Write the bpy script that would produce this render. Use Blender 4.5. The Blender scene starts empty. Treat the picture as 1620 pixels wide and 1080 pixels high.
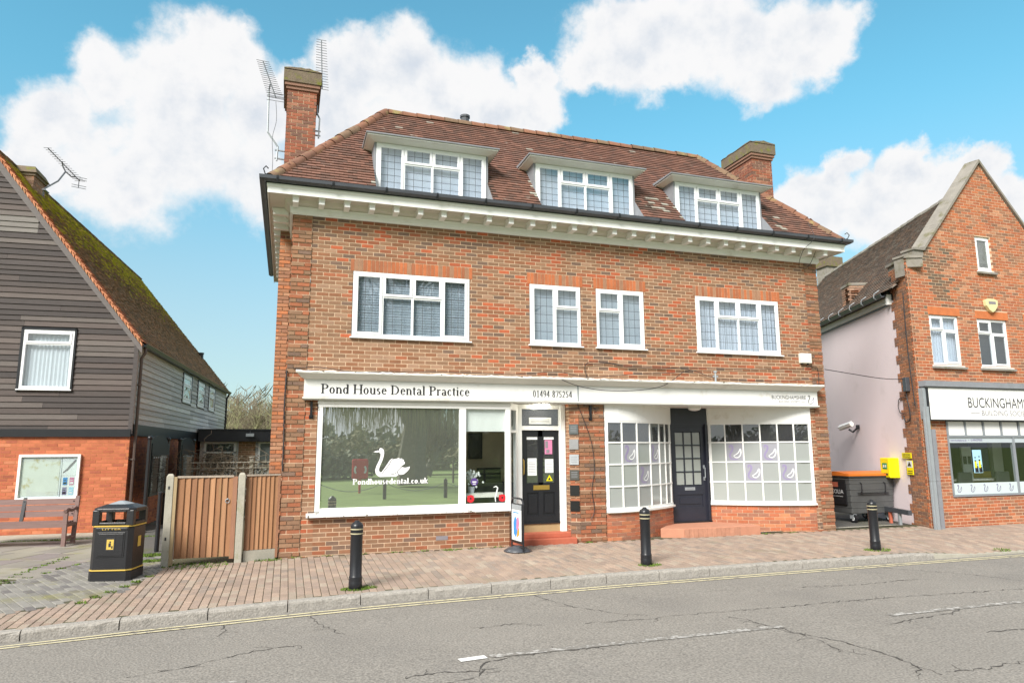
import bpy, math, random
import numpy as np
from mathutils import Vector, Matrix
rnd = random.Random(7)
S = bpy.context.scene
COL = S.collection
PI = math.pi
# ---------------------------------------------------------------- camera
CAM = Vector((0.045, -12.664, 1.807))
cam_d = bpy.data.cameras.new('camera'); cam = bpy.data.objects.new('camera', cam_d); COL.objects.link(cam)
cam_d.sensor_width = 36; cam_d.lens = 1078.78/1620*36; cam_d.clip_start = 0.05; cam_d.clip_end = 3000
yaw, pit, rol = 0.3173, 0.15609, -0.005876
cf = Vector((math.sin(yaw)*math.cos(pit), math.cos(yaw)*math.cos(pit), math.sin(pit)))
cr = Vector((math.cos(yaw), -math.sin(yaw), 0)); cu = cr.cross(cf)
cr2 = cr*math.cos(rol)+cu*math.sin(rol); cu2 = -cr*math.sin(rol)+cu*math.cos(rol)
M = Matrix((cr2, cu2, -cf)).transposed().to_4x4(); M.translation = CAM
cam.matrix_world = M
S.camera = cam
# ---------------------------------------------------------------- view, sky, sun
S.view_settings.view_transform = 'Standard'; S.view_settings.look = 'None'
S.view_settings.exposure = 1.45; S.view_settings.gamma = 1; S.view_settings.use_curve_mapping = False
SUN_EL, SUN_AZ = math.radians(38), math.radians(226)      # azimuth measured clockwise from +Y
SKY_STR = 0.12
W = bpy.data.worlds.new('World'); S.world = W; W.use_nodes = True
nt = W.node_tree; nt.nodes.clear()
def N(nt, t, **k):
    n = nt.nodes.new(t)
    for a, b in k.items():
        if a.startswith('i_'):
            key = a[2:]; key = int(key) if key.isdigit() else key.replace('_', ' ')
            n.inputs[key].default_value = b
        else: setattr(n, a, b)
    return n
def LK(nt, a, b): nt.links.new(a, b)
def mth(nt, op, a, b=None, c=None, clamp=False):
    n = nt.nodes.new('ShaderNodeMath'); n.operation = op; n.use_clamp = clamp
    for i, v in enumerate((a, b, c)):
        if v is None: continue
        if isinstance(v, (int, float)): n.inputs[i].default_value = v
        else: nt.links.new(v, n.inputs[i])
    return n.outputs[0]
def sstep(nt, v, a, b, lo=0, hi=1):
    n = nt.nodes.new('ShaderNodeMapRange'); n.interpolation_type = 'SMOOTHSTEP'
    nt.links.new(v, n.inputs[0]); n.inputs[1].default_value = a; n.inputs[2].default_value = b
    n.inputs[3].default_value = lo; n.inputs[4].default_value = hi
    return n.outputs[0]
sky = N(nt, 'ShaderNodeTexSky', sky_type='NISHITA', sun_disc=False, sun_elevation=SUN_EL, sun_rotation=SUN_AZ, altitude=50, air_density=1.0, dust_density=0.6, ozone_density=1.6)
tc = N(nt, 'ShaderNodeTexCoord')
BL = [(-0.095, 0.865, 0.493, 0.057), (-0.142, 0.879, 0.455, 0.07), (-0.216, 0.872, 0.438, 0.055), (-0.273, 0.881, 0.385, 0.059), (-0.134, 0.912, 0.387, 0.084), (-0.045, 0.898, 0.437, 0.064), (-0.292, 0.899, 0.327, 0.051), (-0.204, 0.921, 0.331, 0.079), (-0.042, 0.934, 0.355, 0.074), (0.129, 0.849, 0.512, 0.068), (0.072, 0.863, 0.501, 0.063), (0.183, 0.858, 0.48, 0.074), (0.253, 0.847, 0.468, 0.061), (0.311, 0.828, 0.467, 0.044), (0.053, 0.899, 0.434, 0.068), (0.137, 0.891, 0.434, 0.07), (-0.006, 0.882, 0.471, 0.04), (0.304, 0.809, 0.503, 0.034), (0.383, 0.755, 0.532, 0.062), (0.434, 0.726, 0.533, 0.073), (0.495, 0.688, 0.531, 0.077), (0.557, 0.658, 0.507, 0.071), (0.605, 0.624, 0.495, 0.05), (0.359, 0.783, 0.507, 0.042), (0.464, 0.733, 0.498, 0.049), (0.559, 0.675, 0.482, 0.046), (0.749, 0.583, 0.315, 0.041), (0.716, 0.614, 0.331, 0.037), (0.664, 0.66, 0.351, 0.036), (0.656, 0.689, 0.309, 0.059), (0.71, 0.641, 0.29, 0.061), (0.767, 0.555, 0.322, 0.034), (0.79, 0.548, 0.275, 0.041), (0.631, 0.706, 0.322, 0.038), (0.75, 0.606, 0.266, 0.058)]
dirv = tc.outputs['Generated']
# wobble the look-up direction so the cloud outlines billow
nz1 = N(nt, 'ShaderNodeTexNoise', i_Scale=14.0, i_Detail=7.0, i_Roughness=0.6); LK(nt, dirv, nz1.inputs['Vector'])
off = N(nt, 'ShaderNodeVectorMath', operation='MULTIPLY_ADD'); LK(nt, nz1.outputs['Color'], off.inputs[0])
off.inputs[1].default_value = (.10, .10, .10); off.inputs[2].default_value = (-.05, -.05, -.05)
add = N(nt, 'ShaderNodeVectorMath', operation='ADD'); LK(nt, dirv, add.inputs[0]); LK(nt, off.outputs[0], add.inputs[1])
fld = None
for x, y, z, r in BL:
    d = N(nt, 'ShaderNodeVectorMath', operation='DISTANCE'); LK(nt, add.outputs[0], d.inputs[0]); d.inputs[1].default_value = (x, y, z)
    v = mth(nt, 'MULTIPLY_ADD', d.outputs['Value'], -1.0/r, 1.0)
    fld = v if fld is None else mth(nt, 'SMOOTH_MAX', fld, v, 0.25)
nz2 = N(nt, 'ShaderNodeTexNoise', i_Scale=3.2, i_Detail=8.0, i_Roughness=0.55); LK(nt, dirv, nz2.inputs['Vector'])
nz3 = N(nt, 'ShaderNodeTexNoise', i_Scale=9.0, i_Detail=6.0, i_Roughness=0.6); LK(nt, dirv, nz3.inputs['Vector'])
fdot = N(nt, 'ShaderNodeVectorMath', operation='DOT_PRODUCT'); LK(nt, dirv, fdot.inputs[0]); fdot.inputs[1].default_value = (0.308, 0.9385, 0.155)
away = sstep(nt, fdot.outputs['Value'], 0.72, 0.5)
gen = mth(nt, 'MULTIPLY', mth(nt, 'MULTIPLY_ADD', nz2.outputs['Fac'], 5.0, -1.95), away)
gen = mth(nt, 'SUBTRACT', gen, mth(nt, 'SUBTRACT', 1.0, away))
fld2 = mth(nt, 'MAXIMUM', fld, gen)
cov = sstep(nt, mth(nt, 'MULTIPLY_ADD', nz3.outputs['Fac'], 0.35, mth(nt, 'SUBTRACT', fld2, 0.17)), -0.10, 0.36)
sepz = N(nt, 'ShaderNodeSeparateXYZ'); LK(nt, dirv, sepz.inputs[0])
upv = N(nt, 'ShaderNodeVectorMath', operation='ADD'); LK(nt, dirv, upv.inputs[0]); upv.inputs[1].default_value = (-.012, 0, .028)
nz4 = N(nt, 'ShaderNodeTexNoise', i_Scale=9.0, i_Detail=6.0, i_Roughness=0.6); LK(nt, upv.outputs[0], nz4.inputs['Vector'])
rel = mth(nt, 'MULTIPLY', mth(nt, 'SUBTRACT', nz3.outputs['Fac'], nz4.outputs['Fac']), 2.0)
shade = sstep(nt, mth(nt, 'ADD', rel, mth(nt, 'MULTIPLY_ADD', fld2, -0.50, 0.98)), 0.05, 0.9)
ccol = N(nt, 'ShaderNodeMixRGB'); LK(nt, shade, ccol.inputs[0]); ccol.inputs[1].default_value = (2.05, 2.24, 2.5, 1); ccol.inputs[2].default_value = (2.9, 2.9, 2.92, 1)
hz = sstep(nt, sepz.outputs[2], 0.45, 0.0, 0.0, 0.7)
sk = N(nt, 'ShaderNodeMixRGB', blend_type='MULTIPLY'); sk.inputs[0].default_value = 1; LK(nt, sky.outputs[0], sk.inputs[1]); 
tn = N(nt, 'ShaderNodeMixRGB'); LK(nt, sstep(nt, sepz.outputs[2], 0.1, 0.5), tn.inputs[0]); tn.inputs[1].default_value = (.50, .60, .53, 1); tn.inputs[2].default_value = (.46, .86, .73, 1); LK(nt, tn.outputs[0], sk.inputs[2])
skh = N(nt, 'ShaderNodeMixRGB'); LK(nt, hz, skh.inputs[0]); LK(nt, sk.outputs[0], skh.inputs[1]); skh.inputs[2].default_value = (1.5, 1.9, 2.1, 1)
mx = N(nt, 'ShaderNodeMixRGB'); LK(nt, cov, mx.inputs[0]); LK(nt, skh.outputs[0], mx.inputs[1]); LK(nt, ccol.outputs[0], mx.inputs[2])
bg = N(nt, 'ShaderNodeBackground', i_Strength=SKY_STR); LK(nt, mx.outputs[0], bg.inputs[0])
wo = N(nt, 'ShaderNodeOutputWorld'); LK(nt, bg.outputs[0], wo.inputs[0])
W.cycles.sampling_method = 'MANUAL'; W.cycles.sample_map_resolution = 512
sl = bpy.data.lights.new('sun', 'SUN'); sl.energy = 2.5; sl.angle = math.radians(24); sl.color = (1, .96, .9)
so = bpy.data.objects.new('sun', sl); COL.objects.link(so)
sdir = Vector((math.sin(SUN_AZ)*math.cos(SUN_EL), math.cos(SUN_AZ)*math.cos(SUN_EL), math.sin(SUN_EL)))
so.rotation_euler = sdir.to_track_quat('Z', 'Y').to_euler(); so.location = (-8, -20, 20)
S.render.engine = 'CYCLES'
try:
    S.cycles.max_bounces = 6; S.cycles.transparent_max_bounces = 12; S.cycles.glossy_bounces = 3; S.cycles.diffuse_bounces = 3
    S.cycles.use_denoising = True
except Exception: pass

# ---------------------------------------------------------------- materials
def mat(name, col, rough=.7, var=.25, scale=6.0, bump=.0, bscale=60.0, metal=0.0, tint=False, col2=None, c2scale=1.5, c2lo=.5, c2hi=.65, spec=.5, stretch=None, coat=0, fine=0.0, obj=False):
    m = bpy.data.materials.new(name); m.use_nodes = True; t = m.node_tree; t.nodes.clear()
    o = N(t, 'ShaderNodeOutputMaterial'); p = N(t, 'ShaderNodeBsdfPrincipled'); LK(t, p.outputs[0], o.inputs[0])
    p.inputs['Roughness'].default_value = rough; p.inputs['Metallic'].default_value = metal
    p.inputs['Specular IOR Level'].default_value = spec; p.inputs['Coat Weight'].default_value = coat
    if obj:
        pos = N(t, 'ShaderNodeTexCoord').outputs['Object']
    else:
        pos = N(t, 'ShaderNodeNewGeometry').outputs['Position']
    if stretch:
        mp = N(t, 'ShaderNodeMapping'); mp.inputs['Scale'].default_value = stretch; LK(t, pos, mp.inputs[0]); pos = mp.outputs[0]
    base = N(t, 'ShaderNodeRGB'); base.outputs[0].default_value = (*col, 1); base = base.outputs[0]
    if tint:
        a = N(t, 'ShaderNodeAttribute', attribute_name='tint'); base = a.outputs['Color']
    n1 = N(t, 'ShaderNodeTexNoise', i_Scale=scale, i_Detail=6.0, i_Roughness=0.6); LK(t, pos, n1.inputs['Vector'])
    if col2 is not None:
        n2 = N(t, 'ShaderNodeTexNoise', i_Scale=c2scale, i_Detail=8.0, i_Roughness=0.65); LK(t, pos, n2.inputs['Vector'])
        f = sstep(t, n2.outputs['Fac'], c2lo, c2hi)
        mxx = N(t, 'ShaderNodeMixRGB'); LK(t, f, mxx.inputs[0]); LK(t, base, mxx.inputs[1]); mxx.inputs[2].default_value = (*col2, 1); base = mxx.outputs[0]
    k = mth(t, 'MULTIPLY_ADD', n1.outputs['Fac'], 2*var, 1-var)
    if fine:
        nf = N(t, 'ShaderNodeTexNoise', i_Scale=bscale*1.0, i_Detail=2.0); LK(t, pos, nf.inputs['Vector'])
        k = mth(t, 'MULTIPLY', k, mth(t, 'MULTIPLY_ADD', nf.outputs['Fac'], 2*fine, 1-fine))
    hs = N(t, 'ShaderNodeVectorMath', operation='SCALE'); LK(t, base, hs.inputs[0]); LK(t, k, hs.inputs['Scale'])
    LK(t, hs.outputs[0], p.inputs['Base Color'])
    if bump:
        nb = N(t, 'ShaderNodeTexNoise', i_Scale=bscale, i_Detail=4.0); LK(t, pos, nb.inputs['Vector'])
        b = N(t, 'ShaderNodeBump', i_Strength=bump, i_Distance=0.01); LK(t, nb.outputs['Fac'], b.inputs['Height']); LK(t, b.outputs[0], p.inputs['Normal'])
    return m
def glass_mat(name, tintc, gloss, rough=0.0, opaque=0.0, ocol=(.3,.32,.33)):
    m = bpy.data.materials.new(name); m.use_nodes = True; t = m.node_tree; t.nodes.clear()
    o = N(t, 'ShaderNodeOutputMaterial')
    tr = N(t, 'ShaderNodeBsdfTransparent'); tr.inputs[0].default_value = (*tintc, 1)
    di = N(t, 'ShaderNodeBsdfDiffuse'); di.inputs[0].default_value = (*ocol, 1)
    m1 = N(t, 'ShaderNodeMixShader', i_0=opaque); LK(t, tr.outputs[0], m1.inputs[1]); LK(t, di.outputs[0], m1.inputs[2])
    gl = N(t, 'ShaderNodeBsdfGlossy'); gl.inputs['Roughness'].default_value = rough; gl.inputs[0].default_value = (.92, .97, .95, 1)
    fr = N(t, 'ShaderNodeFresnel', i_IOR=1.5)
    ge = N(t, 'ShaderNodeNewGeometry'); g = mth(t, 'MULTIPLY', mth(t, 'MULTIPLY_ADD', fr.outputs[0], 1.0-gloss, gloss, clamp=True), mth(t, 'SUBTRACT', 1.0, ge.outputs['Backfacing']))
    m2 = N(t, 'ShaderNodeMixShader'); LK(t, g, m2.inputs[0]); LK(t, m1.outputs[0], m2.inputs[1]); LK(t, gl.outputs[0], m2.inputs[2])
    LK(t, m2.outputs[0], o.inputs[0]); return m
def emis_mat(name, col, st):
    m = bpy.data.materials.new(name); m.use_nodes = True; t = m.node_tree; t.nodes.clear()
    o = N(t, 'ShaderNodeOutputMaterial'); e = N(t, 'ShaderNodeEmission', i_Strength=st); e.inputs[0].default_value = (*col, 1); LK(t, e.outputs[0], o.inputs[0]); return m
MT = {}
MT['brick'] = mat('brick_clay', (.3,.15,.1), .9, .3, 9, .35, 140, tint=True, fine=.12)
MT['mortar'] = mat('mortar', (.57,.41,.28), .95, .25, 5, .3, 200)
MT['mortar_o'] = mat('mortar_orange', (.46,.17,.07), .95, .25, 5, .3, 200)
MT['tile'] = mat('roof_tile_clay', (.2,.1,.07), .85, .45, 5, .3, 90, tint=True, col2=(.30,.27,.23), c2scale=5.0, c2lo=.62, c2hi=.75, fine=.15)
MT['tile_moss'] = mat('roof_tile_mossy', (.15,.09,.05), .95, .4, 3, .5, 60, tint=True, col2=(.24,.22,.03), c2scale=2.2, c2lo=.62, c2hi=.74, fine=.25)
MT['ridge'] = mat('ridge_clay', (.3,.12,.06), .85, .4, 8, .3, 70, tint=True, col2=(.25,.2,.08), c2scale=2.6, c2lo=.52, c2hi=.7)
MT['under'] = mat('roof_underlay', (.04,.025,.02), .9, .2)
MT['white'] = mat('white_paint', (.80,.80,.78), .45, .07, 3, .12, 30, col2=(.60,.57,.50), c2scale=2.6, c2lo=.56, c2hi=.80)
MT['whiteold'] = mat('old_white_paint', (.68,.67,.63), .6, .12, 3, .15, 40, col2=(.5,.47,.42), c2scale=2.0, c2lo=.55, c2hi=.8)
MT['peel'] = mat('peeling_white_paint', (.7,.69,.66), .7, .12, 3, .5, 50, col2=(.12,.10,.08), c2scale=11.0, c2lo=.60, c2hi=.64)
MT['upvc'] = mat('white_plastic', (.8,.81,.82), .3, .03, 3)
MT['black'] = mat('black_paint', (.012,.013,.016), .35, .3, 5, .05, 40)
MT['gutter'] = mat('dark_plastic_gutter', (.055,.06,.07), .4, .3, 4)
MT['dkblue'] = mat('dark_navy_paint', (.022,.024,.036), .35, .25, 5, .05, 40)
MT['lead'] = mat('lead_sheet', (.22,.23,.25), .55, .25, 4, .1, 20)
MT['came'] = mat('lead_came', (.06,.065,.07), .5, .1)
MT['blind'] = mat('white_blind', (.62,.66,.74), .8, .08)
MT['blind2'] = mat('grey_blind', (.46,.51,.56), .8, .1)
MT['dark'] = mat('dark_room', (.03,.03,.03), .9, .2)
MT['room'] = mat('beige_room_wall', (.80,.70,.50), .9, .1)
MT['asphalt'] = mat('asphalt', (.212,.197,.175), .95, .18, 1.6, 1.0, 45, fine=.8, col2=(.175,.163,.147), c2scale=.8, c2lo=.48, c2hi=.72)
MT['asph2'] = mat('old_asphalt', (.10,.095,.085), .95, .25, 2, .8, 150, col2=(.09,.10,.04), c2scale=.9, c2lo=.5, c2hi=.75, fine=.4)
MT['crack'] = mat('road_crack', (.06,.055,.05), 1, .3, 20)
MT['yellow'] = mat('yellow_road_paint', (.58,.52,.33), .9, .2, 12, .3, 120, col2=(.22,.2,.17), c2scale=9, c2lo=.5, c2hi=.65)
MT['wline'] = mat('worn_white_road_paint', (.40,.39,.37), .9, .2, 12, .3, 120, col2=(.19,.178,.16), c2scale=16, c2lo=.40, c2hi=.52)
MT['wline2'] = mat('white_road_paint', (.68,.68,.66), .9, .1, 12)
MT['paver'] = mat('paver_clay', (.25,.15,.11), .95, .25, 2.2, .6, 70, tint=True, fine=.25, col2=(.2,.17,.11), c2scale=1.3, c2lo=.55, c2hi=.8)
MT['joint'] = mat('paver_joint', (.075,.07,.035), 1, .4, 4, .5, 100)
MT['slab'] = mat('concrete_slab', (.25,.23,.18), .95, .25, 2, .5, 90, tint=True, fine=.25, col2=(.2,.19,.07), c2scale=1.2, c2lo=.52, c2hi=.75)
MT['granite'] = mat('granite_kerb', (.30,.28,.25), .9, .35, 20, 1.0, 45, fine=.4)
MT['conc'] = mat('concrete', (.36,.34,.28), .95, .25, 5, .5, 80, fine=.2, col2=(.16,.17,.05), c2scale=3, c2lo=.55, c2hi=.8)
MT['coping'] = mat('weathered_concrete', (.24,.22,.19), .95, .35, 4, .5, 60, col2=(.13,.12,.06), c2scale=2.5, c2lo=.5, c2hi=.7)
MT['capmoss'] = mat('mossy_concrete', (.15,.115,.08), .95, .45, 9, 1.0, 40, col2=(.15,.15,.03), c2scale=6.0, c2lo=.50, c2hi=.66)
MT['board'] = mat('weathered_black_board', (.085,.068,.062), .75, .35, 3, .5, 30, tint=True, stretch=(1.0,1.0,14), fine=.3)
MT['fence'] = mat('fence_board', (.33,.15,.08), .85, .3, 3, .35, 30, tint=True, stretch=(9,9,.8), col2=(.24,.2,.08), c2scale=1.4, c2lo=.58, c2hi=.8)
MT['orangewood'] = mat('bench_wood', (.20,.125,.11), .7, .25, 4, .3, 30, stretch=(1,8,8))
MT['render'] = mat('pink_render', (.74,.64,.66), .9, .07, .8, .15, 60, col2=(.60,.52,.52), c2scale=.9, c2lo=.55, c2hi=.8)
MT['steel'] = mat('galvanised_steel', (.33,.36,.38), .5, .2, 3, metal=.3)
MT['alu'] = mat('aerial_metal', (.16,.17,.18), .4, .2, metal=.7)
MT['brass'] = mat('brass', (.6,.4,.1), .3, .1, metal=.8)
MT['stepred'] = mat('red_painted_step', (.42,.11,.06), .8, .3, 6, .3, 50)
MT['stepter'] = mat('terracotta_step', (.46,.21,.13), .85, .2, 6, .3, 60)
MT['grass'] = mat('grass', (.19,.26,.075), .95, .4, .8, .5, 30)
MT['tuft'] = mat('moss_and_weeds', (.10,.16,.02), .95, .4, 15)
MT['bark'] = mat('bark', (.17,.155,.12), .95, .35, 6, .5, 30)
MT['barkpale'] = mat('pale_green_bark', (.26,.25,.13), .95, .35, 4, .3, 30)
MT['twig'] = mat('bare_twigs', (.16,.13,.09), .95, .3, 2)
MT['ivy'] = mat('evergreen_leaves', (.19,.20,.13), .8, .5, 1.0)
MT['willow'] = mat('willow_twigs', (.27,.25,.14), .9, .3, 1)
MT['red'] = mat('red_plastic', (.55,.02,.03), .4, .1)
MT['orange'] = mat('orange_lid', (.65,.17,.02), .5, .25, 5, col2=(.2,.08,.03), c2scale=6, c2lo=.6, c2hi=.75)
MT['binmet'] = mat('grey_bin_plastic', (.075,.078,.078), .5, .3, 4, .1, 30)
MT['blackpl'] = mat('black_bin_plastic', (.014,.014,.016), .38, .3, 5, .25, 60)
MT['gold'] = mat('gold_paint', (.55,.38,.07), .5, .15)
MT['yellowb'] = mat('yellow_cabinet', (.85,.72,.0), .4, .04)
MT['amber'] = mat('amber_panel', (.62,.28,.02), .5, .2)
MT['green'] = mat('green_print', (.0,.25,.1), .5, .05)
MT['ink'] = mat('black_lettering', (.018,.018,.022), .5, .05)
MT['greyink'] = mat('grey_lettering', (.22,.2,.22), .5, .05)
MT['purple'] = mat('purple_print', (.09,.05,.2), .5, .1)
MT['lilac'] = mat('lilac_print', (.24,.20,.34), .5, .1)
MT['pink'] = mat('pink_print', (.6,.2,.35), .5, .2)
MT['blue'] = mat('blue_print', (.05,.25,.6), .5, .2)
MT['sky'] = mat('pale_blue_print', (.35,.6,.75), .5, .2)
MT['paper'] = mat('paper', (.72,.74,.74), .7, .05)
MT['map'] = mat('printed_map', (.66,.68,.62), .6, .08, 6, col2=(.5,.44,.26), c2scale=4.2, c2lo=.52, c2hi=.66, spec=.3)
MT['navy'] = mat('navy_poster', (.02,.02,.13), .5, .1)
MT['swan'] = mat('white_vinyl', (.85,.85,.85), .5, .02)
MT['frost'] = glass_mat('frosted_film_glass', (.2,.2,.2), .05, .12, .9, (.35,.37,.36))
MT['frostl'] = glass_mat('frosted_lilac_glass', (.2,.2,.2), .05, .12, .9, (.345,.345,.385))
MT['glass'] = glass_mat('window_glass', (.88,.91,.93), .14)
MT['glassd'] = glass_mat('dark_window_glass', (.5,.53,.55), .12, 0, .25, (.15,.15,.16))
MT['glassbig'] = glass_mat('reflective_shop_glass', (.5,.53,.5), .52, 0.010, .42, (.30,.32,.28))
MT['glassclear'] = glass_mat('clear_shop_glass', (.93,.95,.94), .03)
MT['glassmap'] = glass_mat('cabinet_glass', (.9,.93,.93), .06)
MT['lamp'] = emis_mat('lit_lamp_diffuser', (1, .95, .8), 8.0)
MT['lampoff'] = mat('opal_lamp', (.75,.75,.73), .4, .03)
MT['box'] = mat('cream_plastic', (.7,.68,.6), .5, .08)
MT['cable'] = mat('black_cable', (.02,.018,.02), .6, .2)
MT['stain'] = mat('lichen_patch', (.5,.47,.4), .95, .2)

# ---------------------------------------------------------------- frames and mesh builder
class Fr:
    def __init__(s, O, x, y=None, z=(0,0,1)):
        s.O = Vector(O); s.x = Vector(x).normalized(); s.z = Vector(z).normalized()
        s.y = Vector(y).normalized() if y is not None else s.z.cross(s.x)
    def p(s, a, b, c): return s.O + s.x*a + s.y*b + s.z*c
    def rot(s): return Matrix((s.x, s.y, s.z)).transposed()
    def off(s, a, b, c): return Fr(s.p(a,b,c), s.x, s.y, s.z)
WF = Fr((0,0,0), (1,0,0), (0,1,0))
class MB:
    def __init__(s, F=WF): s.v=[]; s.f=[]; s.m=[]; s.t=[]; s.F=F; s.cm=0; s.ct=(.5,.5,.5); s.sm=[]; s.smooth=False
    def add(s, vs, fs, local=True):
        n = len(s.v)
        s.v += [tuple(s.F.p(*q)) for q in vs] if local else [tuple(q) for q in vs]
        for f in fs: s.f.append([n+i for i in f]); s.m.append(s.cm); s.t.append(s.ct); s.sm.append(s.smooth)
    def box(s, x0, x1, y0, y1, z0, z1, skip=''):
        vs = [(x0,y0,z0),(x1,y0,z0),(x1,y1,z0),(x0,y1,z0),(x0,y0,z1),(x1,y0,z1),(x1,y1,z1),(x0,y1,z1)]
        fs = {'b':(3,2,1,0),'t':(4,5,6,7),'f':(0,1,5,4),'k':(2,3,7,6),'l':(3,0,4,7),'r':(1,2,6,5)}
        s.add(vs, [fs[k] for k in 'btfklr' if k not in skip])
    def hexa(s, vs, skip=()):   # 8 corners, same order as box
        fs = [(3,2,1,0),(4,5,6,7),(0,1,5,4),(2,3,7,6),(3,0,4,7),(1,2,6,5)]
        s.add(vs, [f for i, f in enumerate(fs) if i not in skip])
    def quad(s, a, b, c, d): s.add([a,b,c,d], [(0,1,2,3)])
    def poly(s, pts): s.add(pts, [tuple(range(len(pts)))])
    def prism(s, poly, y0, y1, ax='y'):  # polygon in the other two axes, extruded along ax
        def P(a, b, c): return (a,c,b) if ax=='y' else ((c,a,b) if ax=='x' else (a,b,c))
        n = len(poly); vs = [P(a,b,y0) for a,b in poly]+[P(a,b,y1) for a,b in poly]
        s.add(vs, [tuple(range(n)), tuple(range(2*n-1,n-1,-1))]+[(i,i+n,(i+1)%n+n,(i+1)%n) for i in range(n)])
    def tube(s, pts, r, n=6, r2=None, cap=True):
        pts = [Vector(p) for p in pts]; k = len(pts); vs=[]; 
        prev = None
        for i, p in enumerate(pts):
            d = (pts[min(i+1,k-1)]-pts[max(i-1,0)])
            if d.length < 1e-9: d = Vector((0,0,1))
            d.normalize()
            if prev is None:
                a = Vector((0,0,1)) if abs(d.z) < .9 else Vector((1,0,0)); u = d.cross(a).normalized()
            else: u = (prev - d*prev.dot(d)).normalized()
            prev = u; w = d.cross(u); rr = r if r2 is None else r+(r2-r)*i/(k-1)
            for j in range(n):
                a = 2*PI*j/n; q = p+u*math.cos(a)*rr+w*math.sin(a)*rr; vs.append(tuple(q))
        fs = [(i*n+j, i*n+(j+1)%n, (i+1)*n+(j+1)%n, (i+1)*n+j) for i in range(k-1) for j in range(n)]
        if cap: fs += [tuple(range(n-1,-1,-1)), tuple((k-1)*n+j for j in range(n))]
        s.add(vs, fs)
    def lathe(s, prof, n=20, c=(0,0,0)):  # prof: (r,z)
        vs = [(c[0]+r*math.cos(2*PI*j/n), c[1]+r*math.sin(2*PI*j/n), c[2]+z) for r, z in prof for j in range(n)]
        k = len(prof); fs = [(i*n+j, i*n+(j+1)%n, (i+1)*n+(j+1)%n, (i+1)*n+j) for i in range(k-1) for j in range(n)]
        fs += [tuple(range(n-1,-1,-1)), tuple((k-1)*n+j for j in range(n))]
        s.add(vs, fs)
    def disc(s, c, r, n=20, y=None):   # disc in xz plane
        s.poly([(c[0]+r*math.cos(2*PI*j/n), c[1], c[2]+r*math.sin(2*PI*j/n)) for j in range(n)])
    def mesh(s, name, mats, off=Vector((0,0,0)), tint=False):
        me = bpy.data.meshes.new(name); ox, oy, oz = off
        me.from_pydata([(a-ox,b-oy,c-oz) for a,b,c in s.v], [], s.f)
        for m in mats: me.materials.append(m)
        if len(mats) > 1: me.polygons.foreach_set('material_index', s.m)
        if any(s.sm): me.polygons.foreach_set('use_smooth', s.sm)
        if tint:
            at = me.color_attributes.new('tint', 'FLOAT_COLOR', 'CORNER')
            cnt = np.array([len(f) for f in s.f]); t = np.array(s.t, dtype=np.float32)
            c = np.ones((len(s.f), 4), dtype=np.float32); c[:, :3] = t
            at.data.foreach_set('color', np.repeat(c, cnt, axis=0).ravel())
        me.update(); return me
    def build(s, name, mats, parent=None, tint=False, kind=None, bevel=0):
        if not isinstance(mats, (list, tuple)): mats = [mats]
        off = root_off(parent)
        me = s.mesh(name, mats, off, tint)
        o = bpy.data.objects.new(name, me); COL.objects.link(o)
        if parent: o.parent = parent
        if kind: o['kind'] = kind
        if bevel:
            b = o.modifiers.new('bevel', 'BEVEL'); b.width = bevel; b.segments = 2; b.limit_method = 'ANGLE'; b.harden_normals = False
        return o
def root_off(p):
    v = Vector((0,0,0))
    while p is not None: v = v+p.location; p = p.parent
    return v
def tag(o, label=None, cat=None, group=None, kind=None):
    if label: o['label'] = label
    if cat: o['category'] = cat
    if group: o['group'] = group
    if kind: o['kind'] = kind
    return o
def thing(name, loc, label, cat, group=None, rz=0):
    o = bpy.data.objects.new(name, None); o.empty_display_size = .2; COL.objects.link(o)
    o.location = loc; o.rotation_euler = (0,0,rz); return tag(o, label, cat, group)
def copy_tree(o, parent=None):
    c = o.copy(); COL.objects.link(c)
    if parent: c.parent = parent
    for ch in list(o.children): copy_tree(ch, c)
    return c
def jit(c, a=.1):
    k = 1+rnd.uniform(-a, a); return (c[0]*k, c[1]*k, c[2]*k)
def inst(name, me, parent, pos, F, label=None):
    """a piece sharing mesh data, placed at world pos with the frame's rotation"""
    o = bpy.data.objects.new(name, me); COL.objects.link(o); o.parent = parent
    o.location = Vector(pos)-root_off(parent); o.rotation_euler = F.rot().to_euler(); return o
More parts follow.
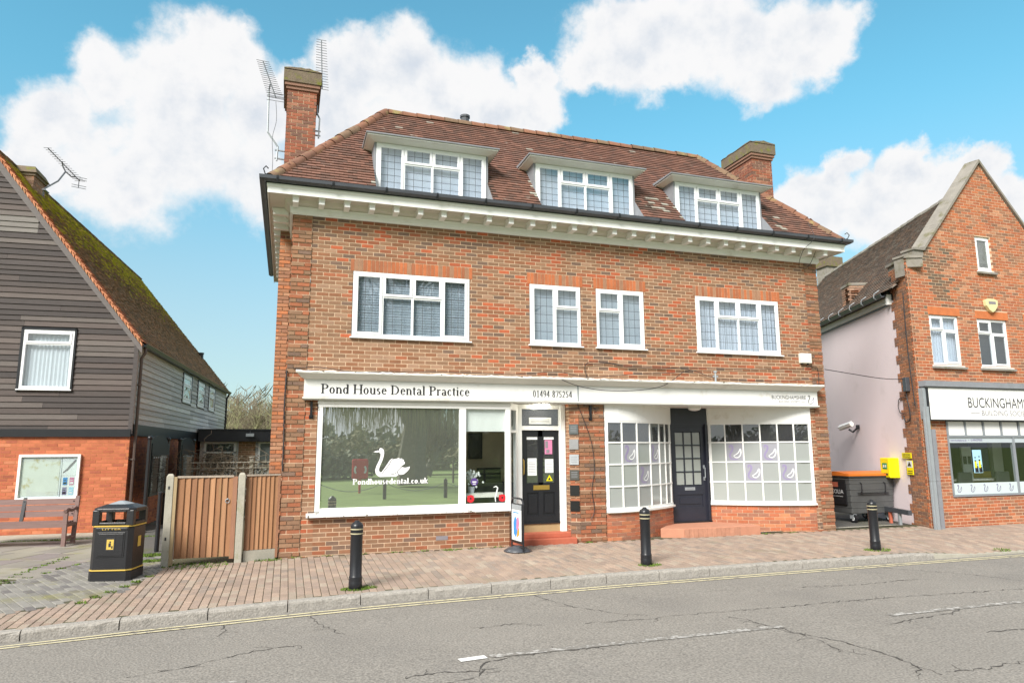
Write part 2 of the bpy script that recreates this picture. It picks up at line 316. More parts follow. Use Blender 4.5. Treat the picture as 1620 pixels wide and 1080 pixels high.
# ---------------------------------------------------------------- brickwork, tiles, lettering
def cut(a, b, holes):
    segs = [(a, b)]
    for h0, h1 in holes:
        out = []
        for s0, s1 in segs:
            if h1 <= s0 or h0 >= s1: out.append((s0, s1))
            else:
                if h0 > s0: out.append((s0, h0))
                if h1 < s1: out.append((h1, s1))
        segs = out
    return segs
BRH = .075; BL_ = .225; MJ = .014
def brickwork(root, F, L, z0, z1, pal, holes=(), nparts=300, clip=None, proud=None, mortar='mortar', name='brick', x0=0.0, zoff=0.0, meshes=None, backing=True, depth=.05, backholes=None, flush=.004, skew=0, stainf=None):
    """stretcher-bond wall in frame F: bricks face -y. holes: (xa,xb,za,zb)"""
    specs = []
    k0 = int(math.floor((z0-zoff)/BRH)); k1 = int(math.ceil((z1-zoff)/BRH))
    for k in range(k0, k1):
        za = zoff+k*BRH; zb = za+BRH-MJ; za = max(za, z0); zb = min(zb, z1)
        if zb-za < .02: continue
        zm = (za+zb)/2; hs = [(h[0], h[1]) for h in holes if h[2] < zm < h[3]]
        xs = x0-(BL_/2 if k % 2 else 0)-BL_*2
        lim = clip(zm) if clip else (x0, x0+L)
        n = int((L+BL_*4)/BL_)+1
        for i in range(n):
            a = xs+i*BL_; b = a+BL_-MJ
            a2, b2 = max(a, lim[0]), min(b, lim[1])
            if b2-a2 < .012: continue
            for s0, s1 in cut(a2, b2, hs):
                if s1-s0 > .012: specs.append((s0, s1, za, zb, s1-s0 > BL_-MJ-.001 and zb-za > BRH-MJ-.001))
    full = [s for s in specs if s[4]]
    full.sort(key=lambda s: (F.p((s[0]+s[1])/2, 0, (s[2]+s[3])/2)-CAM).length)
    chosen = set(id(s) for s in full[:nparts])
    var = []
    for j in range(14):
        mb = MB(); mb.ct = jit(rnd.choices([p[0] for p in pal], [p[1] for p in pal])[0], .12)
        hl = (BL_-MJ)/2; hh = (BRH-MJ)/2
        mb.box(-hl, hl, 0, depth, -hh, hh, skip='k'); var.append(mb.mesh(name, [MT['brick']], tint=True))
    rest = MB(F)
    for s in specs:
        pr = (proud(s, (s[2]+s[3])/2) if proud else 0)+rnd.uniform(-.0015, .0015)
        if id(s) in chosen:
            inst(name, rnd.choice(var), root, F.p((s[0]+s[1])/2, -pr, (s[2]+s[3])/2), F)
        else:
            rest.ct = jit(rnd.choices([p[0] for p in pal], [p[1] for p in pal])[0], .12)
            if stainf: rest.ct = stainf(rest.ct, (s[0]+s[1])/2, (s[2]+s[3])/2)
            rest.box(s[0], s[1], -pr, depth, s[2], s[3], skip='k')
    if rest.f: rest.build('brickwork', MT['brick'], root, tint=True, kind='stuff')
    if backing:
        bh = holes if backholes is None else backholes
        mb = MB(F); xs = sorted({x0, x0+L, *[min(max(h[i], x0), x0+L) for h in bh for i in (0, 1)]})
        if clip:
            zs = sorted({z0, z1, *[min(max(h[i], z0), z1) for h in bh for i in (2, 3)], *list(np.arange(z0, z1, .3))})
        else: zs = sorted({z0, z1, *[min(max(h[i], z0), z1) for h in bh for i in (2, 3)]})
        for a, b in zip(xs[:-1], xs[1:]):
            for c, d in zip(zs[:-1], zs[1:]):
                xm, zm = (a+b)/2, (c+d)/2
                if any(h[0] < xm < h[1] and h[2] < zm < h[3] for h in bh): continue
                if clip:
                    l0, l1 = clip(c); m0, m1 = clip(d)
                    if m1 <= m0: m0 = m1 = (m0+m1)/2
                    q = [(max(a,l0),c),(min(b,l1),c),(min(b,m1),d),(max(a,m0),d)]
                    if q[1][0] <= q[0][0]: continue
                    if q[2][0] < q[3][0]: q[2] = q[3] = ((q[2][0]+q[3][0])/2, d)
                    mb.quad(*[(u, flush, w) for u, w in q])
                else: mb.quad((a,flush,c), (b,flush,c), (b,flush,d), (a,flush,d))
        for h in bh:   # reveals
            a, b, c, d = h[0]-.003, h[1]+.003, h[2]-.003, h[3]+.003; y0, y1 = flush, .16
            mb.quad((a,y0,c),(a,y1,c),(a,y1,d),(a,y0,d)); mb.quad((b,y0,c),(b,y1,c),(b,y1,d),(b,y0,d))
            mb.quad((a,y0,d),(b,y0,d),(b,y1,d),(a,y1,d)); mb.quad((a,y0,c),(b,y0,c),(b,y1,c),(a,y1,c))
        mb.build('wall', MT[mortar], root)
def soldier(root, F, xa, xb, z, h, pal, y=-.003):
    """a flat arch of bricks on end over an opening"""
    n = max(1, round((xb-xa)/.075)); w = (xb-xa)/n
    for i in range(n):
        mb = MB(F); mb.ct = jit(rnd.choices([p[0] for p in pal], [p[1] for p in pal])[0], .12)
        mb.box(xa+i*w+.005, xa+(i+1)*w-.005, y+rnd.uniform(-.001,.001), .05, z+.005, z+h-.005); mb.build('arch_brick', MT['brick'], root, tint=True)
def inpoly(x, y, P):
    c = False; n = len(P); j = n-1
    for i in range(n):
        if (P[i][1] > y) != (P[j][1] > y) and x < (P[j][0]-P[i][0])*(y-P[i][1])/(P[j][1]-P[i][1])+P[i][0]: c = not c
        j = i
    return c
def tile_roof(root, O, u, s, P, pal, m, holes=(), nparts=300, tw=.165, g=.10, wob=.0015, stain=None, under='under', bar=True):
    """plain tiles on the plane O + a*u + b*s; P polygon in (a,b)"""
    u = Vector(u).normalized(); s = Vector(s).normalized(); n = u.cross(s).normalized()
    F = Fr(O, u, s, n)   # local x along eave, y up slope, z outwards
    A = [p[0] for p in P]; Bm = [p[1] for p in P]; specs = []
    for k in range(int(max(Bm)/g)+1):
        b = k*g; st = min(A)-(tw/2 if k % 2 else 0)
        for i in range(int((max(A)-min(A))/tw)+2):
            a = st+i*tw; c = (a+tw/2, b+g/2)
            if not inpoly(c[0], min(c[1], max(Bm)-.001), P): continue
            for sa, sb in cut(a, a+tw, [(h[0], h[1]) for h in holes if h[2] < b+g/2 < h[3]]):
                if sb-sa > .02: specs.append((sa, b, k, sb-sa))
    order = sorted([q for q in specs if q[3] > tw-.001], key=lambda q: (F.p(q[0], q[1], 0)-CAM).length); chosen = set(map(id, order[:nparts]))
    var = []; T = .022; ov = .05; lift = .036
    def tbox(mb, a, b, j, w=None):
        w = (w or tw)-.004
        z1 = lift+j; z2 = .004+j*.3
        mb.add([(a,b,z1-T),(a+w,b,z1-T),(a+w,b+g+ov,z2-T),(a,b+g+ov,z2-T),(a,b,z1),(a+w,b,z1),(a+w,b+g+ov,z2),(a,b+g+ov,z2)],
               [(0,1,5,4),(4,5,6,7),(3,0,4,7),(1,2,6,5)])
    for j in range(12):
        mb = MB(); mb.ct = jit(rnd.choices([p[0] for p in pal], [p[1] for p in pal])[0], .13)
        tbox(mb, 0, 0, rnd.uniform(-wob, wob)); var.append(mb.mesh('roof_tile', [m], tint=True))
    rest = MB(F)
    for q in specs:
        if id(q) in chosen: inst('roof_tile', rnd.choice(var), root, F.p(q[0], q[1], rnd.uniform(-.002,.003)), F)
        else:
            c = jit(rnd.choices([p[0] for p in pal], [p[1] for p in pal])[0], .13)
            if stain: c = stain(c, q[0], q[1])
            rest.ct = c; tbox(rest, q[0]+rnd.uniform(-.002,.002), q[1]+rnd.uniform(-.004,.004), rnd.uniform(-wob, wob), q[3])
    if rest.f: rest.build('roof_tiling', m, root, tint=True, kind='stuff')
    mb = MB(F)
    xs = sorted({min(A), max(A), *[h[i] for h in holes for i in (0,1)]}); ys = sorted({0, max(Bm), *[min(max(0,h[i]),max(Bm)) for h in holes for i in (2,3)]})
    if holes:
        def edge(b):
            xi = []
            for (a0,b0),(a1,b1) in zip(P, P[1:]+P[:1]):
                if b0 != b1 and min(b0,b1) <= b <= max(b0,b1): xi.append(a0+(a1-a0)*(b-b0)/(b1-b0))
            return min(xi), max(xi)
        for c, d in zip(ys[:-1], ys[1:]):
            l0, r0 = edge(c+1e-6); l1, r1 = edge(d-1e-6)
            hh = sorted([h for h in holes if h[2] < (c+d)/2 < h[3]]); cur = (l0, l1)
            for h in hh: mb.quad((cur[0],c,-.012),(h[0],c,-.012),(h[0],d,-.012),(cur[1],d,-.012)); cur = (h[1], h[1])
            mb.quad((cur[0],c,-.012),(r0,c,-.012),(r1,d,-.012),(cur[1],d,-.012))
    else: mb.poly([(a, b, -.012) for a, b in P])
    mb.build('roof', MT[under], root)
    return F
def ridge_run(root, name, A, B, pal, m=None, r=.12, step=.32):
    A = Vector(A); B = Vector(B); d = B-A; L = d.length; d.normalize(); n = max(1, round(L/step)); st = L/n
    side = d.cross(Vector((0,0,1))).normalized(); up = side.cross(d).normalized()
    F0 = Fr(A, d, side, up); var = []
    for j in range(6):
        mb = MB(); mb.ct = jit(rnd.choices([p[0] for p in pal], [p[1] for p in pal])[0], .15); mb.smooth = True
        K = 7; vs = []
        for e, rr in ((0, r*1.05), (st*.06, r*1.05), (st*1.03, r*.93)):
            for q in range(K):
                a = PI*(-.08+1.16*q/(K-1)); vs.append((e, rr*math.cos(a), rr*math.sin(a)*.85))
        mb.add(vs, [(i*K+j2, i*K+j2+1, (i+1)*K+j2+1, (i+1)*K+j2) for i in range(2) for j2 in range(K-1)]+[tuple(range(K))])
        var.append(mb.mesh(name, [m or MT['ridge']], tint=True))
    for i in range(n):
        inst(name, rnd.choice(var), root, F0.p(i*st, rnd.uniform(-.006,.006), rnd.uniform(-.008,.006)-r*.35), F0)
# ---- sans lettering from the built-in font, as mesh
_tc = {}
def sans(mb, s, x0, x1, z, h, y):
    """text s from x0 to x1 in frame, baseline z, cap height h"""
    if s not in _tc:
        cu = bpy.data.curves.new('t', 'FONT'); cu.body = s; cu.size = 1; cu.resolution_u = 3
        o = bpy.data.objects.new('t', cu); COL.objects.link(o)
        me = bpy.data.meshes.new_from_object(o.evaluated_get(bpy.context.evaluated_depsgraph_get()))
        _tc[s] = ([tuple(v.co) for v in me.vertices], [tuple(p.vertices) for p in me.polygons])
        bpy.data.objects.remove(o); bpy.data.curves.remove(cu); bpy.data.meshes.remove(me)
    vs, fs = _tc[s]; a = min(v[0] for v in vs); b = max(v[0] for v in vs); top = .69
    mb.add([(x0+(v[0]-a)/(b-a)*(x1-x0), y, z+v[1]/top*h) for v in vs], fs)
# ---- serif lettering drawn with strokes. cap height 1
SG = {
 'P':(.62,[('v',.13,0,1),('s',.13,0,.14),('s',.08,.96,.10),('o',.30,.745,.27,.255,-90,90),('h',.13,.30,.98),('h',.13,.30,.51)]),
 'H':(.80,[('v',.14,0,1),('v',.64,0,1),('s',.14,0,.14),('s',.14,.96,.14),('s',.64,0,.14),('s',.64,.96,.14),('h',.14,.64,.5)]),
 'D':(.78,[('v',.14,0,1),('s',.08,0,.10),('s',.08,.96,.10),('o',.26,.5,.44,.50,-90,90),('h',.14,.28,.98),('h',.14,.28,.02)]),
 'o':(.52,[('o',.25,.33,.22,.35,0,360)]),
 'n':(.56,[('v',.13,0,.66),('v',.42,0,.46),('s',.13,0,.11),('s',.42,0,.11),('s',.09,.62,.06),('o',.27,.46,.20,.22,0,150)]),
 'd':(.54,[('v',.41,0,1),('o',.25,.33,.22,.35,0,360),('s',.36,.96,.07),('s',.46,0,.06)]),
 'u':(.56,[('v',.13,.18,.66),('v',.42,0,.66),('s',.09,.62,.06),('s',.38,.62,.06),('s',.47,0,.06),('o',.27,.2,.20,.22,180,340)]),
 's':(.42,[('o',.20,.49,.15,.19,40,270),('o',.20,.17,.16,.19,-140,90)]),
 'e':(.48,[('o',.24,.33,.21,.35,0,325),('h',.08,.42,.38)]),
 't':(.34,[('v',.15,.08,.85),('h',.03,.30,.64),('o',.23,.12,.13,.14,180,300)]),
 'a':(.50,[('v',.36,.06,.46),('o',.22,.48,.19,.20,0,160),('o',.22,.18,.19,.20,20,340),('s',.42,.0,.06)]),
 'l':(.30,[('v',.14,0,1),('s',.14,0,.11),('s',.10,.96,.06)]),
 'r':(.42,[('v',.13,0,.66),('s',.13,0,.11),('s',.09,.62,.06),('o',.29,.47,.15,.2,40,150)]),
 'c':(.46,[('o',.24,.33,.21,.35,40,320)]),
 'i':(.30,[('v',.14,0,.66),('s',.14,0,.11),('s',.10,.62,.06),('d',.14,.88)]),
 'h':(.56,[('v',.13,0,1),('v',.42,0,.46),('s',.13,0,.11),('s',.42,0,.11),('s',.09,.96,.06),('o',.27,.46,.20,.22,0,150)]),
 'k':(.56,[('v',.13,0,1),('s',.13,0,.11),('s',.09,.96,.06),('l',(.17,.27),(.42,.64)),('l',(.24,.36),(.46,.02)),('s',.44,0,.1),('s',.42,.62,.09)]),
 '.':(.26,[('d',.11,.07)]), ' ':(.32,[]),
 '0':(.52,[('o',.25,.48,.22,.50,0,360)]), '1':(.52,[('v',.27,0,.96),('s',.27,0,.13),('l',(.14,.80),(.26,.92))]),
 '4':(.52,[('v',.34,0,.96),('h',.04,.47,.28),('l',(.06,.30),(.33,.93))]),
 '9':(.52,[('o',.25,.66,.21,.32,0,360),('l',(.43,.6),(.34,.18)),('l',(.34,.18),(.10,.0))]),
 '8':(.52,[('o',.25,.72,.18,.26,0,360),('o',.25,.24,.21,.28,0,360)]),
 '7':(.52,[('h',.06,.46,.90),('l',(.45,.90),(.20,.0)),('v',.06,.72,.9,.04)]),
 '5':(.52,[('h',.14,.42,.90),('l',(.15,.92),(.11,.52)),('o',.22,.28,.21,.30,-150,110)]),
 '2':(.52,[('o',.24,.70,.18,.27,-20,170),('l',(.40,.60),(.08,.06)),('h',.06,.46,.04)]),
}
def serif(mb, s, x0, x1, z, h, y, bold=.12, thin=.045):
    W_ = sum(SG[c][0] for c in s); sx = (x1-x0)/W_; cx = x0; k = 0
    for ch in s:
        w, st = SG[ch]
        for q in st:
            k += 1; yy = y-.0003*(k % 5)
            def P(a, b): return (cx+a*sx, yy, z+b*h)
            def bar(a0, a1, b0, b1): mb.quad(P(a0,b0), P(a1,b0), P(a1,b1), P(a0,b1))
            if q[0] == 'v': hw = (q[4] if len(q) > 4 else bold)/2; bar(q[1]-hw, q[1]+hw, q[2], q[3])
            elif q[0] == 's': bar(q[1]-q[3], q[1]+q[3], q[2], q[2]+thin)
            elif q[0] == 'h': bar(q[1], q[2], q[3]-thin/2, q[3]+thin/2)
            elif q[0] == 'd': mb.poly([P(q[1]+.07*math.cos(t*PI/4), q[2]+.07*math.sin(t*PI/4)) for t in range(8)])
            elif q[0] == 'l':
                (a0,b0),(a1,b1) = q[1], q[2]; hw = bold*.4; mb.quad(P(a0-hw,b0), P(a0+hw,b0), P(a1+hw,b1), P(a1-hw,b1))
            elif q[0] == 'o':
                _, ox, oz, rx, rz, t0, t1 = q; n = max(4, int((t1-t0)/24)); vs = []; hb = bold
                for i in range(n+1):
                    t = math.radians(t0+(t1-t0)*i/n); c, sn = math.cos(t), math.sin(t)
                    vs += [P(ox+rx*c, oz+rz*sn), P(ox+(rx-hb)*c, oz+(rz-thin)*sn)]
                mb.add(vs, [(2*i, 2*i+2, 2*i+3, 2*i+1) for i in range(n)])
        cx += w*sx
def ribbon(mb, pts, w, y, taper=True):
    """flat stroke through (x,z) points at depth y"""
    n = len(pts); L = []
    for i, (a, b) in enumerate(pts):
        a0, b0 = pts[max(0,i-1)]; a1, b1 = pts[min(n-1,i+1)]; dx, dz = a1-a0, b1-b0; l = math.hypot(dx,dz) or 1
        ww = w*(.35+.65*math.sin(PI*(i+.6)/(n+.2))) if taper else w
        L += [(a-dz/l*ww/2, y, b+dx/l*ww/2), (a+dz/l*ww/2, y, b-dx/l*ww/2)]
    mb.add(L, [(2*i, 2*i+1, 2*i+3, 2*i+2) for i in range(n-1)])
def smooth(pts, n=4):
    out = []
    for i in range(len(pts)-1):
        p0 = pts[max(0,i-1)]; p1 = pts[i]; p2 = pts[i+1]; p3 = pts[min(len(pts)-1,i+2)]
        for k in range(n):
            t = k/n; out.append(tuple(.5*(2*b+(c-a)*t+(2*a-5*b+4*c-d)*t*t+(-a+3*b-3*c+d)*t**3) for a,b,c,d in zip(p0,p1,p2,p3)))
    return out+[tuple(pts[-1])]
NECK = [(.20,.80),(.14,.88),(.18,.98),(.30,.98),(.38,.86),(.34,.66),(.20,.44),(.14,.24),(.24,.06),(.48,.0),(.72,.04)]
WING = [(.42,.26),(.60,.36),(.78,.50),(.92,.74),(.96,.54),(.90,.30),(.74,.14),(.54,.14),(.42,.26)]
def logo_swan(mb, x, z, w, h, y, m1, m2, t=.06):
    mb.cm = m1; ribbon(mb, [(x+a*w, z+b*h) for a, b in smooth(NECK)], w*t*2, y)
    mb.cm = m2; ribbon(mb, [(x+a*w, z+b*h) for a, b in smooth(WING)], w*t*1.2, y-.0005)

# ---------------------------------------------------------------- casement windows
def window(root, F, x0, x1, z0, z1, lights, y=.03, name='window', sill=True, glass='glass', blind='blind', lead=True, frame='upvc', label=None, silld=.06, fw=.058):
    """lights: (fx0,fx1,fz0,fz1,sash,nx,nz) as fractions of the opening"""
    mb = MB(F); w, h = x1-x0, z1-z0; d = .06
    mb.box(x0, x1, y, y+d, z0, z0+fw); mb.box(x0, x1, y, y+d, z1-fw, z1)
    mb.box(x0, x0+fw, y, y+d, z0+fw, z1-fw); mb.box(x1-fw, x1, y, y+d, z0+fw, z1-fw)
    R = [(x0+a*w, x0+b*w, z0+c*h, z0+e*h, s, nx, nz) for a, b, c, e, s, nx, nz in lights]
    done = set()
    for a, b, c, e, *_ in R:     # mullions and transoms at shared edges
        if b < x1-.02:
            k = ('v', round(b,3), round(c,2), round(e,2))
            if k not in done: done.add(k); mb.box(b-.022, b+.022, y+.002, y+d-.002, max(c, z0+fw), min(e, z1-fw))
        if e < z1-.02:
            k = ('h', round(e,3), round(a,2), round(b,2))
            if k not in done: done.add(k); mb.box(max(a, x0+fw), min(b, x1-fw), y+.004, y+d-.004, e-.022, e+.022)
    fr = mb.build(name, MT[frame], root, bevel=.004)
    if label: fr['label'] = label
    for a, b, c, e, s, nx, nz in R:
        ia = a+(fw if a < x0+.01 else .022); ib = b-(fw if b > x1-.01 else .022); ic = c+(fw if c < z0+.01 else .022); ie = e-(fw if e > z1-.01 else .022)
        if s:
            sw = .046; m2 = MB(F); ya, yb = y-.014, y+.03
            A0, B0, C0, E0 = ia-.012, ib+.012, ic-.012, ie+.012
            m2.box(A0, B0, ya, yb, C0, C0+sw); m2.box(A0, B0, ya, yb, E0-sw, E0); m2.box(A0, A0+sw, ya, yb, C0+sw, E0-sw); m2.box(B0-sw, B0, ya, yb, C0+sw, E0-sw)
            m2.build('sash', MT[frame], fr, bevel=.004)
            ia, ib, ic, ie = A0+sw, B0-sw, C0+sw, E0-sw; gy = y+.004
        else: gy = y+.022
        m3 = MB(F); m3.box(ia-.003, ib+.003, gy, gy+.006, ic-.003, ie+.003); m3.build('pane', MT[glass], fr)
        if lead:
            m4 = MB(F); t = .004
            for i in range(1, nx): q = ia+(ib-ia)*i/nx; m4.box(q-t, q+t, gy-.003, gy-.0005, ic, ie)
            for i in range(1, nz): q = ic+(ie-ic)*i/nz; m4.box(ia, ib, gy-.0035, gy-.001, q-t, q+t)
            m4.build('lead_strips', MT['came'], fr)
    if blind == 'slats' or blind == 'slats2':
        m5 = MB(F); n = int(h/.05); bm = 'blind' if blind == 'slats' else 'blind2'
        for i in range(n):
            q = z0+.02+i*.05; m5.quad((x0+.02,y+.085,q),(x1-.02,y+.085,q),(x1-.02,y+.094,q+.049),(x0+.02,y+.094,q+.049))
        m5.build('venetian_blind', MT[bm], fr)
    elif blind in ('curtain', 'curtain2'):
        m5 = MB(F); n = int(w/.025); vs = []; m5.smooth = True
        for i in range(n+1):
            q = x0+.01+(w-.02)*i/n; yy = y+.11+.018*math.sin(i*1.9+rnd.uniform(-.5,.5)); vs += [(q,yy,z0+.01),(q,yy,z1-.01)]
        m5.add(vs, [(2*i,2*i+2,2*i+3,2*i+1) for i in range(n)]); m5.build('net_curtain', MT['blind' if blind == 'curtain' else 'paper'], fr)
    elif blind: 
        m5 = MB(F); m5.box(x0+.01, x1-.01, y+.10, y+.11, z0+.01, z1-.01); m5.build('blind', MT[blind], fr)
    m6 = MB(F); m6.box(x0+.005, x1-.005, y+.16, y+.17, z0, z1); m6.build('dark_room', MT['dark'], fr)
    if sill:
        m7 = MB(F); m7.hexa([(x0-.04,-silld,z0-.035),(x1+.04,-silld,z0-.035),(x1+.04,y+.03,z0-.035),(x0-.04,y+.03,z0-.035),(x0-.04,-silld,z0-.012),(x1+.04,-silld,z0-.012),(x1+.04,y+.03,z0),(x0-.04,y+.03,z0)])
        m7.build('sill', MT[frame], fr, bevel=.004)
    return fr
L4 = [(0,.245,0,1,1,3,6),(.245,.5,.63,1,1,3,2),(.245,.5,0,.63,0,3,4),(.5,.755,.63,1,1,3,2),(.5,.755,0,.63,0,3,4),(.755,1,0,1,1,3,6)]
L2a = [(0,.5,0,1,1,3,6),(.5,1,.62,1,1,3,2),(.5,1,0,.62,0,3,4)]
L2b = [(0,.5,.62,1,1,3,2),(0,.5,0,.62,0,3,4),(.5,1,0,1,1,3,6)]
# ---------------------------------------------------------------- ground
def lerp(pts, x):
    if x <= pts[0][0]: (a,b),(c,d) = pts[0], pts[1]
    elif x >= pts[-1][0]: (a,b),(c,d) = pts[-2], pts[-1]
    else:
        for (a,b),(c,d) in zip(pts, pts[1:]):
            if a <= x <= c: break
    return b+(d-b)*(x-a)/(c-a)
KY = [(-8,-4.75),(-5,-4.15),(-2.8,-3.68),(-1.4,-3.42),(0.2,-3.2),(1.3,-3.08),(3.1,-2.98),(5.2,-2.90),(8.3,-2.86),(11.3,-2.86),(16,-2.9),(40,-3.2)]
def ky(x): return lerp(KY, x)           # front edge of the kerb
def gz(x, y):                           # height of the pavement
    z = -.028*min(1, max(0, (x-5)/8))+.028*min(0, y)
    if x > 10.9: z -= .075*min(1, (x-10.9)/1.1)*min(1, max(0, (-y-1.9)/1.0))
    return z
RZ = -.205
mb = MB(); mb.poly([(-900,-900,-.42),(900,-900,-.42),(900,900,-.42),(-900,900,-.42)])
g0 = mb.build('ground', MT['grass']); tag(g0, kind='structure')
# road with a little camber
mb = MB(); ys = [-3.2,-4,-5,-6.0,-7,-8,-9.2]; xs = list(range(-60, 81, 2))
def rz(x, y): return RZ-.0+.035*(1-((y+6.2)/3.1)**2)
vs = []; n = len(ys)+1
for x in xs:
    vs.append((x, ky(x)+.06, RZ-.005))
    for i, y in enumerate(ys): vs.append((x, y if i else min(ky(x)-.12, -3.0), rz(x,y)*(1 if i else 0)+(RZ if i == 0 else 0)))
fs = [(i*n+j, (i+1)*n+j, (i+1)*n+j+1, i*n+j+1) for i in range(len(xs)-1) for j in range(n-1)]
mb.add(vs, fs); rd = mb.build('road', MT['asphalt']); tag(rd, kind='structure')
def roadz(x, y):
    if y > -4: 
        yk = min(ky(x)-.12,-3.0); t = (y-yk)/(-4-yk) if y < yk else 0; return RZ+(rz(x,-4)-RZ)*max(0,t)
    return rz(x, y) if y < -4 else RZ
def strip(mb, pts, w, dz, zf=roadz):
    L = []
    for i, (x, y) in enumerate(pts):
        a, b = pts[max(0,i-1)], pts[min(len(pts)-1,i+1)]; dx, dy = b[0]-a[0], b[1]-a[1]; l = math.hypot(dx,dy)
        ww = w if isinstance(w, (int, float)) else w[i]
        for sgn in (1, -1):
            X, Y = x-dy/l*ww/2*sgn, y+dx/l*ww/2*sgn; L.append((X, Y, zf(X, Y)+dz))
    mb.add(L, [(2*i,2*i+1,2*i+3,2*i+2) for i in range(len(pts)-1)])
mb = MB()
mb2 = MB()
for o_ in (-.20, -.34):
    strip(mb, [(x*.5, ky(x*.5)+o_) for x in range(-40, 60)], .055, .006)
o = mb.build('double_yellow_line', MT['yellow'], rd)
mb = MB(); strip(mb, [(1.69+.27*i/4,-6.0+.03*i/4) for i in range(5)], .10, .007); mb.build('road_marking', MT['wline2'], rd)
mb = MB()
for a, b in ((2.0,5.4),(6.95,9.3),(10.8,14.6),(16.5,20.3),(-3.9,-.2),(-9,-5.6)): strip(mb, [(a+(b-a)*i/16,-5.97) for i in range(17)], .10, .006)
mb.build('road_marking', MT['wline'], rd)
CR = [[(-1.21,-5.5),(-.72,-5.34),(-.18,-5.0),(.24,-4.92)],[(-.57,-4.26),(-.52,-4.0),(-.58,-3.6)],[(.39,-3.5),(.47,-3.9),(.65,-4.47),(.74,-4.66)],[(3.39,-3.3),(3.5,-3.93),(3.64,-4.25),(3.87,-4.68),(4.2,-5.0)],[(3.39,-5.09),(3.97,-5.14),(4.26,-5.15),(4.62,-5.12),(5.36,-5.15),(6.17,-5.19),(6.98,-5.17),(7.88,-5.22),(8.49,-5.27),(9.96,-5.4),(14,-5.6)],[(1.12,-6.34),(1.47,-6.28),(1.77,-6.35),(1.89,-6.15),(2.27,-6.03),(3.4,-6.02)],[(1.0,-6.55),(1.4,-6.6),(1.75,-6.5),(1.89,-6.15)],[(5.1,-5.4),(5.21,-5.58),(5.34,-6.07),(5.37,-6.6),(5.31,-6.92),(5.46,-7.09)],[(5.2,-5.7),(5.32,-6.2),(5.56,-6.66),(5.63,-7.15),(5.62,-7.51),(5.62,-7.77)],[(5.62,-7.51),(5.32,-7.8)],[(5.73,-7.73),(6.14,-7.77),(6.68,-7.72),(8.3,-7.6)],[(6.6,-6.3),(6.99,-6.21),(7.66,-6.14),(8.17,-5.97)],[(7.29,-6.89),(7.8,-6.94)],[(9.65,-3.3),(9.7,-3.41),(10.34,-4.26),(10.55,-4.99)],[(-3,-6.3),(-2,-6.2),(-1.2,-6.35)],[(2.2,-4.9),(2.6,-4.85),(2.9,-5.0)],[(7.2,-4.2),(8.1,-4.35),(9.3,-4.3)]]
mb = MB()
for c in CR:
    pts = []
    for (a,b),(c2,d) in zip(c, c[1:]):
        k = max(2, int(math.hypot(c2-a,d-b)/.05))
        for i in range(k): pts.append((a+(c2-a)*i/k+rnd.gauss(0,.014), b+(d-b)*i/k+rnd.gauss(0,.016)))
    pts.append(c[-1]); strip(mb, pts, [max(.003, rnd.gauss(.008,.007)) for _ in pts], .004)
    for _ in range(len(pts)//5):   # side branches
        i = rnd.randrange(len(pts)); x, y = pts[i]; a = rnd.uniform(0, 2*PI); q = [(x,y)]
        for _k in range(rnd.randint(2,6)): a += rnd.uniform(-.7,.7); x += .04*math.cos(a); y += .03*math.sin(a); q.append((x,y))
        strip(mb, q, [.005]*len(q), .0035)
mb.build('crack', MT['crack'], rd, kind='stuff')
# kerb stones
kb = thing('kerb', (0,-3,RZ), None, None); tag(kb, kind='structure')
x = -9.0; i = 0
while x < 11.2:
    L = .915; xa, xb = x+.006, min(x+L-.006, 11.3); mb = MB(); K = 8
    prof = [(0,-.26),(0,-.035),(.008,-.014),(.03,-.002),(.13,0),(.13,-.26)]
    vs = []
    for k in range(K+1):
        xx = xa+(xb-xa)*k/K; y0 = ky(xx); zt = gz(xx, y0+.1)+.004
        for q, (py, pz) in enumerate(prof):
            j = rnd.uniform(-.006,.006) if 0 < q < 5 else 0
            vs.append((xx, y0+py+(j if q < 4 else 0), zt+pz+j*.6))
    m_ = len(prof); mb.add(vs, [(k*m_+q, (k+1)*m_+q, (k+1)*m_+q+1, k*m_+q+1) for k in range(K) for q in range(m_-1)]+[tuple(range(m_)), tuple(K*m_+q for q in range(m_))])
    mb.build('kerb_stone', MT['granite'], kb); x += L
x = 11.3; mb = MB()
while x < 30:   # dropped kerb of the crossover
    xa, xb = x+.004, x+.9; z0, z1 = gz(xa, ky(xa)), gz(xb, ky(xb)); y0, y1 = ky(xa), ky(xb)
    mb = MB(); mb.hexa([(xa,y0,-.4),(xb,y1,-.4),(xb,y1+.13,-.4),(xa,y0+.13,-.4),(xa,y0,z0+.003),(xb,y1,z1+.003),(xb,y1+.13,z1+.006),(xa,y0+.13,z0+.006)]); mb.build('kerb_stone', MT['conc'], kb); x += .905
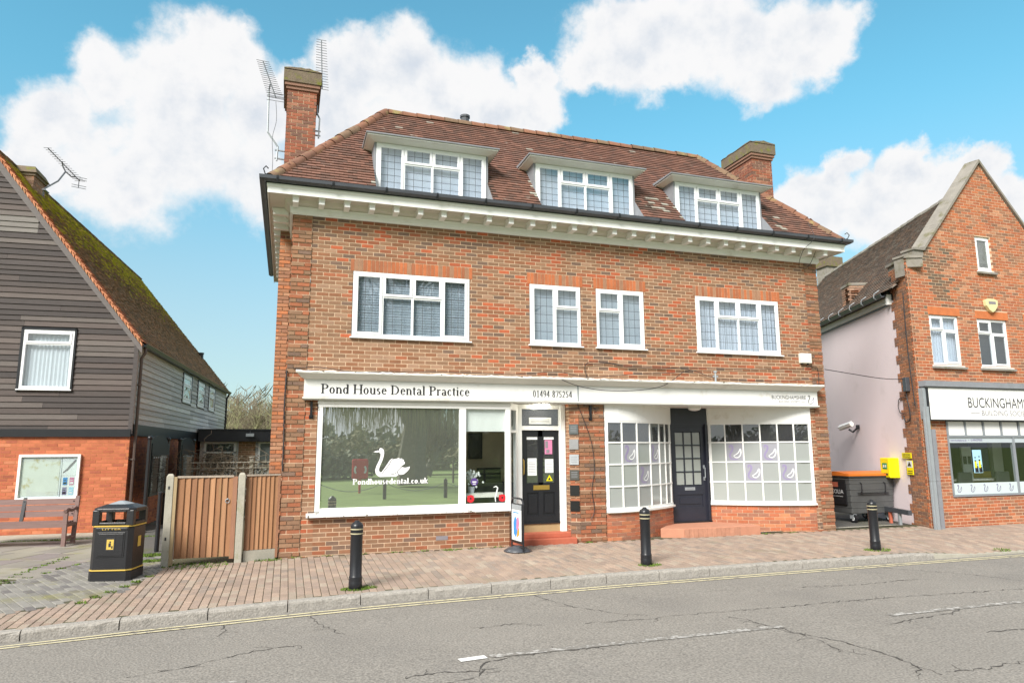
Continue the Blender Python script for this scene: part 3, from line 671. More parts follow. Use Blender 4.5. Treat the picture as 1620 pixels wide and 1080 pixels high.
# pavement: clay block paving laid in rows
pv = thing('pavement', (0,-1.5,0), None, None); tag(pv, kind='structure')
def in_red(x, y):
    if y < ky(x)+.135: return False
    if x > -1.72: return y < -.02 if x > 0 else y < -.16
    yb = lerp([(-5.2,-3.55),(-3.05,-2.80),(-2.61,-2.5),(-1.97,-1.9),(-1.72,-.6)], x)
    return y < yb
PR = [((.30,.225,.175),4),((.275,.207,.165),4),((.325,.24,.185),3),((.25,.20,.165),2),((.32,.26,.205),2)]
PG = [((.17,.16,.15),4),((.21,.2,.18),3),((.14,.13,.125),2)]
def lay(root, test, pal, cw, cl, xr, yr, m, ang=0.0, nparts=300, name='paver', zf=gz, stag=.5, org=(0,0), dz=0.0, chamf=.006):
    ca, sa = math.cos(ang), math.sin(ang); sp = []
    for i in range(int(xr[0]/cw), int(xr[1]/cw)):
        for j in range(int(yr[0]/cl)-1, int(yr[1]/cl)+1):
            u = i*cw; v = j*cl+(cl*stag if i % 2 else 0)
            X, Y = org[0]+u*ca-v*sa, org[1]+u*sa+v*ca
            if test(X, Y): sp.append((X, Y))
    sp.sort(key=lambda q: (Vector((q[0],q[1],0))-CAM).length)
    F = Fr((0,0,0),(ca,sa,0)); var = []; hw, hl = cw/2-.0035, cl/2-.0035
    def bl(mb, j=0):
        c = chamf; mb.add([(-hw,-hl,-.03),(hw,-hl,-.03),(hw,hl,-.03),(-hw,hl,-.03),(-hw,-hl,-c),(hw,-hl,-c),(hw,hl,-c),(-hw,hl,-c),(-hw+c,-hl+c,j),(hw-c,-hl+c,j),(hw-c,hl-c,j),(-hw+c,hl-c,j)],
            [(0,1,5,4),(1,2,6,5),(2,3,7,6),(3,0,4,7),(4,5,9,8),(5,6,10,9),(6,7,11,10),(7,4,8,11),(8,9,10,11)])
    for k in range(12):
        mb = MB(); mb.ct = jit(rnd.choices([p[0] for p in pal],[p[1] for p in pal])[0], .1); bl(mb); var.append(mb.mesh(name, [m], tint=True))
    rest = MB()
    for k, (X, Y) in enumerate(sp):
        z = zf(X, Y)+dz+rnd.uniform(-.0022,.0022); G = Fr((X,Y,z), (ca,sa,.028*ca*0), None)
        sy = (zf(X,Y+.1)-zf(X,Y-.1))/.2; G = Fr((X,Y,z), (ca,sa,0), (-sa,ca,sy)); G.z = G.x.cross(G.y)
        if k < nparts: inst(name, rnd.choice(var), root, (X,Y,z), G)
        else: rest.F = G; rest.ct = jit(rnd.choices([p[0] for p in pal],[p[1] for p in pal])[0], .1); bl(rest)
    if rest.f: rest.build(name.replace('paver','paving').replace('slab','slab_paving'), m, root, tint=True, kind='stuff')
lay(pv, lambda x,y: in_red(x,y) and x < 22, PR, .105, .21, (-8.5,22), (-4.8,.1), MT['paver'], nparts=300)
mb = MB(); xs = [-9,-6,-4,-3,-2,-1.7,-1,0,2,4,6,8,10,10.9,12,14,18,24,40]
yo = [0,.02,.14,.5,1.0,1.5,2.0,3.0]
for a, b in zip(xs, xs[1:]):
    for c, d in zip([.10,.35,.65,1],[.35,.65,1,99]):
        def Y(x, t): 
            y0 = ky(x)+.12; y1 = .0 if x > -1.7 else 6.0
            return y0+(y1-y0)*t if t <= 1 else y1
    K = 8
    for k in range(K):
        def yy(x, t): y0 = ky(x)+.12; return y0+(0.35-y0)*t
        p = [(a,yy(a,k/K)),(b,yy(b,k/K)),(b,yy(b,(k+1)/K)),(a,yy(a,(k+1)/K))]
        mb.quad(*[(x_,y_,gz(x_,y_)-.009) for x_,y_ in p])
mb.build('bedding', MT['joint'], pv)
# forecourt in front of the boarded house: grey blocks under the litter bin, slabs further left
fc = thing('forecourt', (-4,1,0), None, None); tag(fc, kind='structure')
mb = MB(); zb_ = lambda y: .0252*min(0,y)-.012
for xa_, xb_ in ((-14,-8),(-8,-6.5),(-6.5,-5),(-5,-3.9),(-3.9,-2.8),(-2.8,-1.66)): mb.quad((xa_,ky(xa_)+.14,zb_(ky(xa_))),(xb_,ky(xb_)+.14,zb_(ky(xb_))),(xb_,0,-.012),(xa_,0,-.012))
mb.poly([(-14,0,-.012),(-1.66,0,-.012),(-1.66,.3,-.012),(.0,.3,-.012),(.0,14,-.012),(-14,14,-.012)]); mb.build('bedding', MT['joint'], fc)
def fz(x, y): return .028*min(0, y)*.9
GREY = [(-1.70,-.4),(-1.72,.9),(-2.2,1.3),(-2.89,.87),(-3.45,-.6),(-4.6,-3.2),(-3.05,-2.80),(-2.61,-2.5),(-1.97,-1.9)]
SLABN = lambda x,y: (not inpoly(x,y,GREY)) and (not in_red(x,y)) and y > ky(x)+.3 and y < 4.2 and -9 < x < -1.75 and not (x > -2.75 and y > .75)
lay(fc, lambda x,y: inpoly(x,y,GREY) and not in_red(x,y), PG, .105, .21, (-8,8), (-8,8), MT['slab'], ang=.5, nparts=240, zf=fz, org=(-2.5,-1))
lay(fc, SLABN, [((.27,.25,.20),3),((.24,.22,.19),3),((.22,.19,.18),2)], .75, .6, (-12,10), (-10,12), MT['slab'], ang=1.12, nparts=120, name='slab', zf=fz, org=(-4,0), chamf=.01)
mb = MB(); mb.box(-9.5,-2.9,4.2,5.1,-.1,.035); o = mb.build('plinth_path', MT['conc'], fc, bevel=.01)
mb = MB(); mb.poly([(-2.8,.8,-.006),(-1.7,.35,-.006),(-1.7,14,-.006),(-3.2,14,-.006),(-3.1,4.2,-.006)]); mb.build('moss_ground', MT['asph2'], fc)
# alley between the brick buildings
mb = MB(); mb.poly([(11.6,-.18,-.045),(14.2,-.42,-.055),(20.5,14,-.03),(25,24,0),(11.7,24,0)]); al = mb.build('alley_paving', MT['asph2']); tag(al, kind='structure')
mb = MB(); mb.box(11.8,14.2,-.46,-.38,-.2,-.040); mb.build('edging', MT['conc'], al)
mb = MB(); mb.poly([(0,.2,-.012),(14,.2,-.012),(14,.6,-.05),(0,.6,-.012)]); mb.build('threshold_strip', MT['conc'], al)
# weeds and moss tufts
def tufts(name, label, spots, m='tuft'):
    mb = MB()
    for (x, y, r, n) in spots:
        for _ in range(n):
            a = rnd.uniform(0,2*PI); d = r*math.sqrt(rnd.random()); X, Y = x+d*math.cos(a), y+d*math.sin(a)*.6; z = gz(X,Y)-.004 if X > -1.8 else fz(X,Y)-.004
            h = rnd.uniform(.008,.035); t = rnd.uniform(0,PI); w = rnd.uniform(.006,.018)
            mb.add([(X-w*math.cos(t),Y-w*math.sin(t),z),(X+w*math.cos(t),Y+w*math.sin(t),z),(X+rnd.uniform(-.02,.02),Y+rnd.uniform(-.02,.02),z+h)],[(0,1,2)])
    o = mb.build(name, MT[m]); tag(o, label, 'weeds', kind='stuff'); return o
sp = [(1.03,-2.72,.20,420),(1.15,-2.68,.18,200),(5.75,-2.42,.20,260),(10.55,-2.32,.28,260),(-.15,-.12,.25,160),(3.0,-.06,.2,120),(5.75,-.06,.08,90),(-1.25,-.28,.5,350),(-2.15,1.1,.35,900),(-2.0,.4,.25,500),(13.2,-2.7,.2,120)]
sp += [(x, -.03, .1, 30) for x in [.3,.8,1.4,2.0,2.5,3.4,3.9,9.9,10.6]]
sp += [(-1.8-.1*i, -1.0-.35*i**.9, .07, 40) for i in range(6)]
sp += [(-9+.15*i, 4.15, .12, 30) for i in range(44)]+[(-3.75+.026*i, -.9+.2*i, .06, 26) for i in range(12)]+[(-4.3+.12*i,-2.9+.33*i,.07,26) for i in range(11)]
tufts('weeds', 'low green weeds and moss along walls and round the bollard feet', sp)
# verge and field behind the photographer, seen only in the shop window
mb = MB(); mb.poly([(-90,-9.3,-.17),(110,-9.3,-.17),(110,-9.5,-.06),(-90,-9.5,-.06)]); mb.poly([(-90,-9.5,-.06),(110,-9.5,-.06),(110,-9.62,-.05),(-90,-9.62,-.05)])
o = mb.build('far_kerb', MT['conc']); tag(o, kind='structure')
mb = MB(); mb.poly([(-120,-9.62,-.06),(140,-9.62,-.06),(140,-32,-.15),(-120,-32,-.15)]); mb.poly([(-120,-32,-.15),(140,-32,-.15),(140,-130,.6),(-120,-130,.6)])
o = mb.build('lawn', MT['grass']); tag(o, kind='structure')
# ================================================================ the main brick building
PM = [((.39,.098,.04),1.5),((.31,.105,.05),3),((.265,.142,.08),4),((.225,.125,.072),3.6),((.25,.11,.055),3),((.16,.10,.07),1.9),((.32,.19,.12),1)]
def qst(c, x, z): return jit((.30,.11,.055), .2) if qp(None, z) == 0 else c
PD = [((.27,.13,.07),3),((.24,.135,.08),3),((.17,.105,.075),1.6),((.32,.11,.052),2),((.27,.155,.09),3)]
PA = [((.42,.13,.05),3),((.34,.12,.055),2),((.32,.17,.10),2)]
H = thing('brick_shop_building', (0,0,0), 'long two-storey brick building with hipped tile roof, three dormers and white shopfronts', 'building')
WX = [(1.103,3.331),(4.588,5.693),(6.057,7.162),(8.448,10.628)]; WZ = (3.87, 5.10)
whole = [(a-.01, b+.01, WZ[0]-.02, WZ[1]) for a, b in WX]
holes = whole+[(.55,11.30,-.3,2.74)]
arch = [(a-.06, b+.06, WZ[1], 5.345) for a, b in WX]
FW = Fr((0,0,0),(1,0,0))
brickwork(H, FW, 11.10, -.1, 6.09, PM, [h for h in holes+arch], 240, x0=.34, zoff=.02, backholes=holes)
for a, b, z, _ in arch: soldier(H, FW, a, b, WZ[1]+.002, .235, PA)
qp = lambda s, z: 0 if (77-int(round((z-.02)/.075-.5))) % 4 == 0 else .017
brickwork(H, FW, .335, -.1, 6.09, PD, [], 0, zoff=.02, proud=qp, stainf=qst)
brickwork(H, Fr((11.445,0,0),(1,0,0)), .335, -.1, 6.09, PD, [], 0, zoff=.02, proud=qp, stainf=qst)
# stall riser under the big window, and the middle pier
brickwork(H, Fr((.55,0,0),(1,0,0)), 3.58, -.1, .66, PM[1:]+PD, [], 45, zoff=.02)
brickwork(H, Fr((4.13,0,0),(.29,.36,0)), .42, -.1, .66, PD, [], 0, zoff=.02)
brickwork(H, Fr((5.60,0,0),(1,0,0)), .55, -.1, 2.74, PM[1:], [], 0, zoff=.02, proud=qp, stainf=qst)
ca = Vector((5.60-5.44, -.10, 0)); brickwork(H, Fr((5.44,.10,0), ca), ca.length, -.1, 2.74, PM[1:], [], 0, zoff=.02, proud=qp, stainf=qst)
brickwork(H, Fr((5.44,.48,0),(0,-1,0)), .38, -.1, 2.74, PD, [], 0, zoff=.02)
# left side wall, right side wall, back
FL = Fr((0,6.2,0),(0,-1,0)); brickwork(H, Fr((0,6.2,0),(0,-1,0)), 5.865, -.1, 6.3, PM, [(3.5,4.6,-1,7)], 0, zoff=.02, backholes=[])
brickwork(H, Fr((0,.335,0),(0,-1,0)), .335, -.1, 6.09, PD, [], 0, zoff=.02, proud=qp, stainf=qst)
brickwork(H, Fr((11.78,0,0),(0,1,0)), .335, -.1, 6.09, PD, [], 0, zoff=.02, proud=qp, stainf=qst)
brickwork(H, Fr((11.78,.335,0),(0,1,0)), 5.865, -.1, 6.3, PM, [(1.2,2.35,-1,7)], 0, zoff=.02, backholes=[])
mb = MB(); mb.quad((0,6.2,-.1),(11.78,6.2,-.1),(11.78,6.2,6.3),(0,6.2,6.3)); mb.build('rear_wall', MT['mortar'], H)
# first-floor windows
for i, ((a, b), L) in enumerate(zip(WX, (L4, L2a, L2b, L4))):
    window(H, FW, a, b, WZ[0], WZ[1], L, y=.0, blind=('slats2','blind2','blind2','curtain')[i], glass='glass')
# eaves: frieze, soffit, fascia, gutter, brackets
def around(mb, prof, y1=6.5):   # profile (out, z) swept along left side, front, right side
    vs = []; n = len(prof)
    for x, y, ox, oy in ((0,y1,-1,0),(0,0,-1,-1),(11.78,0,1,-1),(11.78,y1,1,0)):
        for d, z in prof: vs.append((x+ox*d, y+oy*d, z))
    mb.add(vs, [(i*n+j, (i+1)*n+j, (i+1)*n+(j+1)%n, i*n+(j+1)%n) for i in range(3) for j in range(n)]+[tuple(range(n)), tuple(3*n+j for j in range(n))])
mb = MB(); around(mb, [(.0,6.08),(.04,6.08),(.04,6.10),(.06,6.105),(.06,6.205),(.075,6.215),(.0,6.215)]); mb.build('frieze', MT['white'], H)
CREAM = mat('cream_soffit_with_shade', (.58,.55,.48), .7, .1, 3)  # cream, darkened so the colour itself carries the shade under the eaves
mb = MB(); around(mb, [(.0,6.217),(.065,6.217),(.07,6.24),(.13,6.265),(.17,6.32),(.435,6.32),(.435,6.334),(.0,6.334)]); mb.build('bed_moulding', CREAM, H)
mb = MB(); around(mb, [(.0,6.335),(.44,6.335),(.445,6.295),(.46,6.295),(.455,6.40),(.475,6.42),(.475,6.46),(.0,6.46)]); mb.build('cornice', MT['white'], H)
mm = MB(); mm.box(-.05,.05,-.375,-.10,-.125,0); mm.box(-.062,.062,-.395,-.12,-.026,-.003); me = mm.mesh('modillion', [MT['white']])
for i in range(27): inst('modillion', me, H, (.02+i*.4515, -.0, 6.318), FW)
for sx_, FX in ((0, Fr((0,0,0),(0,-1,0))), (11.78, Fr((0,0,0),(0,1,0)))):
    for i in range(1, 13): inst('modillion', me, H, (sx_+(-.0 if sx_ == 0 else .0), .0+i*.4515, 6.318), FX)
gp = [(.475,6.50),(.50,6.475),(.55,6.47),(.60,6.50),(.605,6.56),(.595,6.565),(.585,6.51),(.55,6.485),(.505,6.49),(.485,6.51),(.48,6.56),(.475,6.56)]
mb = MB(); around(mb, gp); g_ = mb.build('gutter', MT['gutter'], H)
mb = MB(); around(mb, [(.44,6.46),(.478,6.46),(.478,6.50),(.44,6.50)]); mb.build('fascia_board', MT['gutter'], H)
mm = MB(); mm.add([(sx*.018, y, z) for sx in (-1,1) for y, z in [(0,-.035),(-.05,-.045),(-.13,-.04),(-.143,.02),(-.143,.062),(-.0,.062)]], [(i, i+1, i+7, i+6) for i in range(5)]+[tuple(range(5,-1,-1)), tuple(range(6,12))])
me = mm.mesh('gutter_union', [MT['black']])
for i in range(14): inst('gutter_union', me, H, (-.3+i*.95, -.468, 6.505), FW)
# roof
TP = [((.17,.082,.058),4),((.15,.075,.055),3),((.195,.095,.068),2),((.13,.07,.052),2)]
PIT = math.radians(49.8); cp, sp_ = math.cos(PIT), math.sin(PIT); SL = 2.32/cp; EZ = 6.545
DX = [(1.463,3.665),(4.741,6.995),(8.055,10.297)]
s0 = .47/cp; sTop = 1.08/cp
def stain(c, a, b):
    x = a-.47
    for d0, d1 in DX:
        if d0-.55 < x < d0-.02 and b < 1.5 and rnd.random() < .22*(1.5-b): return (.36,.34,.29)
        if d1+.1 < x < d1+.45 and .15 < b < 1.0 and rnd.random() < .22: return (.36,.33,.28)
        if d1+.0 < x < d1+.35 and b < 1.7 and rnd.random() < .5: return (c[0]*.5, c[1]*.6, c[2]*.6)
    if rnd.random() < .008: return (.30,.26,.22)
    return c
FR = tile_roof(H, (-.47,-.47,EZ), (1,0,0), (0,cp,sp_), [(0,0),(12.72,0),(12.72-2.32,SL),(2.32,SL)], TP, MT['tile'], holes=[(a+.47-.035, b+.47+.035, -.1, sTop) for a, b in DX], nparts=300, stain=stain)
tile_roof(H, (-.47,6.67,EZ), (0,-1,0), (cp,0,sp_), [(0,0),(7.14,0),(7.14-2.32,SL),(2.32,SL)], TP, MT['tile'], nparts=0)
tile_roof(H, (12.25,-.47,EZ), (0,1,0), (-cp,0,sp_), [(0,0),(7.14,0),(7.14-2.32,SL),(2.32,SL)], TP, MT['tile'], nparts=0)
tile_roof(H, (12.25,6.67,EZ), (-1,0,0), (0,-cp,sp_), [(0,0),(12.72,0),(12.72-2.32,SL),(2.32,SL)], TP, MT['tile'], nparts=0, tw=.33, g=.2)
RZT = EZ+2.32*math.tan(PIT)
mb = MB(); mb.quad((1.85,1.85,RZT),(9.93,1.85,RZT),(9.93,4.35,RZT),(1.85,4.35,RZT)); mb.build('flat_roof', MT['lead'], H)
RP = [((.20,.09,.052),3),((.17,.08,.05),2),((.16,.10,.06),2)]
ridge_run(H, 'ridge_tile', (1.9,1.85,RZT+.02), (9.9,1.85,RZT+.02), RP)
ridge_run(H, 'hip_tile', (-.45,-.45,EZ+.03), (1.85,1.85,RZT+.03), RP, r=.125)
ridge_run(H, 'hip_tile', (12.23,-.45,EZ+.03), (9.93,1.85,RZT+.03), RP, r=.125)
for X in (-.47, 12.25):   # hip irons
    mb = MB(); q = -1 if X < 0 else 1
    mb.tube([(X-q*.1,-.4,6.58),(X+q*.04,-.52,6.60),(X+q*.07,-.55,6.68),(X+q*.03,-.53,6.74),(X-q*.01,-.5,6.71)], .011, 5); mb.build('hip_iron', MT['black'], H)
# dormers
for di, (a, b) in enumerate(DX):
    z0, z1 = 6.60, 7.66; yb = (z1-EZ)/math.tan(PIT)-.47
    mb = MB(); mb.box(a-.004, b+.004, .35, .36, 6.7, 7.69); dm = mb.build('dormer', MT['dark'], H)
    for x, s in ((a-.045, 1), (b+.045, -1)):
        x2 = x+s*.04; mb = MB(); mb.prism([(.0,6.62),(.0,z1+.05),(yb+.15,z1+.05),(yb+.08,z1-.12)], min(x,x2), max(x,x2), ax='x'); mb.build('dormer_cheek', MT['lead'], dm)
    mb = MB(); mb.prism([(-.46,6.56),(.0,6.60),(.0,7.12)], a-.036, a-.026, ax='x'); mb.prism([(-.46,6.56),(.0,6.60),(.0,7.12)], b+.026, b+.036, ax='x')
    
    for xa_, xb_ in (): mb.quad((xa_,-.45,EZ+.062),(xb_,-.45,EZ+.062),(xb_,.62,EZ+.062+1.07*math.tan(PIT)),(xa_,.62,EZ+.062+1.07*math.tan(PIT)))
    mb.quad((a-.03,-.47,6.57),(b+.03,-.47,6.57),(b+.03,.02,6.69),(a-.03,.02,6.69)); mb.build('flashing', MT['lead'], dm)
    window(dm, FW, a, b, 6.685, 7.69, L4, y=-.012, name='window', sill=False, blind='blind', glass='glass')
    mb = MB(); y0, y1 = -.30, yb+.45; e = .23    # boxed cornice under the flat lead roof
    for (pa, pz) in (((-.0,7.56),(-.17,7.70)),):
        o1 = .045; o2 = .17
        mb.hexa([(a-o1,-.02,7.695),(b+o1,-.02,7.695),(b+o1,y1,7.695),(a-o1,y1,7.695),(a-o2,-.02-o2,7.74),(b+o2,-.02-o2,7.74),(b+o2,y1,7.74),(a-o2,y1,7.74)])
        o3 = .20; mb.box(a-o3, b+o3, -.02-o3, y1, 7.742, 7.768)
    mb.build('dormer_cornice', MT['whiteold'], dm)
    mb = MB(); o3 = .225; mb.hexa([(a-o3,-.02-o3,7.770),(b+o3,-.02-o3,7.770),(b+o3,y1,7.770),(a-o3,y1,7.770),(a-o3,-.02-o3,7.795),(b+o3,-.02-o3,7.795),(b+o3,y1,7.84),(a-o3,y1,7.84)]); mb.build('dormer_roof', MT['lead'], dm)
# chimneys
for cx0, cx1, side in ((-.25,.35,-1), (11.45,12.07,1)):
    mb = MB(); mb.box(cx0+.008, cx1-.008, 1.608, 2.712, 5.8, 9.38); ch = mb.build('chimney', MT['mortar'], H)
    w = cx1-cx0; PC = [((.27,.085,.045),3),((.22,.08,.05),3),((.17,.085,.06),2),((.30,.13,.08),1)]
    brickwork(ch, Fr((cx0,1.6,0),(1,0,0)), w, 6.0, 9.38, PC, [], 30, zoff=.02, backing=False)
    brickwork(ch, Fr((cx0,2.72,0),(0,-1,0)), 1.12, 6.0, 9.38, PC, [], 10, zoff=.02, backing=False)
    brickwork(ch, Fr((cx1,1.6,0),(0,1,0)), 1.12, 6.0, 9.38, PC, [], 0, zoff=.02, backing=False)
    brickwork(ch, Fr((cx1,2.72,0),(-1,0,0)), w, 6.0, 9.38, PC, [], 0, zoff=.02, backing=False)
    for k, (o_, z0, z1) in enumerate(((.03,9.38,9.45),(.06,9.45,9.52))):
        mb = MB(); mb.ct = (.24,.13,.09); mb.box(cx0-o_, cx1+o_, 1.6-o_, 2.72+o_, z0, z1); mb.build('corbel', MT['brick'], ch, tint=True)
    mb = MB(); K = 9; vs = []; o_ = .085
    xs = [cx0-o_+(w+2*o_)*i/K for i in range(K+1)]; ysv = [1.6-o_+(1.12+2*o_)*i/12 for i in range(13)]
    for z in (9.64, 9.82):
        pass
    mb.box(cx0-o_, cx1+o_, 1.6-o_, 2.72+o_, 9.522, 9.80); 
    vs = [(x, y, 9.80+.05*math.sin(3.0*(i/K))+rnd.uniform(0,.035)) for i, x in enumerate(xs) for y in ysv]
    mb.add(vs, [(i*13+j, (i+1)*13+j, (i+1)*13+j+1, i*13+j+1) for i in range(K) for j in range(12)])
    e1 = [(i*13) for i in range(K+1)]
    mb.add([vs[i*13] for i in range(K+1)]+[(x, 1.6-o_, 9.78) for x in xs], [(i, i+1, K+2+i, K+1+i) for i in range(K)])
    mb.add([vs[j] for j in range(13)]+[(cx0-o_, y, 9.78) for y in ysv], [(i, i+1, 14+i, 13+i) for i in range(12)])
    mb.add([vs[K*13+j] for j in range(13)]+[(cx1+o_, y, 9.78) for y in ysv], [(i, i+1, 14+i, 13+i) for i in range(12)])
    mb.build('chimney_cap', MT['capmoss'], ch)
    # breast on the side wall below the eaves
    mb = MB(); xa, xb = (cx0, 0) if side < 0 else (11.78, cx1); mb.box(xa+.02*(side<0), xb-.02*(side>0), 1.62, 2.7, -.1, 6.2); br = mb.build('chimney_breast', MT['mortar'], H)
    PB = [((.42,.16,.07),3),((.36,.17,.09),3),((.30,.15,.09),2),((.40,.22,.13),1)]
    brickwork(br, Fr((xa,1.6,0),(1,0,0)), xb-xa, -.1, 6.30, PB, [], 15, zoff=.02, backing=False)
    if side < 0: brickwork(br, Fr((cx0,2.72,0),(0,-1,0)), 1.12, -.1, 6.3, PB, [], 0, zoff=.02, backing=False)
    else: brickwork(br, Fr((cx1,1.6,0),(0,1,0)), 1.12, -.1, 6.3, PB, [], 0, zoff=.02, backing=False)
mb = MB(); mb.lathe([(.10,0),(.10,.25),(.12,.25),(.12,.30),(.06,.33)], 12, (3.75,2.1,RZT+.03)); mb.build('roof_vent', MT['gutter'], H)
# ---------------- shopfront: fascia cornice, sills, frames
mb = MB(); n = 60; vs = []; X0, X1 = .15, 11.50   # moulded cornice over both signs, its top edge broken and uneven
prof = [(-.10,3.045),(-.13,3.045),(-.15,3.06),(-.19,3.075),(-.27,3.135),(-.30,3.145),(-.30,3.165)]
mb.cm = 0
for i in range(n+1):
    t = i/n; x = X0+(X1-X0)*t
    for y, z in prof:
        e = (X0+.17*(1-(-y-.10)/.2)) if i == 0 else ((X1-.06*(1-(-y-.10)/.2)) if i == n else x); vs.append((e, y, z))
k = len(prof); mb.add(vs, [(i*k+j,(i+1)*k+j,(i+1)*k+j+1,i*k+j+1) for i in range(n) for j in range(k-1)]+[tuple([0,1,2,3,4,5,6]), tuple(n*k+j for j in range(k))])
cn = mb.build('shopfront_cornice', MT['whiteold'], H)
mb = MB(); n = 160; vs = []
for i in range(n+1):
    x = X0+(X1-X0)*i/n; j = rnd.uniform(-.012,.010); vs += [(x,-.305+rnd.uniform(-.006,.012),3.163),(x,-.30,3.185+j),(x,-.12,3.20+j*.5),(x,.01,3.215)]
mb.add(vs, [(i*4+j,(i+1)*4+j,(i+1)*4+j+1,i*4+j+1) for i in range(n) for j in range(3)]); mb.build('flashing', MT['peel'], cn)
mb = MB(); mb.box(.30,11.46,-.10,.02,2.745,3.045); mb.build('fascia_backing', MT['whiteold'], H)
mb = MB(); mb.box(.28,11.46,-.15,.0,2.705,2.735); mb.box(.30,11.44,-.125,.0,2.685,2.705); mb.build('fascia_moulding', MT['whiteold'], H)
mb = MB(); mb.quad((.3,-.1,2.70),(11.5,-.1,2.70),(11.5,1.3,2.70),(.3,1.3,2.70)); mb.build('soffit', MT['whiteold'], H)
# big window
mb = MB()
mb.box(.56,4.15,-.035,.06,2.565,2.685); mb.box(.545,4.165,-.055,.0,2.625,2.665)
mb.box(.56,.645,-.03,.06,.74,2.57); mb.box(3.14,3.27,-.03,.06,.79,2.57); mb.box(4.055,4.15,-.03,.06,.72,2.57); mb.box(.645,4.055,-.025,.06,.70,.80)
sf = mb.build('shop_window', MT['white'], H, bevel=.005)
mb = MB(); mb.hexa([(.42,-.12,.655),(4.20,-.12,.655),(4.20,.04,.655),(.42,.04,.655),(.42,-.12,.685),(4.20,-.12,.685),(4.20,.04,.735),(.42,.04,.735)]); mb.build('sill', MT['peel'], sf)
mb = MB(); mb.box(.645,3.14,.0,.008,.80,2.566); mb.build('pane', MT['glassbig'], sf)
mb = MB(); mb.box(3.27,4.055,.0,.008,.80,2.566); mb.build('pane', MT['glassclear'], sf)
mb = MB(); mb.box(.62,3.17,.10,.11,.70,2.62); mb.build('blind', mat('film', (.75,.78,.70), .9, .1), sf)
mb = MB(); mb.box(3.25,4.06,.04,.05,2.14,2.60); mb.build('blind', MT['paper'], sf)
# corner glazing of the entrance
FG = Fr((4.135,.0,0),(.29,.36,0)); Lg = .44
mb = MB(); mb.box(0,.05,-.02,.03,.62,2.69,); mb.box(Lg-.09,Lg,-.02,.03,.62,2.69); mb.box(.05,Lg-.09,-.02,.03,.62,.72); mb.box(.05,Lg-.09,-.02,.03,2.55,2.69); mb.F = FG
mb = MB(FG)
for q in ((0,.06,.62,2.69),(Lg-.10,Lg,.0,2.69),(.06,Lg-.10,.62,.74),(.06,Lg-.10,2.56,2.69),(.06,Lg-.10,2.12,2.17)): mb.box(q[0],q[1],-.02,.04,q[2],q[3])
eg = mb.build('entrance_side_window', MT['white'], H)
mb = MB(FG); mb.box(.06,Lg-.10,.01,.018,.74,2.56); mb.build('pane', MT['glass'], eg)
# room behind
mb = MB(); mb.quad((3.2,1.7,.1),(4.9,1.7,.1),(4.9,1.7,2.7),(3.2,1.7,2.7)); mb.quad((.3,.15,.1),(.3,3.0,.1),(.3,3.0,2.7),(.3,.15,2.7)); mb.quad((3.2,.3,.1),(3.2,1.2,.1),(3.2,1.2,2.7),(3.2,.3,2.7))
mb.quad((5.55,.5,.1),(5.55,3.0,.1),(5.55,3.0,2.7),(5.55,.5,2.7)); mb.quad((4.9,1.7,.1),(5.55,3.0,.1),(5.55,3.0,2.7),(4.9,1.7,2.7)); mb.build('room_wall', MT['room'], H)
mb = MB(); mb.quad((.3,.1,.15),(6,.1,.15),(6,3,.15),(.3,3,.15)); mb.build('room_floor', MT['whiteold'], H)
mb = MB(); mb.quad((.3,1.3,2.71),(12,1.3,2.71),(12,3.2,2.71),(.3,3.2,2.71)); mb.quad((6.1,1.9,.0),(11.7,1.9,.0),(11.7,1.9,2.7),(6.1,1.9,2.7)); mb.quad((6.12,.05,0),(6.12,1.9,0),(6.12,1.9,2.7),(6.12,.05,2.7)); mb.quad((11.5,.05,0),(11.5,1.9,0),(11.5,1.9,2.7),(11.5,.05,2.7)); mb.build('inner_wall', MT['blind2'], H)
mb = MB(); mb.quad((0,.02,3.4),(11.7,.02,3.4),(11.7,6.1,3.4),(0,6.1,3.4)); mb.build('upper_floor', MT['dark'], H)
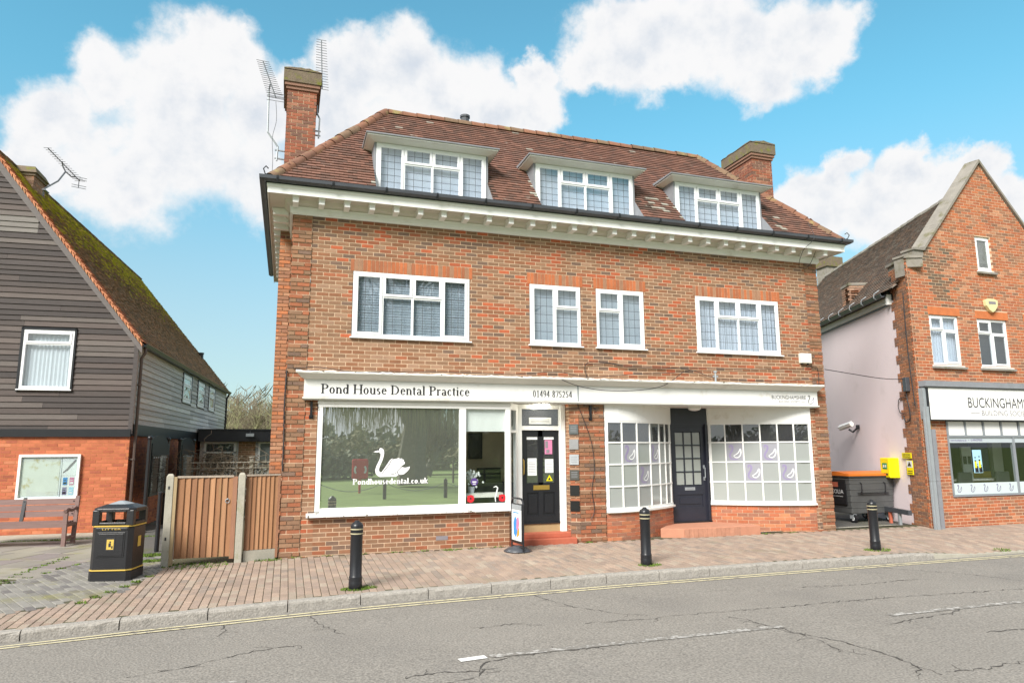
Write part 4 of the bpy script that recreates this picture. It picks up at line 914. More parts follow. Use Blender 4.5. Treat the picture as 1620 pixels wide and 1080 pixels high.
# ---------------- doors
def door_a():
    # black panelled door with two tall glazed lights
    Y = .93; xa, xb = 4.70, 5.215+.01; xa, xb = 4.71, 5.53
    F = Fr((4.51,.36,0),(1,0,0)); w = .80
    mb = MB(F); st = .105
    mb.box(0,st,0,.045,.38,2.17); mb.box(w-st,w,0,.045,.38,2.17); mb.box(w/2-.05,w/2+.05,0,.045,1.1,2.17); mb.box(w/2-.05,w/2+.05,0,.045,.50,.95)
    mb.box(st,w-st,0,.045,2.05,2.17); mb.box(st,w-st,0,.045,.95,1.14); mb.box(st,w-st,0,.045,.38,.50)
    for a, b in ((st, w/2-.05), (w/2+.05, w-st)):
        mb.box(a,b,.022,.04,.50,.95); mb.box(a+.035,b-.035,.006,.022,.55,.90)
    d = mb.build('entrance_door', MT['black'], H); d['label'] = 'black panelled door with two tall glazed lights and notices'
    for a, b in ((st, w/2-.05), (w/2+.05, w-st)):
        m = MB(F); m.box(a,b,.02,.026,1.14,2.05); m.build('pane', MT['glassd'], d)
    m = MB(F); m.box(0,w,-.025,.05,.345,.378); m.build('threshold', MT['black'], d)
    m = MB(F); m.box(.24,.58,-.012,.0,1.0,1.09); m.box(.28,.54,-.016,-.012,1.02,1.07); m.build('letter_plate', MT['brass'], d)
    m = MB(F); m.tube([(.03,0,1.30),(.03,-.05,1.32),(.03,-.06,1.45),(.03,-.05,1.58),(.03,0,1.60)], .011, 6); m.build('handle', MT['brass'], d)
    for nm, q, mm_ in (('notice',(.13,.32,1.28,1.62),'paper'),('notice',(.50,.68,1.33,1.60),'paper'),('notice',(.50,.66,1.70,1.98),'pink'),('notice',(.11,.34,1.99,2.05),'paper'),('notice',(.48,.70,1.99,2.05),'paper')):
        m = MB(F); m.box(q[0],q[1],.014,.018,q[2],q[3]); m.build(nm, MT[mm_], d)
    m = MB(F); m.cm = 0
    for k in range(7): m.box(.15,.30,.0125,.0135,1.34+k*.032,1.348+k*.032)
    for k in range(6): m.box(.52,.66,.0125,.0135,1.37+k*.032,1.377+k*.032)
    m.box(.51,.57,.012,.0135,1.82,1.96); m.box(.53,.60,.012,.0135,1.72,1.79)
    m.build('notice_print', MT['greyink'], d)
    m = MB(F); m.add([(.52,.012,1.17),(.66,.012,1.17),(.59,.012,1.29)],[(0,1,2)]); m.build('warning_sticker', MT['yellowb'], d)
    m = MB(F); m.add([(.555,.0115,1.185),(.625,.0115,1.185),(.59,.0115,1.245)],[(0,1,2)]); m.build('warning_mark', MT['ink'], d)
    # frame, fanlight, jambs
    m = MB(F); m.box(-.09,0,-.03,.07,.0,2.69); m.box(w,w+.10,-.03,.07,.0,2.69); m.box(0,w,-.03,.07,2.175,2.26); m.box(0,w,-.03,.07,2.60,2.69); m.box(w+.02,w+.12,-.07,-.03,.18,2.69)
    f = m.build('door_frame', MT['white'], H, bevel=.004)
    m = MB(F); m.box(0,w,.01,.016,2.26,2.60); m.build('pane', MT['glassd'], f)
    m = MB(F); m.box(.16,.64,-.004,.008,2.30,2.43); m.build('number_plate', MT['paper'], f)
    m = MB(F); 
    for k in range(3): m.box(.2,.6,-.006,-.0045,2.33+k*.03,2.338+k*.03)
    m.build('number_plate_print', MT['greyink'], f)
    m = MB(F); m.box(0,w,.0,.06,.19,.343); m.build('sub_sill', mat('tan_board', (.36,.26,.13), .7, .2, 4), f)
door_a()
mb = MB(); mb.box(4.16,5.50,-.06,.45,-.05,.10); mb.build('step', MT['stepred'], H, bevel=.012)
mb = MB(); mb.box(4.30,5.44,.10,.45,.10,.19); mb.build('step', MT['stepred'], H, bevel=.012)
def door_b():
    F = Fr((8.275,.96,0),(1,0,0)); w = .86; mb = MB(F); st = .10; z0, z1 = .20, 2.29
    mb.box(0,st,0,.045,z0,z1); mb.box(w-st,w,0,.045,z0,z1); mb.box(st,w-st,0,.045,z1-.13,z1); mb.box(st,w-st,0,.045,z0,z0+.30); mb.box(st,w-st,0,.045,.78,.98)
    mb.hexa([(st,.04,.50),(w-st,.04,.50),(w-st,.04,.78),(st,.04,.78),(st,.02,.50),(w-st,.02,.50),(w-st,.02,.78),(st,.02,.78)])
    mb.box(st+.0,w-st,.012,.02,.50,.52); mb.box(st,w-st,.012,.02,.76,.78); mb.box(st+.07,w-st-.07,.006,.03,.57,.71)
    gx = [st+(w-2*st)*i/3 for i in range(4)]; gzz = [.98+(z1-.13-.98)*i/4 for i in range(5)]
    for g in gx[1:3]: mb.box(g-.014,g+.014,.004,.04,.98,z1-.13)
    for g in gzz[1:4]: mb.box(st,w-st,.006,.038,g-.014,g+.014)
    d = mb.build('glazed_door', MT['dkblue'], H); d['label'] = 'dark navy door with twelve small frosted panes'
    for i in range(3):
        for j in range(4):
            m = MB(F); m.box(gx[i]+.012,gx[i+1]-.012,.02,.025,gzz[j]+.012,gzz[j+1]-.012); m.build('pane', MT['frost'], d)
    m = MB(F); m.box(.30,.56,-.008,.0,.87,.935); m.build('letter_plate', MT['steel'], d)
    m = MB(F); m.box(.34,.52,-.010,-.008,.89,.915); m.build('letter_flap', MT['lead'], d)
    m = MB(F); m.tube([(w-.045,0,1.12),(w-.045,-.05,1.14),(w-.045,-.05,1.36),(w-.045,0,1.38)], .012, 6); m.box(w-.065,w-.02,-.006,0,1.08,1.16); m.box(w-.065,w-.02,-.006,0,1.34,1.42); m.build('handle', MT['steel'], d)
    m = MB(F); m.box(-.055,0,-.03,.06,.18,2.34); m.box(w,w+.075,-.03,.06,.18,2.34); m.box(-.055,w+.075,-.03,.06,2.34,2.42); m.box(-.055,w+.075,-.01,.05,2.42,2.70); m.box(w+.0,w+.04,-.06,-.03,.18,2.34); m.box(0,w,-.02,.05,2.29,2.34)
    f = m.build('door_frame', MT['dkblue'], H)
    m = MB(F); m.box(-.06,w+.08,-.06,.06,.165,.20); m.build('threshold', MT['black'], f)
door_b()
# ---------------- the two bow windows
C1 = [(6.17,0),(6.36,0.0),(6.56,.017),(6.96,.114),(7.372,.31),(7.75,.53),(8.0,.70),(8.20,.86)]
C2 = [(9.235,.965),(9.55,.75),(9.869,.54),(10.19,.35),(10.539,.20),(10.885,.075),(11.10,.02),(11.30,0)]
def arclen(c):
    L = [0]
    for (a,b),(c2,d) in zip(c, c[1:]): L.append(L[-1]+math.hypot(c2-a,d-b))
    return L
def at(c, L, s):
    s = max(0, min(L[-1]-1e-6, s))
    for i in range(len(L)-1):
        if L[i] <= s <= L[i+1]:
            t = (s-L[i])/(L[i+1]-L[i]); (a,b),(c2,d) = c[i], c[i+1]; return Vector((a+(c2-a)*t, b+(d-b)*t, 0))
def nearest_s(c, L, x):   # arclength at a given x
    for i in range(len(L)-1):
        a, b = c[i][0], c[i+1][0]
        if a <= x <= b: return L[i]+(L[i+1]-L[i])*(x-a)/(b-a)
def bow(c0, mx, label, swans, lil):
    c = smooth(c0, 4); L = arclen(c); ms = [nearest_s(c, L, x) for x in mx]
    z0, z1 = .585, 2.345; rows = [z0+.03,1.045,1.485,1.925,2.335]
    def sweep(mb, za, zb, yo, yi, s0=0, s1=None):
        s1 = L[-1] if s1 is None else s1; K = max(1, int((s1-s0)/.08)); vs = []
        for i in range(K+1):
            s = s0+(s1-s0)*i/K; p = at(c, L, s); d = (at(c, L, s+.03)-at(c, L, s-.03)).normalized(); n = Vector((d.y,-d.x,0))
            for o_ in (yo, yi):
                q = p+n*o_
                vs += [(q.x,q.y,za),(q.x,q.y,zb)]
        mb.add(vs, [f for i in range(K) for f in ((4*i,4*i+4,4*i+5,4*i+1),(4*i+1,4*i+5,4*i+7,4*i+3),(4*i+3,4*i+7,4*i+6,4*i+2),(4*i+2,4*i+6,4*i+4,4*i))]+[(0,1,3,2),(4*K,4*K+1,4*K+3,4*K+2)])
    mb = MB(); sweep(mb, z0-.045, z0-.005, .055, -.05); sweep(mb, z0-.005, z0+.045, .01, -.05)
    sweep(mb, 2.325, 2.36, .012, -.05)
    for r in rows[1:4]: sweep(mb, r-.014, r+.014, .006, -.04)
    for i, s in enumerate(ms):
        p = at(c, L, s); d = (at(c, L, s+.03)-at(c, L, s-.03)).normalized(); F = Fr(p, d); w = .032 if i in (0, len(ms)-1) else .014
        mb.F = F; mb.box(-w, w, -.010, .04, z0+.04, 2.33); mb.F = WF
    bw = mb.build('bow_window', MT['white'], H); bw['label'] = label
    mb = MB(); sweep(mb, 2.36, 2.70, .018, -.03); mb.build('head_board', MT['white'], bw)
    for i in range(len(ms)-1):
        a, b = at(c, L, ms[i]), at(c, L, ms[i+1]); d = b-a; F = Fr(a, d)
        for j in range(4):
            m = MB(F); m.box(.012, d.length-.012, .008, .013, rows[j]+.012, rows[j+1]-.012)
            mt = 'glassd' if j == 3 else ('frostl' if (i,j) in swans else 'frost')
            pn = m.build('pane', MT[mt], bw)
            if (i,j) in swans:
                m = MB(F); k = min(d.length-.08, .30); cx = d.length/2-k/2; m.cm = 0
                logo_swan(m, cx, rows[j]+.06, k, .31, .0065, 0, 1, .07); m.build('swan_print', [MT['lilac'], MT['paper']], pn)
    # curved brick base
    base = MB(); bz = [(-.1+.02-.0+k*.075) for k in range(0, 9)]
    pl = [((.42,.13,.06),3),((.36,.13,.07),3),((.46,.17,.08),2),((.30,.13,.08),1.5)]
    for k, zb in enumerate(bz):
        if zb+.065 > z0-.045: zt = z0-.046
        else: zt = zb+.065
        if zt-zb < .02: continue
        s = -.112 if k % 2 else 0
        while s < L[-1]:
            sa, sb = max(0, s), min(L[-1], s+.215); s += .225
            if sb-sa < .04: continue
            A, B = at(c, L, sa), at(c, L, sb); m = MB(Fr(A, B-A)); m.ct = jit(rnd.choices([p[0] for p in pl],[p[1] for p in pl])[0], .12)
            m.box(0, (B-A).length, -.0, .05, zb, zt, skip='k'); m.build('brick', MT['brick'], bw, tint=True)
    mb = MB(); sweep(mb, -.1, z0-.05, -.007, -.06); mb.build('wall', MT['mortar'], bw)
bow(C1, [6.205,6.56,6.96,7.372,7.70,7.93,8.15], 'bow window left of the navy door, five panes wide in view', {(1,2),(3,2),(2,1)}, 0)
bow(C2, [9.27,9.55,9.869,10.19,10.539,10.885,11.265], 'wide bow window right of the navy door', {(1,2),(3,2),(2,1),(4,1)}, 0)
mb = MB(); mb.prism([(7.48,.20),(7.9,-.02),(9.75,-.05),(9.75,.3),(9.2,1.0),(8.2,1.0)], -.06, .165, ax='z'); stp = mb.build('step', MT['stepter'], H, bevel=.01)
mb = MB(Fr((7.9,-.022,0),(1,0,0))); n = 17
for i in range(n):
    m = MB(Fr((7.9,-.03,0),(1,0,0))); m.ct = jit((.46,.22,.14),.1); m.box(i*.109+.003,(i+1)*.109-.003,-.012,.0,-.03,.15); m.build('brick', MT['brick'], stp, tint=True)
# ================================================================ left: boarded house
tl = math.radians(-3.4); LX = Vector((math.cos(tl), math.sin(tl), 0)); LY = Vector((-math.sin(tl), math.cos(tl), 0)); LO = Vector((-3.35, 4.97, 0))
FA = Fr(LO, LX)                       # local x<0 to the left, y into the depth
FAg = Fr(LO-LX*6.6, LX)               # gable face, x from 0..6.6
FS = Fr(LO, LY, -LX)                  # side wall, x along depth
E_ = thing('boarded_house', tuple(LO), 'dark weatherboarded house with orange brick ground floor and mossy tiled roof', 'house')
PO = [((.46,.14,.065),5),((.41,.115,.055),3),((.33,.095,.05),1.8),((.50,.18,.09),2)]
brickwork(E_, FAg, 6.6, -.05, 2.19, PO, [], 200, mortar='mortar_o', zoff=-.03, flush=.004)
brickwork(E_, FS, 14.17, -.05, 2.19, [((.38,.12,.05),3),((.30,.10,.05),3),((.44,.16,.06),1)], [], 60, mortar='mortar_o', zoff=-.03, flush=.004)
RX, RZ_ = 3.3, 8.59; sl = (RZ_-4.33)/RX
def board(root, F, a, b, z, h, c, y=-.0, bot=.038):
    m = MB(F); m.ct = c; m.hexa([(a,y-bot,z),(b,y-bot,z),(b,y+.01,z),(a,y+.01,z),(a,y-.012,z+h+.02),(b,y-.012,z+h+.02),(b,y+.01,z+h+.02),(a,y+.01,z+h+.02)])
    m.build('weatherboard', MT['board'], root, tint=True)
DB = [(.078,.060,.053),(.060,.047,.042),(.098,.078,.069),(.050,.040,.037),(.11,.092,.082)]
GB = [(.48,.46,.44),(.43,.41,.39),(.55,.53,.50),(.37,.355,.34)]
# gable boards
win = (4.30-.04, 5.31+.04, 3.17-.03, 4.52+.03)
z = 2.26; 
mb = MB(FAg); mb.prism([(0,4.55),(.16,4.55),(3.3,8.55),(6.44,4.55),(6.6,4.55),(6.6,4.3)][1:4], -.004, .02); mb.box(0,4.28,-.004,.02,2.19,4.5); mb.box(5.33,6.6,-.004,.02,2.19,4.5); mb.box(4.28,5.33,-.004,.02,2.19,3.17); mb.box(.2,6.4,-.004,.02,4.5,4.6); mb.build('gable_wall', MT['dark'], E_)
mb = MB(FAg); mb.box(-.0,6.62,-.06,.0,2.13,2.30); mb.build('sill_board', MT['black'], E_)
while z < 8.3:
    h = rnd.uniform(.115,.14); lim = max(0, (z+h-4.33)/sl) if z > 4.2 else 0
    a0, b0 = lim+.02, 6.6-lim-.02
    if b0-a0 < .1: break
    hs = [(win[0], win[1])] if z+h*.6 > win[2] and z+h*.4 < win[3] else []
    for sa, sb in cut(a0, b0, hs):
        cuts = [sa]; 
        while sb-cuts[-1] > 3.4: cuts.append(cuts[-1]+rnd.uniform(1.8,3.0))
        cuts.append(sb)
        for p, q in zip(cuts, cuts[1:]):
            cc = jit(rnd.choice(DB), .15)
            if 6.76 < z < 7.08 and p < 4.35: q2 = min(q, 4.35); board(E_, FAg, p+.002, q2, z, h, (.17,.155,.14)); p = q2
            if q-p > .05: board(E_, FAg, p+.002, q-.002, z+rnd.uniform(-.003,.003), h, cc)
    z += h
# side boards
z = 2.42; swin = [(5.0,6.85,3.25,4.15),(7.35,9.2,3.22,4.12),(9.5,11.3,3.2,4.1)]
swin = [(5.15,6.45,3.30,4.13),(7.55,8.85,3.30,4.13),(9.75,11.05,3.30,4.13)]
mb = MB(FS); mb.box(0,14.17,-.004,.02,2.19,3.28); mb.box(0,14.17,-.004,.02,4.14,4.3); [mb.box(p_,q_,-.004,.02,3.28,4.14) for p_,q_ in ((0,5.13),(6.47,7.53),(8.87,9.73),(11.07,14.17))]; mb.build('side_wall', MT['dark'], E_)
mb = MB(FS); mb.box(0,14.17,-.05,0,2.16,2.42); mb.build('sill_board', MT['black'], E_)
while z < 4.22:
    h = rnd.uniform(.125,.14); hs = [(a-.06, b+.06) for a, b, c, d in swin if z+h*.6 > c-.05 and z+h*.4 < d+.05]
    for sa, sb in cut(.06, 14.1, hs):
        cuts = [sa]
        while sb-cuts[-1] > 4.4: cuts.append(cuts[-1]+rnd.uniform(2.6,3.9))
        cuts.append(sb)
        for p, q in zip(cuts, cuts[1:]): board(E_, FS, p+.002, q-.002, z, min(h, 4.26-z), jit(rnd.choice(GB), .1))
    z += h
mb = MB(FS); mb.box(-.035,.06,-.04,.0,2.2,4.3); mb.build('corner_board', MT['board'], E_, tint=True)
mb = MB(FAg); mb.box(6.555,6.64,-.045,.0,2.2,4.3); mb.ct = (.07,.06,.058); mb.t = [(.07,.06,.058)]*6; mb.build('corner_board', MT['board'], E_, tint=True)
window(E_, FAg, 4.30, 5.31, 3.19, 4.52, [(0,1,.76,1,1,1,1),(0,1,0,.76,0,1,1)], y=-.05, blind='curtain2', lead=False, glass='glass', silld=.09)
mb = MB(FAg); 
for q in ((4.25,4.30,3.13,4.57),(5.31,5.35,3.13,4.57),(4.25,5.35,4.52,4.57)): mb.box(q[0],q[1],-.06,.0,q[2],q[3])
mb.build('window_casing', MT['black'], E_)
for a, b, c, d in swin:
    m = MB(FS)
    for q in ((a-.06,a,c-.05,d+.05),(b,b+.06,c-.05,d+.05),(a,b,d,d+.05),(a,b,c-.05,c)): m.box(q[0],q[1],-.05,.0,q[2],q[3])
    m.build('window_casing', MT['black'], E_)
    window(E_, FS, a, b, c, d, [(0,1,.62,1,1,1,1),(0,1,0,.62,1,1,1)], y=-.035, blind='paper', lead=False, glass='glass', fw=.09, silld=.07)
# barge boards, verge tiles
for s in (-1, 1):
    x0_ = 3.3; m = MB(FAg); th_ = math.atan(sl)
    def q(u, w, y): return (3.3+s*u, y, w)
    m.add([(3.3+s*3.42,-.055,4.33-.12*sl-.13),(3.3+s*3.42,-.055,4.33-.12*sl+.02),(3.3,-.055,8.62),(3.3,-.055,8.40),(3.3+s*3.42,.0,4.33-.12*sl-.13),(3.3+s*3.42,.0,4.33-.12*sl+.02),(3.3,.0,8.62),(3.3,.0,8.40)],[(0,1,2,3),(4,5,6,7),(0,4,5,1),(1,5,6,2),(3,2,6,7)])
    m.t = [(.14,.125,.12)]*5; m.build('barge_board', MT['board'], E_, tint=True)
pr = math.atan(sl); cpl, spl = math.cos(pr), math.sin(pr); SLl = 3.36/cpl
TM = [((.29,.18,.10),3),((.23,.15,.085),3),((.34,.20,.115),2),((.18,.13,.08),2)]
def mossy(c, a, b):
    t = b/SLl
    if a < .20: return (.50,.20,.10) if rnd.random() < .8 else (.40,.15,.08)
    if rnd.random() < max(0, (t-.45))*1.9: return rnd.choice([(.46,.42,.03),(.52,.46,.05),(.30,.29,.03),(.40,.30,.10)])
    if a < .45 and rnd.random() < .4: return (.24,.12,.07)
    return c
Oe = FA.p(.12,-.10,4.30-.12*0)
tile_roof(E_, Oe, LY, (-LX)*cpl+Vector((0,0,1))*spl, [(0,0),(14.3,0),(12.76,SLl),(0,SLl)], TM, MT['tile_moss'], nparts=0, stain=mossy, tw=.165, g=.10, wob=.006)
Ow = FA.p(-6.72,14.2,4.30); tile_roof(E_, Ow, -LY, LX*cpl+Vector((0,0,1))*spl, [(0,0),(14.3,0),(14.3,SLl),(1.54,SLl)], TM, MT['tile_moss'], nparts=0, stain=None, tw=.33, g=.2)
mb = MB(FA); mb.add([(0.1,14.17,4.3),(-6.7,14.17,4.3),(-3.3,12.66,8.59)],[(0,1,2)]); mb.box(-6.6,0,14.1,14.17,0,4.3); mb.build('rear_wall', MT['board'], E_, tint=True)
mb = MB(FA); mb.quad((-6.6,0,0),(-6.6,14.17,0),(-6.6,14.17,4.3),(-6.6,0,4.3)); mb.build('far_wall', MT['dark'], E_)
ridge_run(E_, 'ridge_tile', FA.p(-3.3,-.1,8.63), FA.p(-3.3,12.66,8.63), [((.16,.15,.03),2),((.2,.13,.06),1)], m=MT['tile_moss'], r=.13)
# moss cushions along the ridge
mb = MB(FA)
for _ in range(260):
    t = rnd.uniform(-.1,12.6); d = abs(rnd.gauss(0,.7)); x = -3.3+d*cpl+.02; zz = 8.66-d*spl; r = rnd.uniform(.03,.09)
    k = 6; vs = [(x, t, zz+r*.5)]+[(x+r*math.cos(2*PI*j/k)*.8, t+r*math.sin(2*PI*j/k)*1.3, zz-r*math.cos(2*PI*j/k)*.8*sl-.01) for j in range(k)]
    mb.add(vs, [(0,1+j,1+(j+1)%k) for j in range(k)])
mb.build('moss_cushions', mat('moss', (.32,.32,.03), .95, .5, 8, .5, 30), E_, kind='stuff')
# verge undercloak of orange tiles
mb = MB(FAg); n = 46
for i in range(n):
    t0, t1 = i/n, (i+1)/n; u0, u1 = 3.42*(1-t0), 3.42*(1-t1); w0, w1 = 8.64-u0*sl, 8.64-u1*sl
    m = MB(FAg); m.ct = jit(rnd.choice([(.50,.21,.11),(.42,.16,.08),(.55,.26,.14)]), .12)
    m.add([(3.3+u0,-.10,w0-.02),(3.3+u1+.02,-.10,w1-.02),(3.3+u1+.02,-.10,w1+.045),(3.3+u0,-.10,w0+.045),(3.3+u0,.06,w0-.0),(3.3+u1+.02,.06,w1-.0),(3.3+u1+.02,.06,w1+.05),(3.3+u0,.06,w0+.05)],[(0,1,2,3),(3,2,6,7),(0,4,5,1),(0,3,7,4),(1,5,6,2)]); m.build('verge_tile', MT['ridge'], E_, tint=True)
# gutter and downpipes
mb = MB(FA); mb.prism([(.10,4.20),(.19,4.20),(.22,4.28),(.20,4.28),(.18,4.23),(.11,4.23),(.10,4.28),(.08,4.28)], -.02, 14.2); mb.build('gutter', MT['black'], E_)
mb = MB(FA); mb.box(0,.08,-.02,14.2,4.22,4.30); mb.build('fascia_board', MT['black'], E_)
BR = mat('brown_pipe', (.09,.065,.055), .4, .2)
mb = MB(FA); mb.tube([(.15,.12,4.2),(.15,.12,4.08),(.09,.10,3.95),(.09,.10,.05)], .036, 8)
for zz in (3.3,1.6,.6): mb.tube([(.09,.10,zz),(.09,.10,zz+.05)], .05, 8); mb.box(.0,.09,.05,.15,zz+.01,zz+.04)
mb.build('downpipe', BR, E_)
mb = MB(FA); mb.tube([(.15,14.0,4.2),(.06,14.0,4.0),(.06,14.0,.0)], .04, 6); mb.build('downpipe', MT['black'], E_)
# chimney and flue
mb = MB(FA); cx, cy = -3.12, 1.35; mb.box(cx-.24,cx+.24,cy-.28,cy+.42,7.4,8.55); c_ = mb.build('chimney', MT['mortar'], E_)
PCc = [((.30,.19,.13),3),((.26,.15,.10),3),((.38,.2,.12),1)]
brickwork(c_, FA.off(cx-.25,cy-.29,0), .50, 7.4, 8.53, PCc, [], 10, backing=False)
brickwork(c_, Fr(FA.p(cx+.25,cy-.29,0), LY, -LX), .72, 7.4, 8.53, PCc, [], 15, backing=False)
mb = MB(FA); mb.box(cx-.28,cx+.28,cy-.32,cy+.46,8.53,8.60); mb.hexa([(cx-.32,cy-.36,8.60),(cx+.32,cy-.36,8.60),(cx+.32,cy+.50,8.60),(cx-.32,cy+.50,8.60),(cx-.24,cy-.26,8.78),(cx+.24,cy-.26,8.78),(cx+.24,cy+.40,8.75),(cx-.24,cy+.40,8.75)]); mb.build('chimney_cap', MT['capmoss'], c_)
mb = MB(FA); mb.tube([(-.9,13.0,4.9),(-.9,13.0,5.25)], .14, 8, r2=.10); mb.tube([(-.9,13.0,5.2),(-.9,13.0,5.75)], .10, 8); mb.tube([(-.9,13.0,5.76),(-.9,13.0,5.82)], .12, 8); mb.build('flue_pipe', MT['black'], E_)
# ---------------- notice case on the brick front
T = thing('map_noticeboard', tuple(FA.p(-1.54,-.05,.76)), 'white framed glass case with a town map and small leaflets above the bench', 'noticeboard')
mb = MB(FA); a, b, c, d = -2.14, -.94, .76, 1.745; w = .055
for q in ((a,b,c,c+w),(a,b,d-w,d),(a,a+w,c+w,d-w),(b-w,b,c+w,d-w)): mb.box(q[0],q[1],-.07,-.005,q[2],q[3])
mb.build('frame', MT['white'], T, bevel=.006)
mb = MB(FA); mb.box(a+w,b-w,-.02,-.006,c+w,d-w); mb.build('backing', MT['paper'], T)
mb = MB(FA); mb.box(a+.08,a+.80,-.026,-.021,c+.10,d-.10); mb.build('town_map', MT['map'], T)
mb = MB(FA); mb.box(a+.84,b-.08,-.026,-.021,d-.46,d-.08); s_ = mb.build('street_plan', MT['paper'], T)
mb = MB(FA); ribbon(mb, [(a+.87,d-.40),(a+.95,d-.33),(a+1.0,d-.26),(a+1.08,d-.16),(a+1.10,d-.12)], .05, -.0275); mb.build('plan_drawing', MT['greyink'], s_)
k = 0
for zz in (c+.32, c+.11):
    for xx in (a+.88, a+1.01):
        m = MB(FA); m.box(xx,xx+.085,-.026,-.021,zz,zz+.16); l = m.build('leaflet', MT[('blue','pink','lilac','sky')[k]], T); k += 1
        m = MB(FA); m.box(xx+.01,xx+.075,-.0275,-.0265,zz+.02,zz+.06); m.box(xx+.01,xx+.06,-.0275,-.0265,zz+.09,zz+.105); m.build('leaflet_print', MT['ink' if k % 2 else 'paper'], l)
mb = MB(FA); mb.box(a+.83,a+.836,-.03,-.021,c+w,d-w); mb.build('divider', MT['steel'], T)
mb = MB(FA); mb.box(a+w,b-w,-.055,-.05,c+w,d-w); mb.build('glass', MT['glassmap'], T)
# ---------------- two black cabinets against the side wall
def cabinet(ya, yb, label):
    F = Fr(FA.p(.42,ya,0), LY, -LX); w = yb-ya; T = thing('black_noticeboard', tuple(FA.p(.42,(ya+yb)/2,0)), label, 'noticeboard', 'black post mounted noticeboards beside the boarded house')
    for x in (0, w):
        m = MB(F); m.tube([(x,0,0),(x,0,2.06)], .045, 10); p = m.build('post', MT['black'], T)
        m = MB(); c = F.p(x,0,2.10); m.smooth = True; m.lathe([(.0,-.06),(.035,-.05),(.055,-.02),(.06,.0),(.055,.025),(.035,.05),(.0,.06)], 12, tuple(c)); m.build('ball_finial', MT['black'], p)
    m = MB(F); m.box(.07,w-.07,-.05,.05,.78,1.98); m.box(.05,w-.05,-.06,.06,1.72,1.76); m.box(.05,w-.05,-.06,.06,1.28,1.30); m.build('cabinet', MT['black'], T)
    m = MB(F); m.box(.12,w-.12,-.062,-.052,.84,1.70); m.build('glass', MT['glassd'], T)
    m = MB(F); n = 12; P = [(.07,1.98)]+[(w/2-(w/2-.07)*math.cos(PI*i/n), 1.98+.20*math.sin(PI*i/n)) for i in range(1,n)]+[(w-.07,1.98)]
    m.prism(P, -.02, .02); m.build('arched_crest', MT['black'], T)
    m = MB(F); 
    for i in range(7): m.box(.2+i*(w-.4)/7,.2+i*(w-.4)/7+.1,-.066,-.0625,1.64,1.67)
    m.build('strip_light', MT['steel'], T); return T
cabinet(.0, 1.85, 'black noticeboard with ball finials nearest the street, by the brown downpipe')
cabinet(3.3, 5.25, 'black noticeboard with ball finials further back, beside the flat roofed building')
T = thing('slim_post', (-2.12,1.58,0), 'slim black steel post standing in moss left of the timber gate', 'post')
mb = MB(); mb.tube([(-2.12,1.58,0),(-2.12,1.58,1.02)], .04, 10); mb.build('post_tube', MT['black'], T); mb = MB(); mb.lathe([(.0,0),(.045,.0),(.045,.03),(.03,.045),(.0,.05)], 10, (-2.12,1.58,1.02)); mb.build('post_cap', MT['black'], T)
# ================================================================ flat-roofed building behind
K_ = thing('flat_roofed_building', (-1.6,13.0,0), 'low flat-roofed building with black fascia between the two houses', 'building')
mb = MB(); mb.box(-2.75,1.5,13.05,17,.0,2.15); mb.build('wall', mat('pale_infill', (.5,.5,.47), .8, .2, 2), K_)
mb = MB(); mb.box(-2.80,1.6,12.8,17.2,2.12,2.50); mb.box(-2.82,1.62,12.75,17.2,2.50,2.54); mb.build('roof_fascia', MT['black'], K_)
PKb = [((.26,.15,.08),2),((.32,.17,.09),2),((.22,.14,.07),1)]
brickwork(K_, Fr((-1.52,13.03,0),(1,0,0)), .55, 0, 2.12, PKb, [], 40)
for a, b, nm in ((-2.62,-1.60,'clear'),(-.88,1.3,'boarded')):
    m = MB()
    for q in ((a,b,2.04,2.10),(a,b,1.12,1.17),(a,a+.07,.1,2.04),(b-.07,b,.1,2.04)): m.box(q[0],q[1],13.0-.02,13.04,q[2],q[3])
    if nm == 'clear': m.box(a,b,12.98,13.04,1.72,1.77)
    f = m.build('window_frame', MT['whiteold'], K_)
    m = MB(); m.box(a+.07,b-.07,13.01,13.018,1.17,2.04); m.build('pane', MT['glassd'] if nm == 'clear' else mat('grey_panel', (.12,.14,.13), .5, .1), f)
    m = MB(); m.box(a+.07,b-.07,13.02,13.03,.1,1.12); m.build('panel', MT['whiteold'], f)
T = thing('floodlight', (-1.15,12.7,2.4), 'small black floodlight fixed to the black flat roof fascia', 'lamp')
mb = MB(); mb.box(-1.30,-1.0,12.55,12.68,2.26,2.40); mb.build('lamp_body', MT['black'], T); mb = MB(); mb.tube([(-1.15,12.78,2.45),(-1.15,12.7,2.45),(-1.15,12.64,2.38)], .02, 5); mb.build('bracket', MT['black'], T)
mb = MB(); mb.box(-1.28,-1.02,12.54,12.548,2.28,2.38); mb.build('lens', MT['steel'], T)
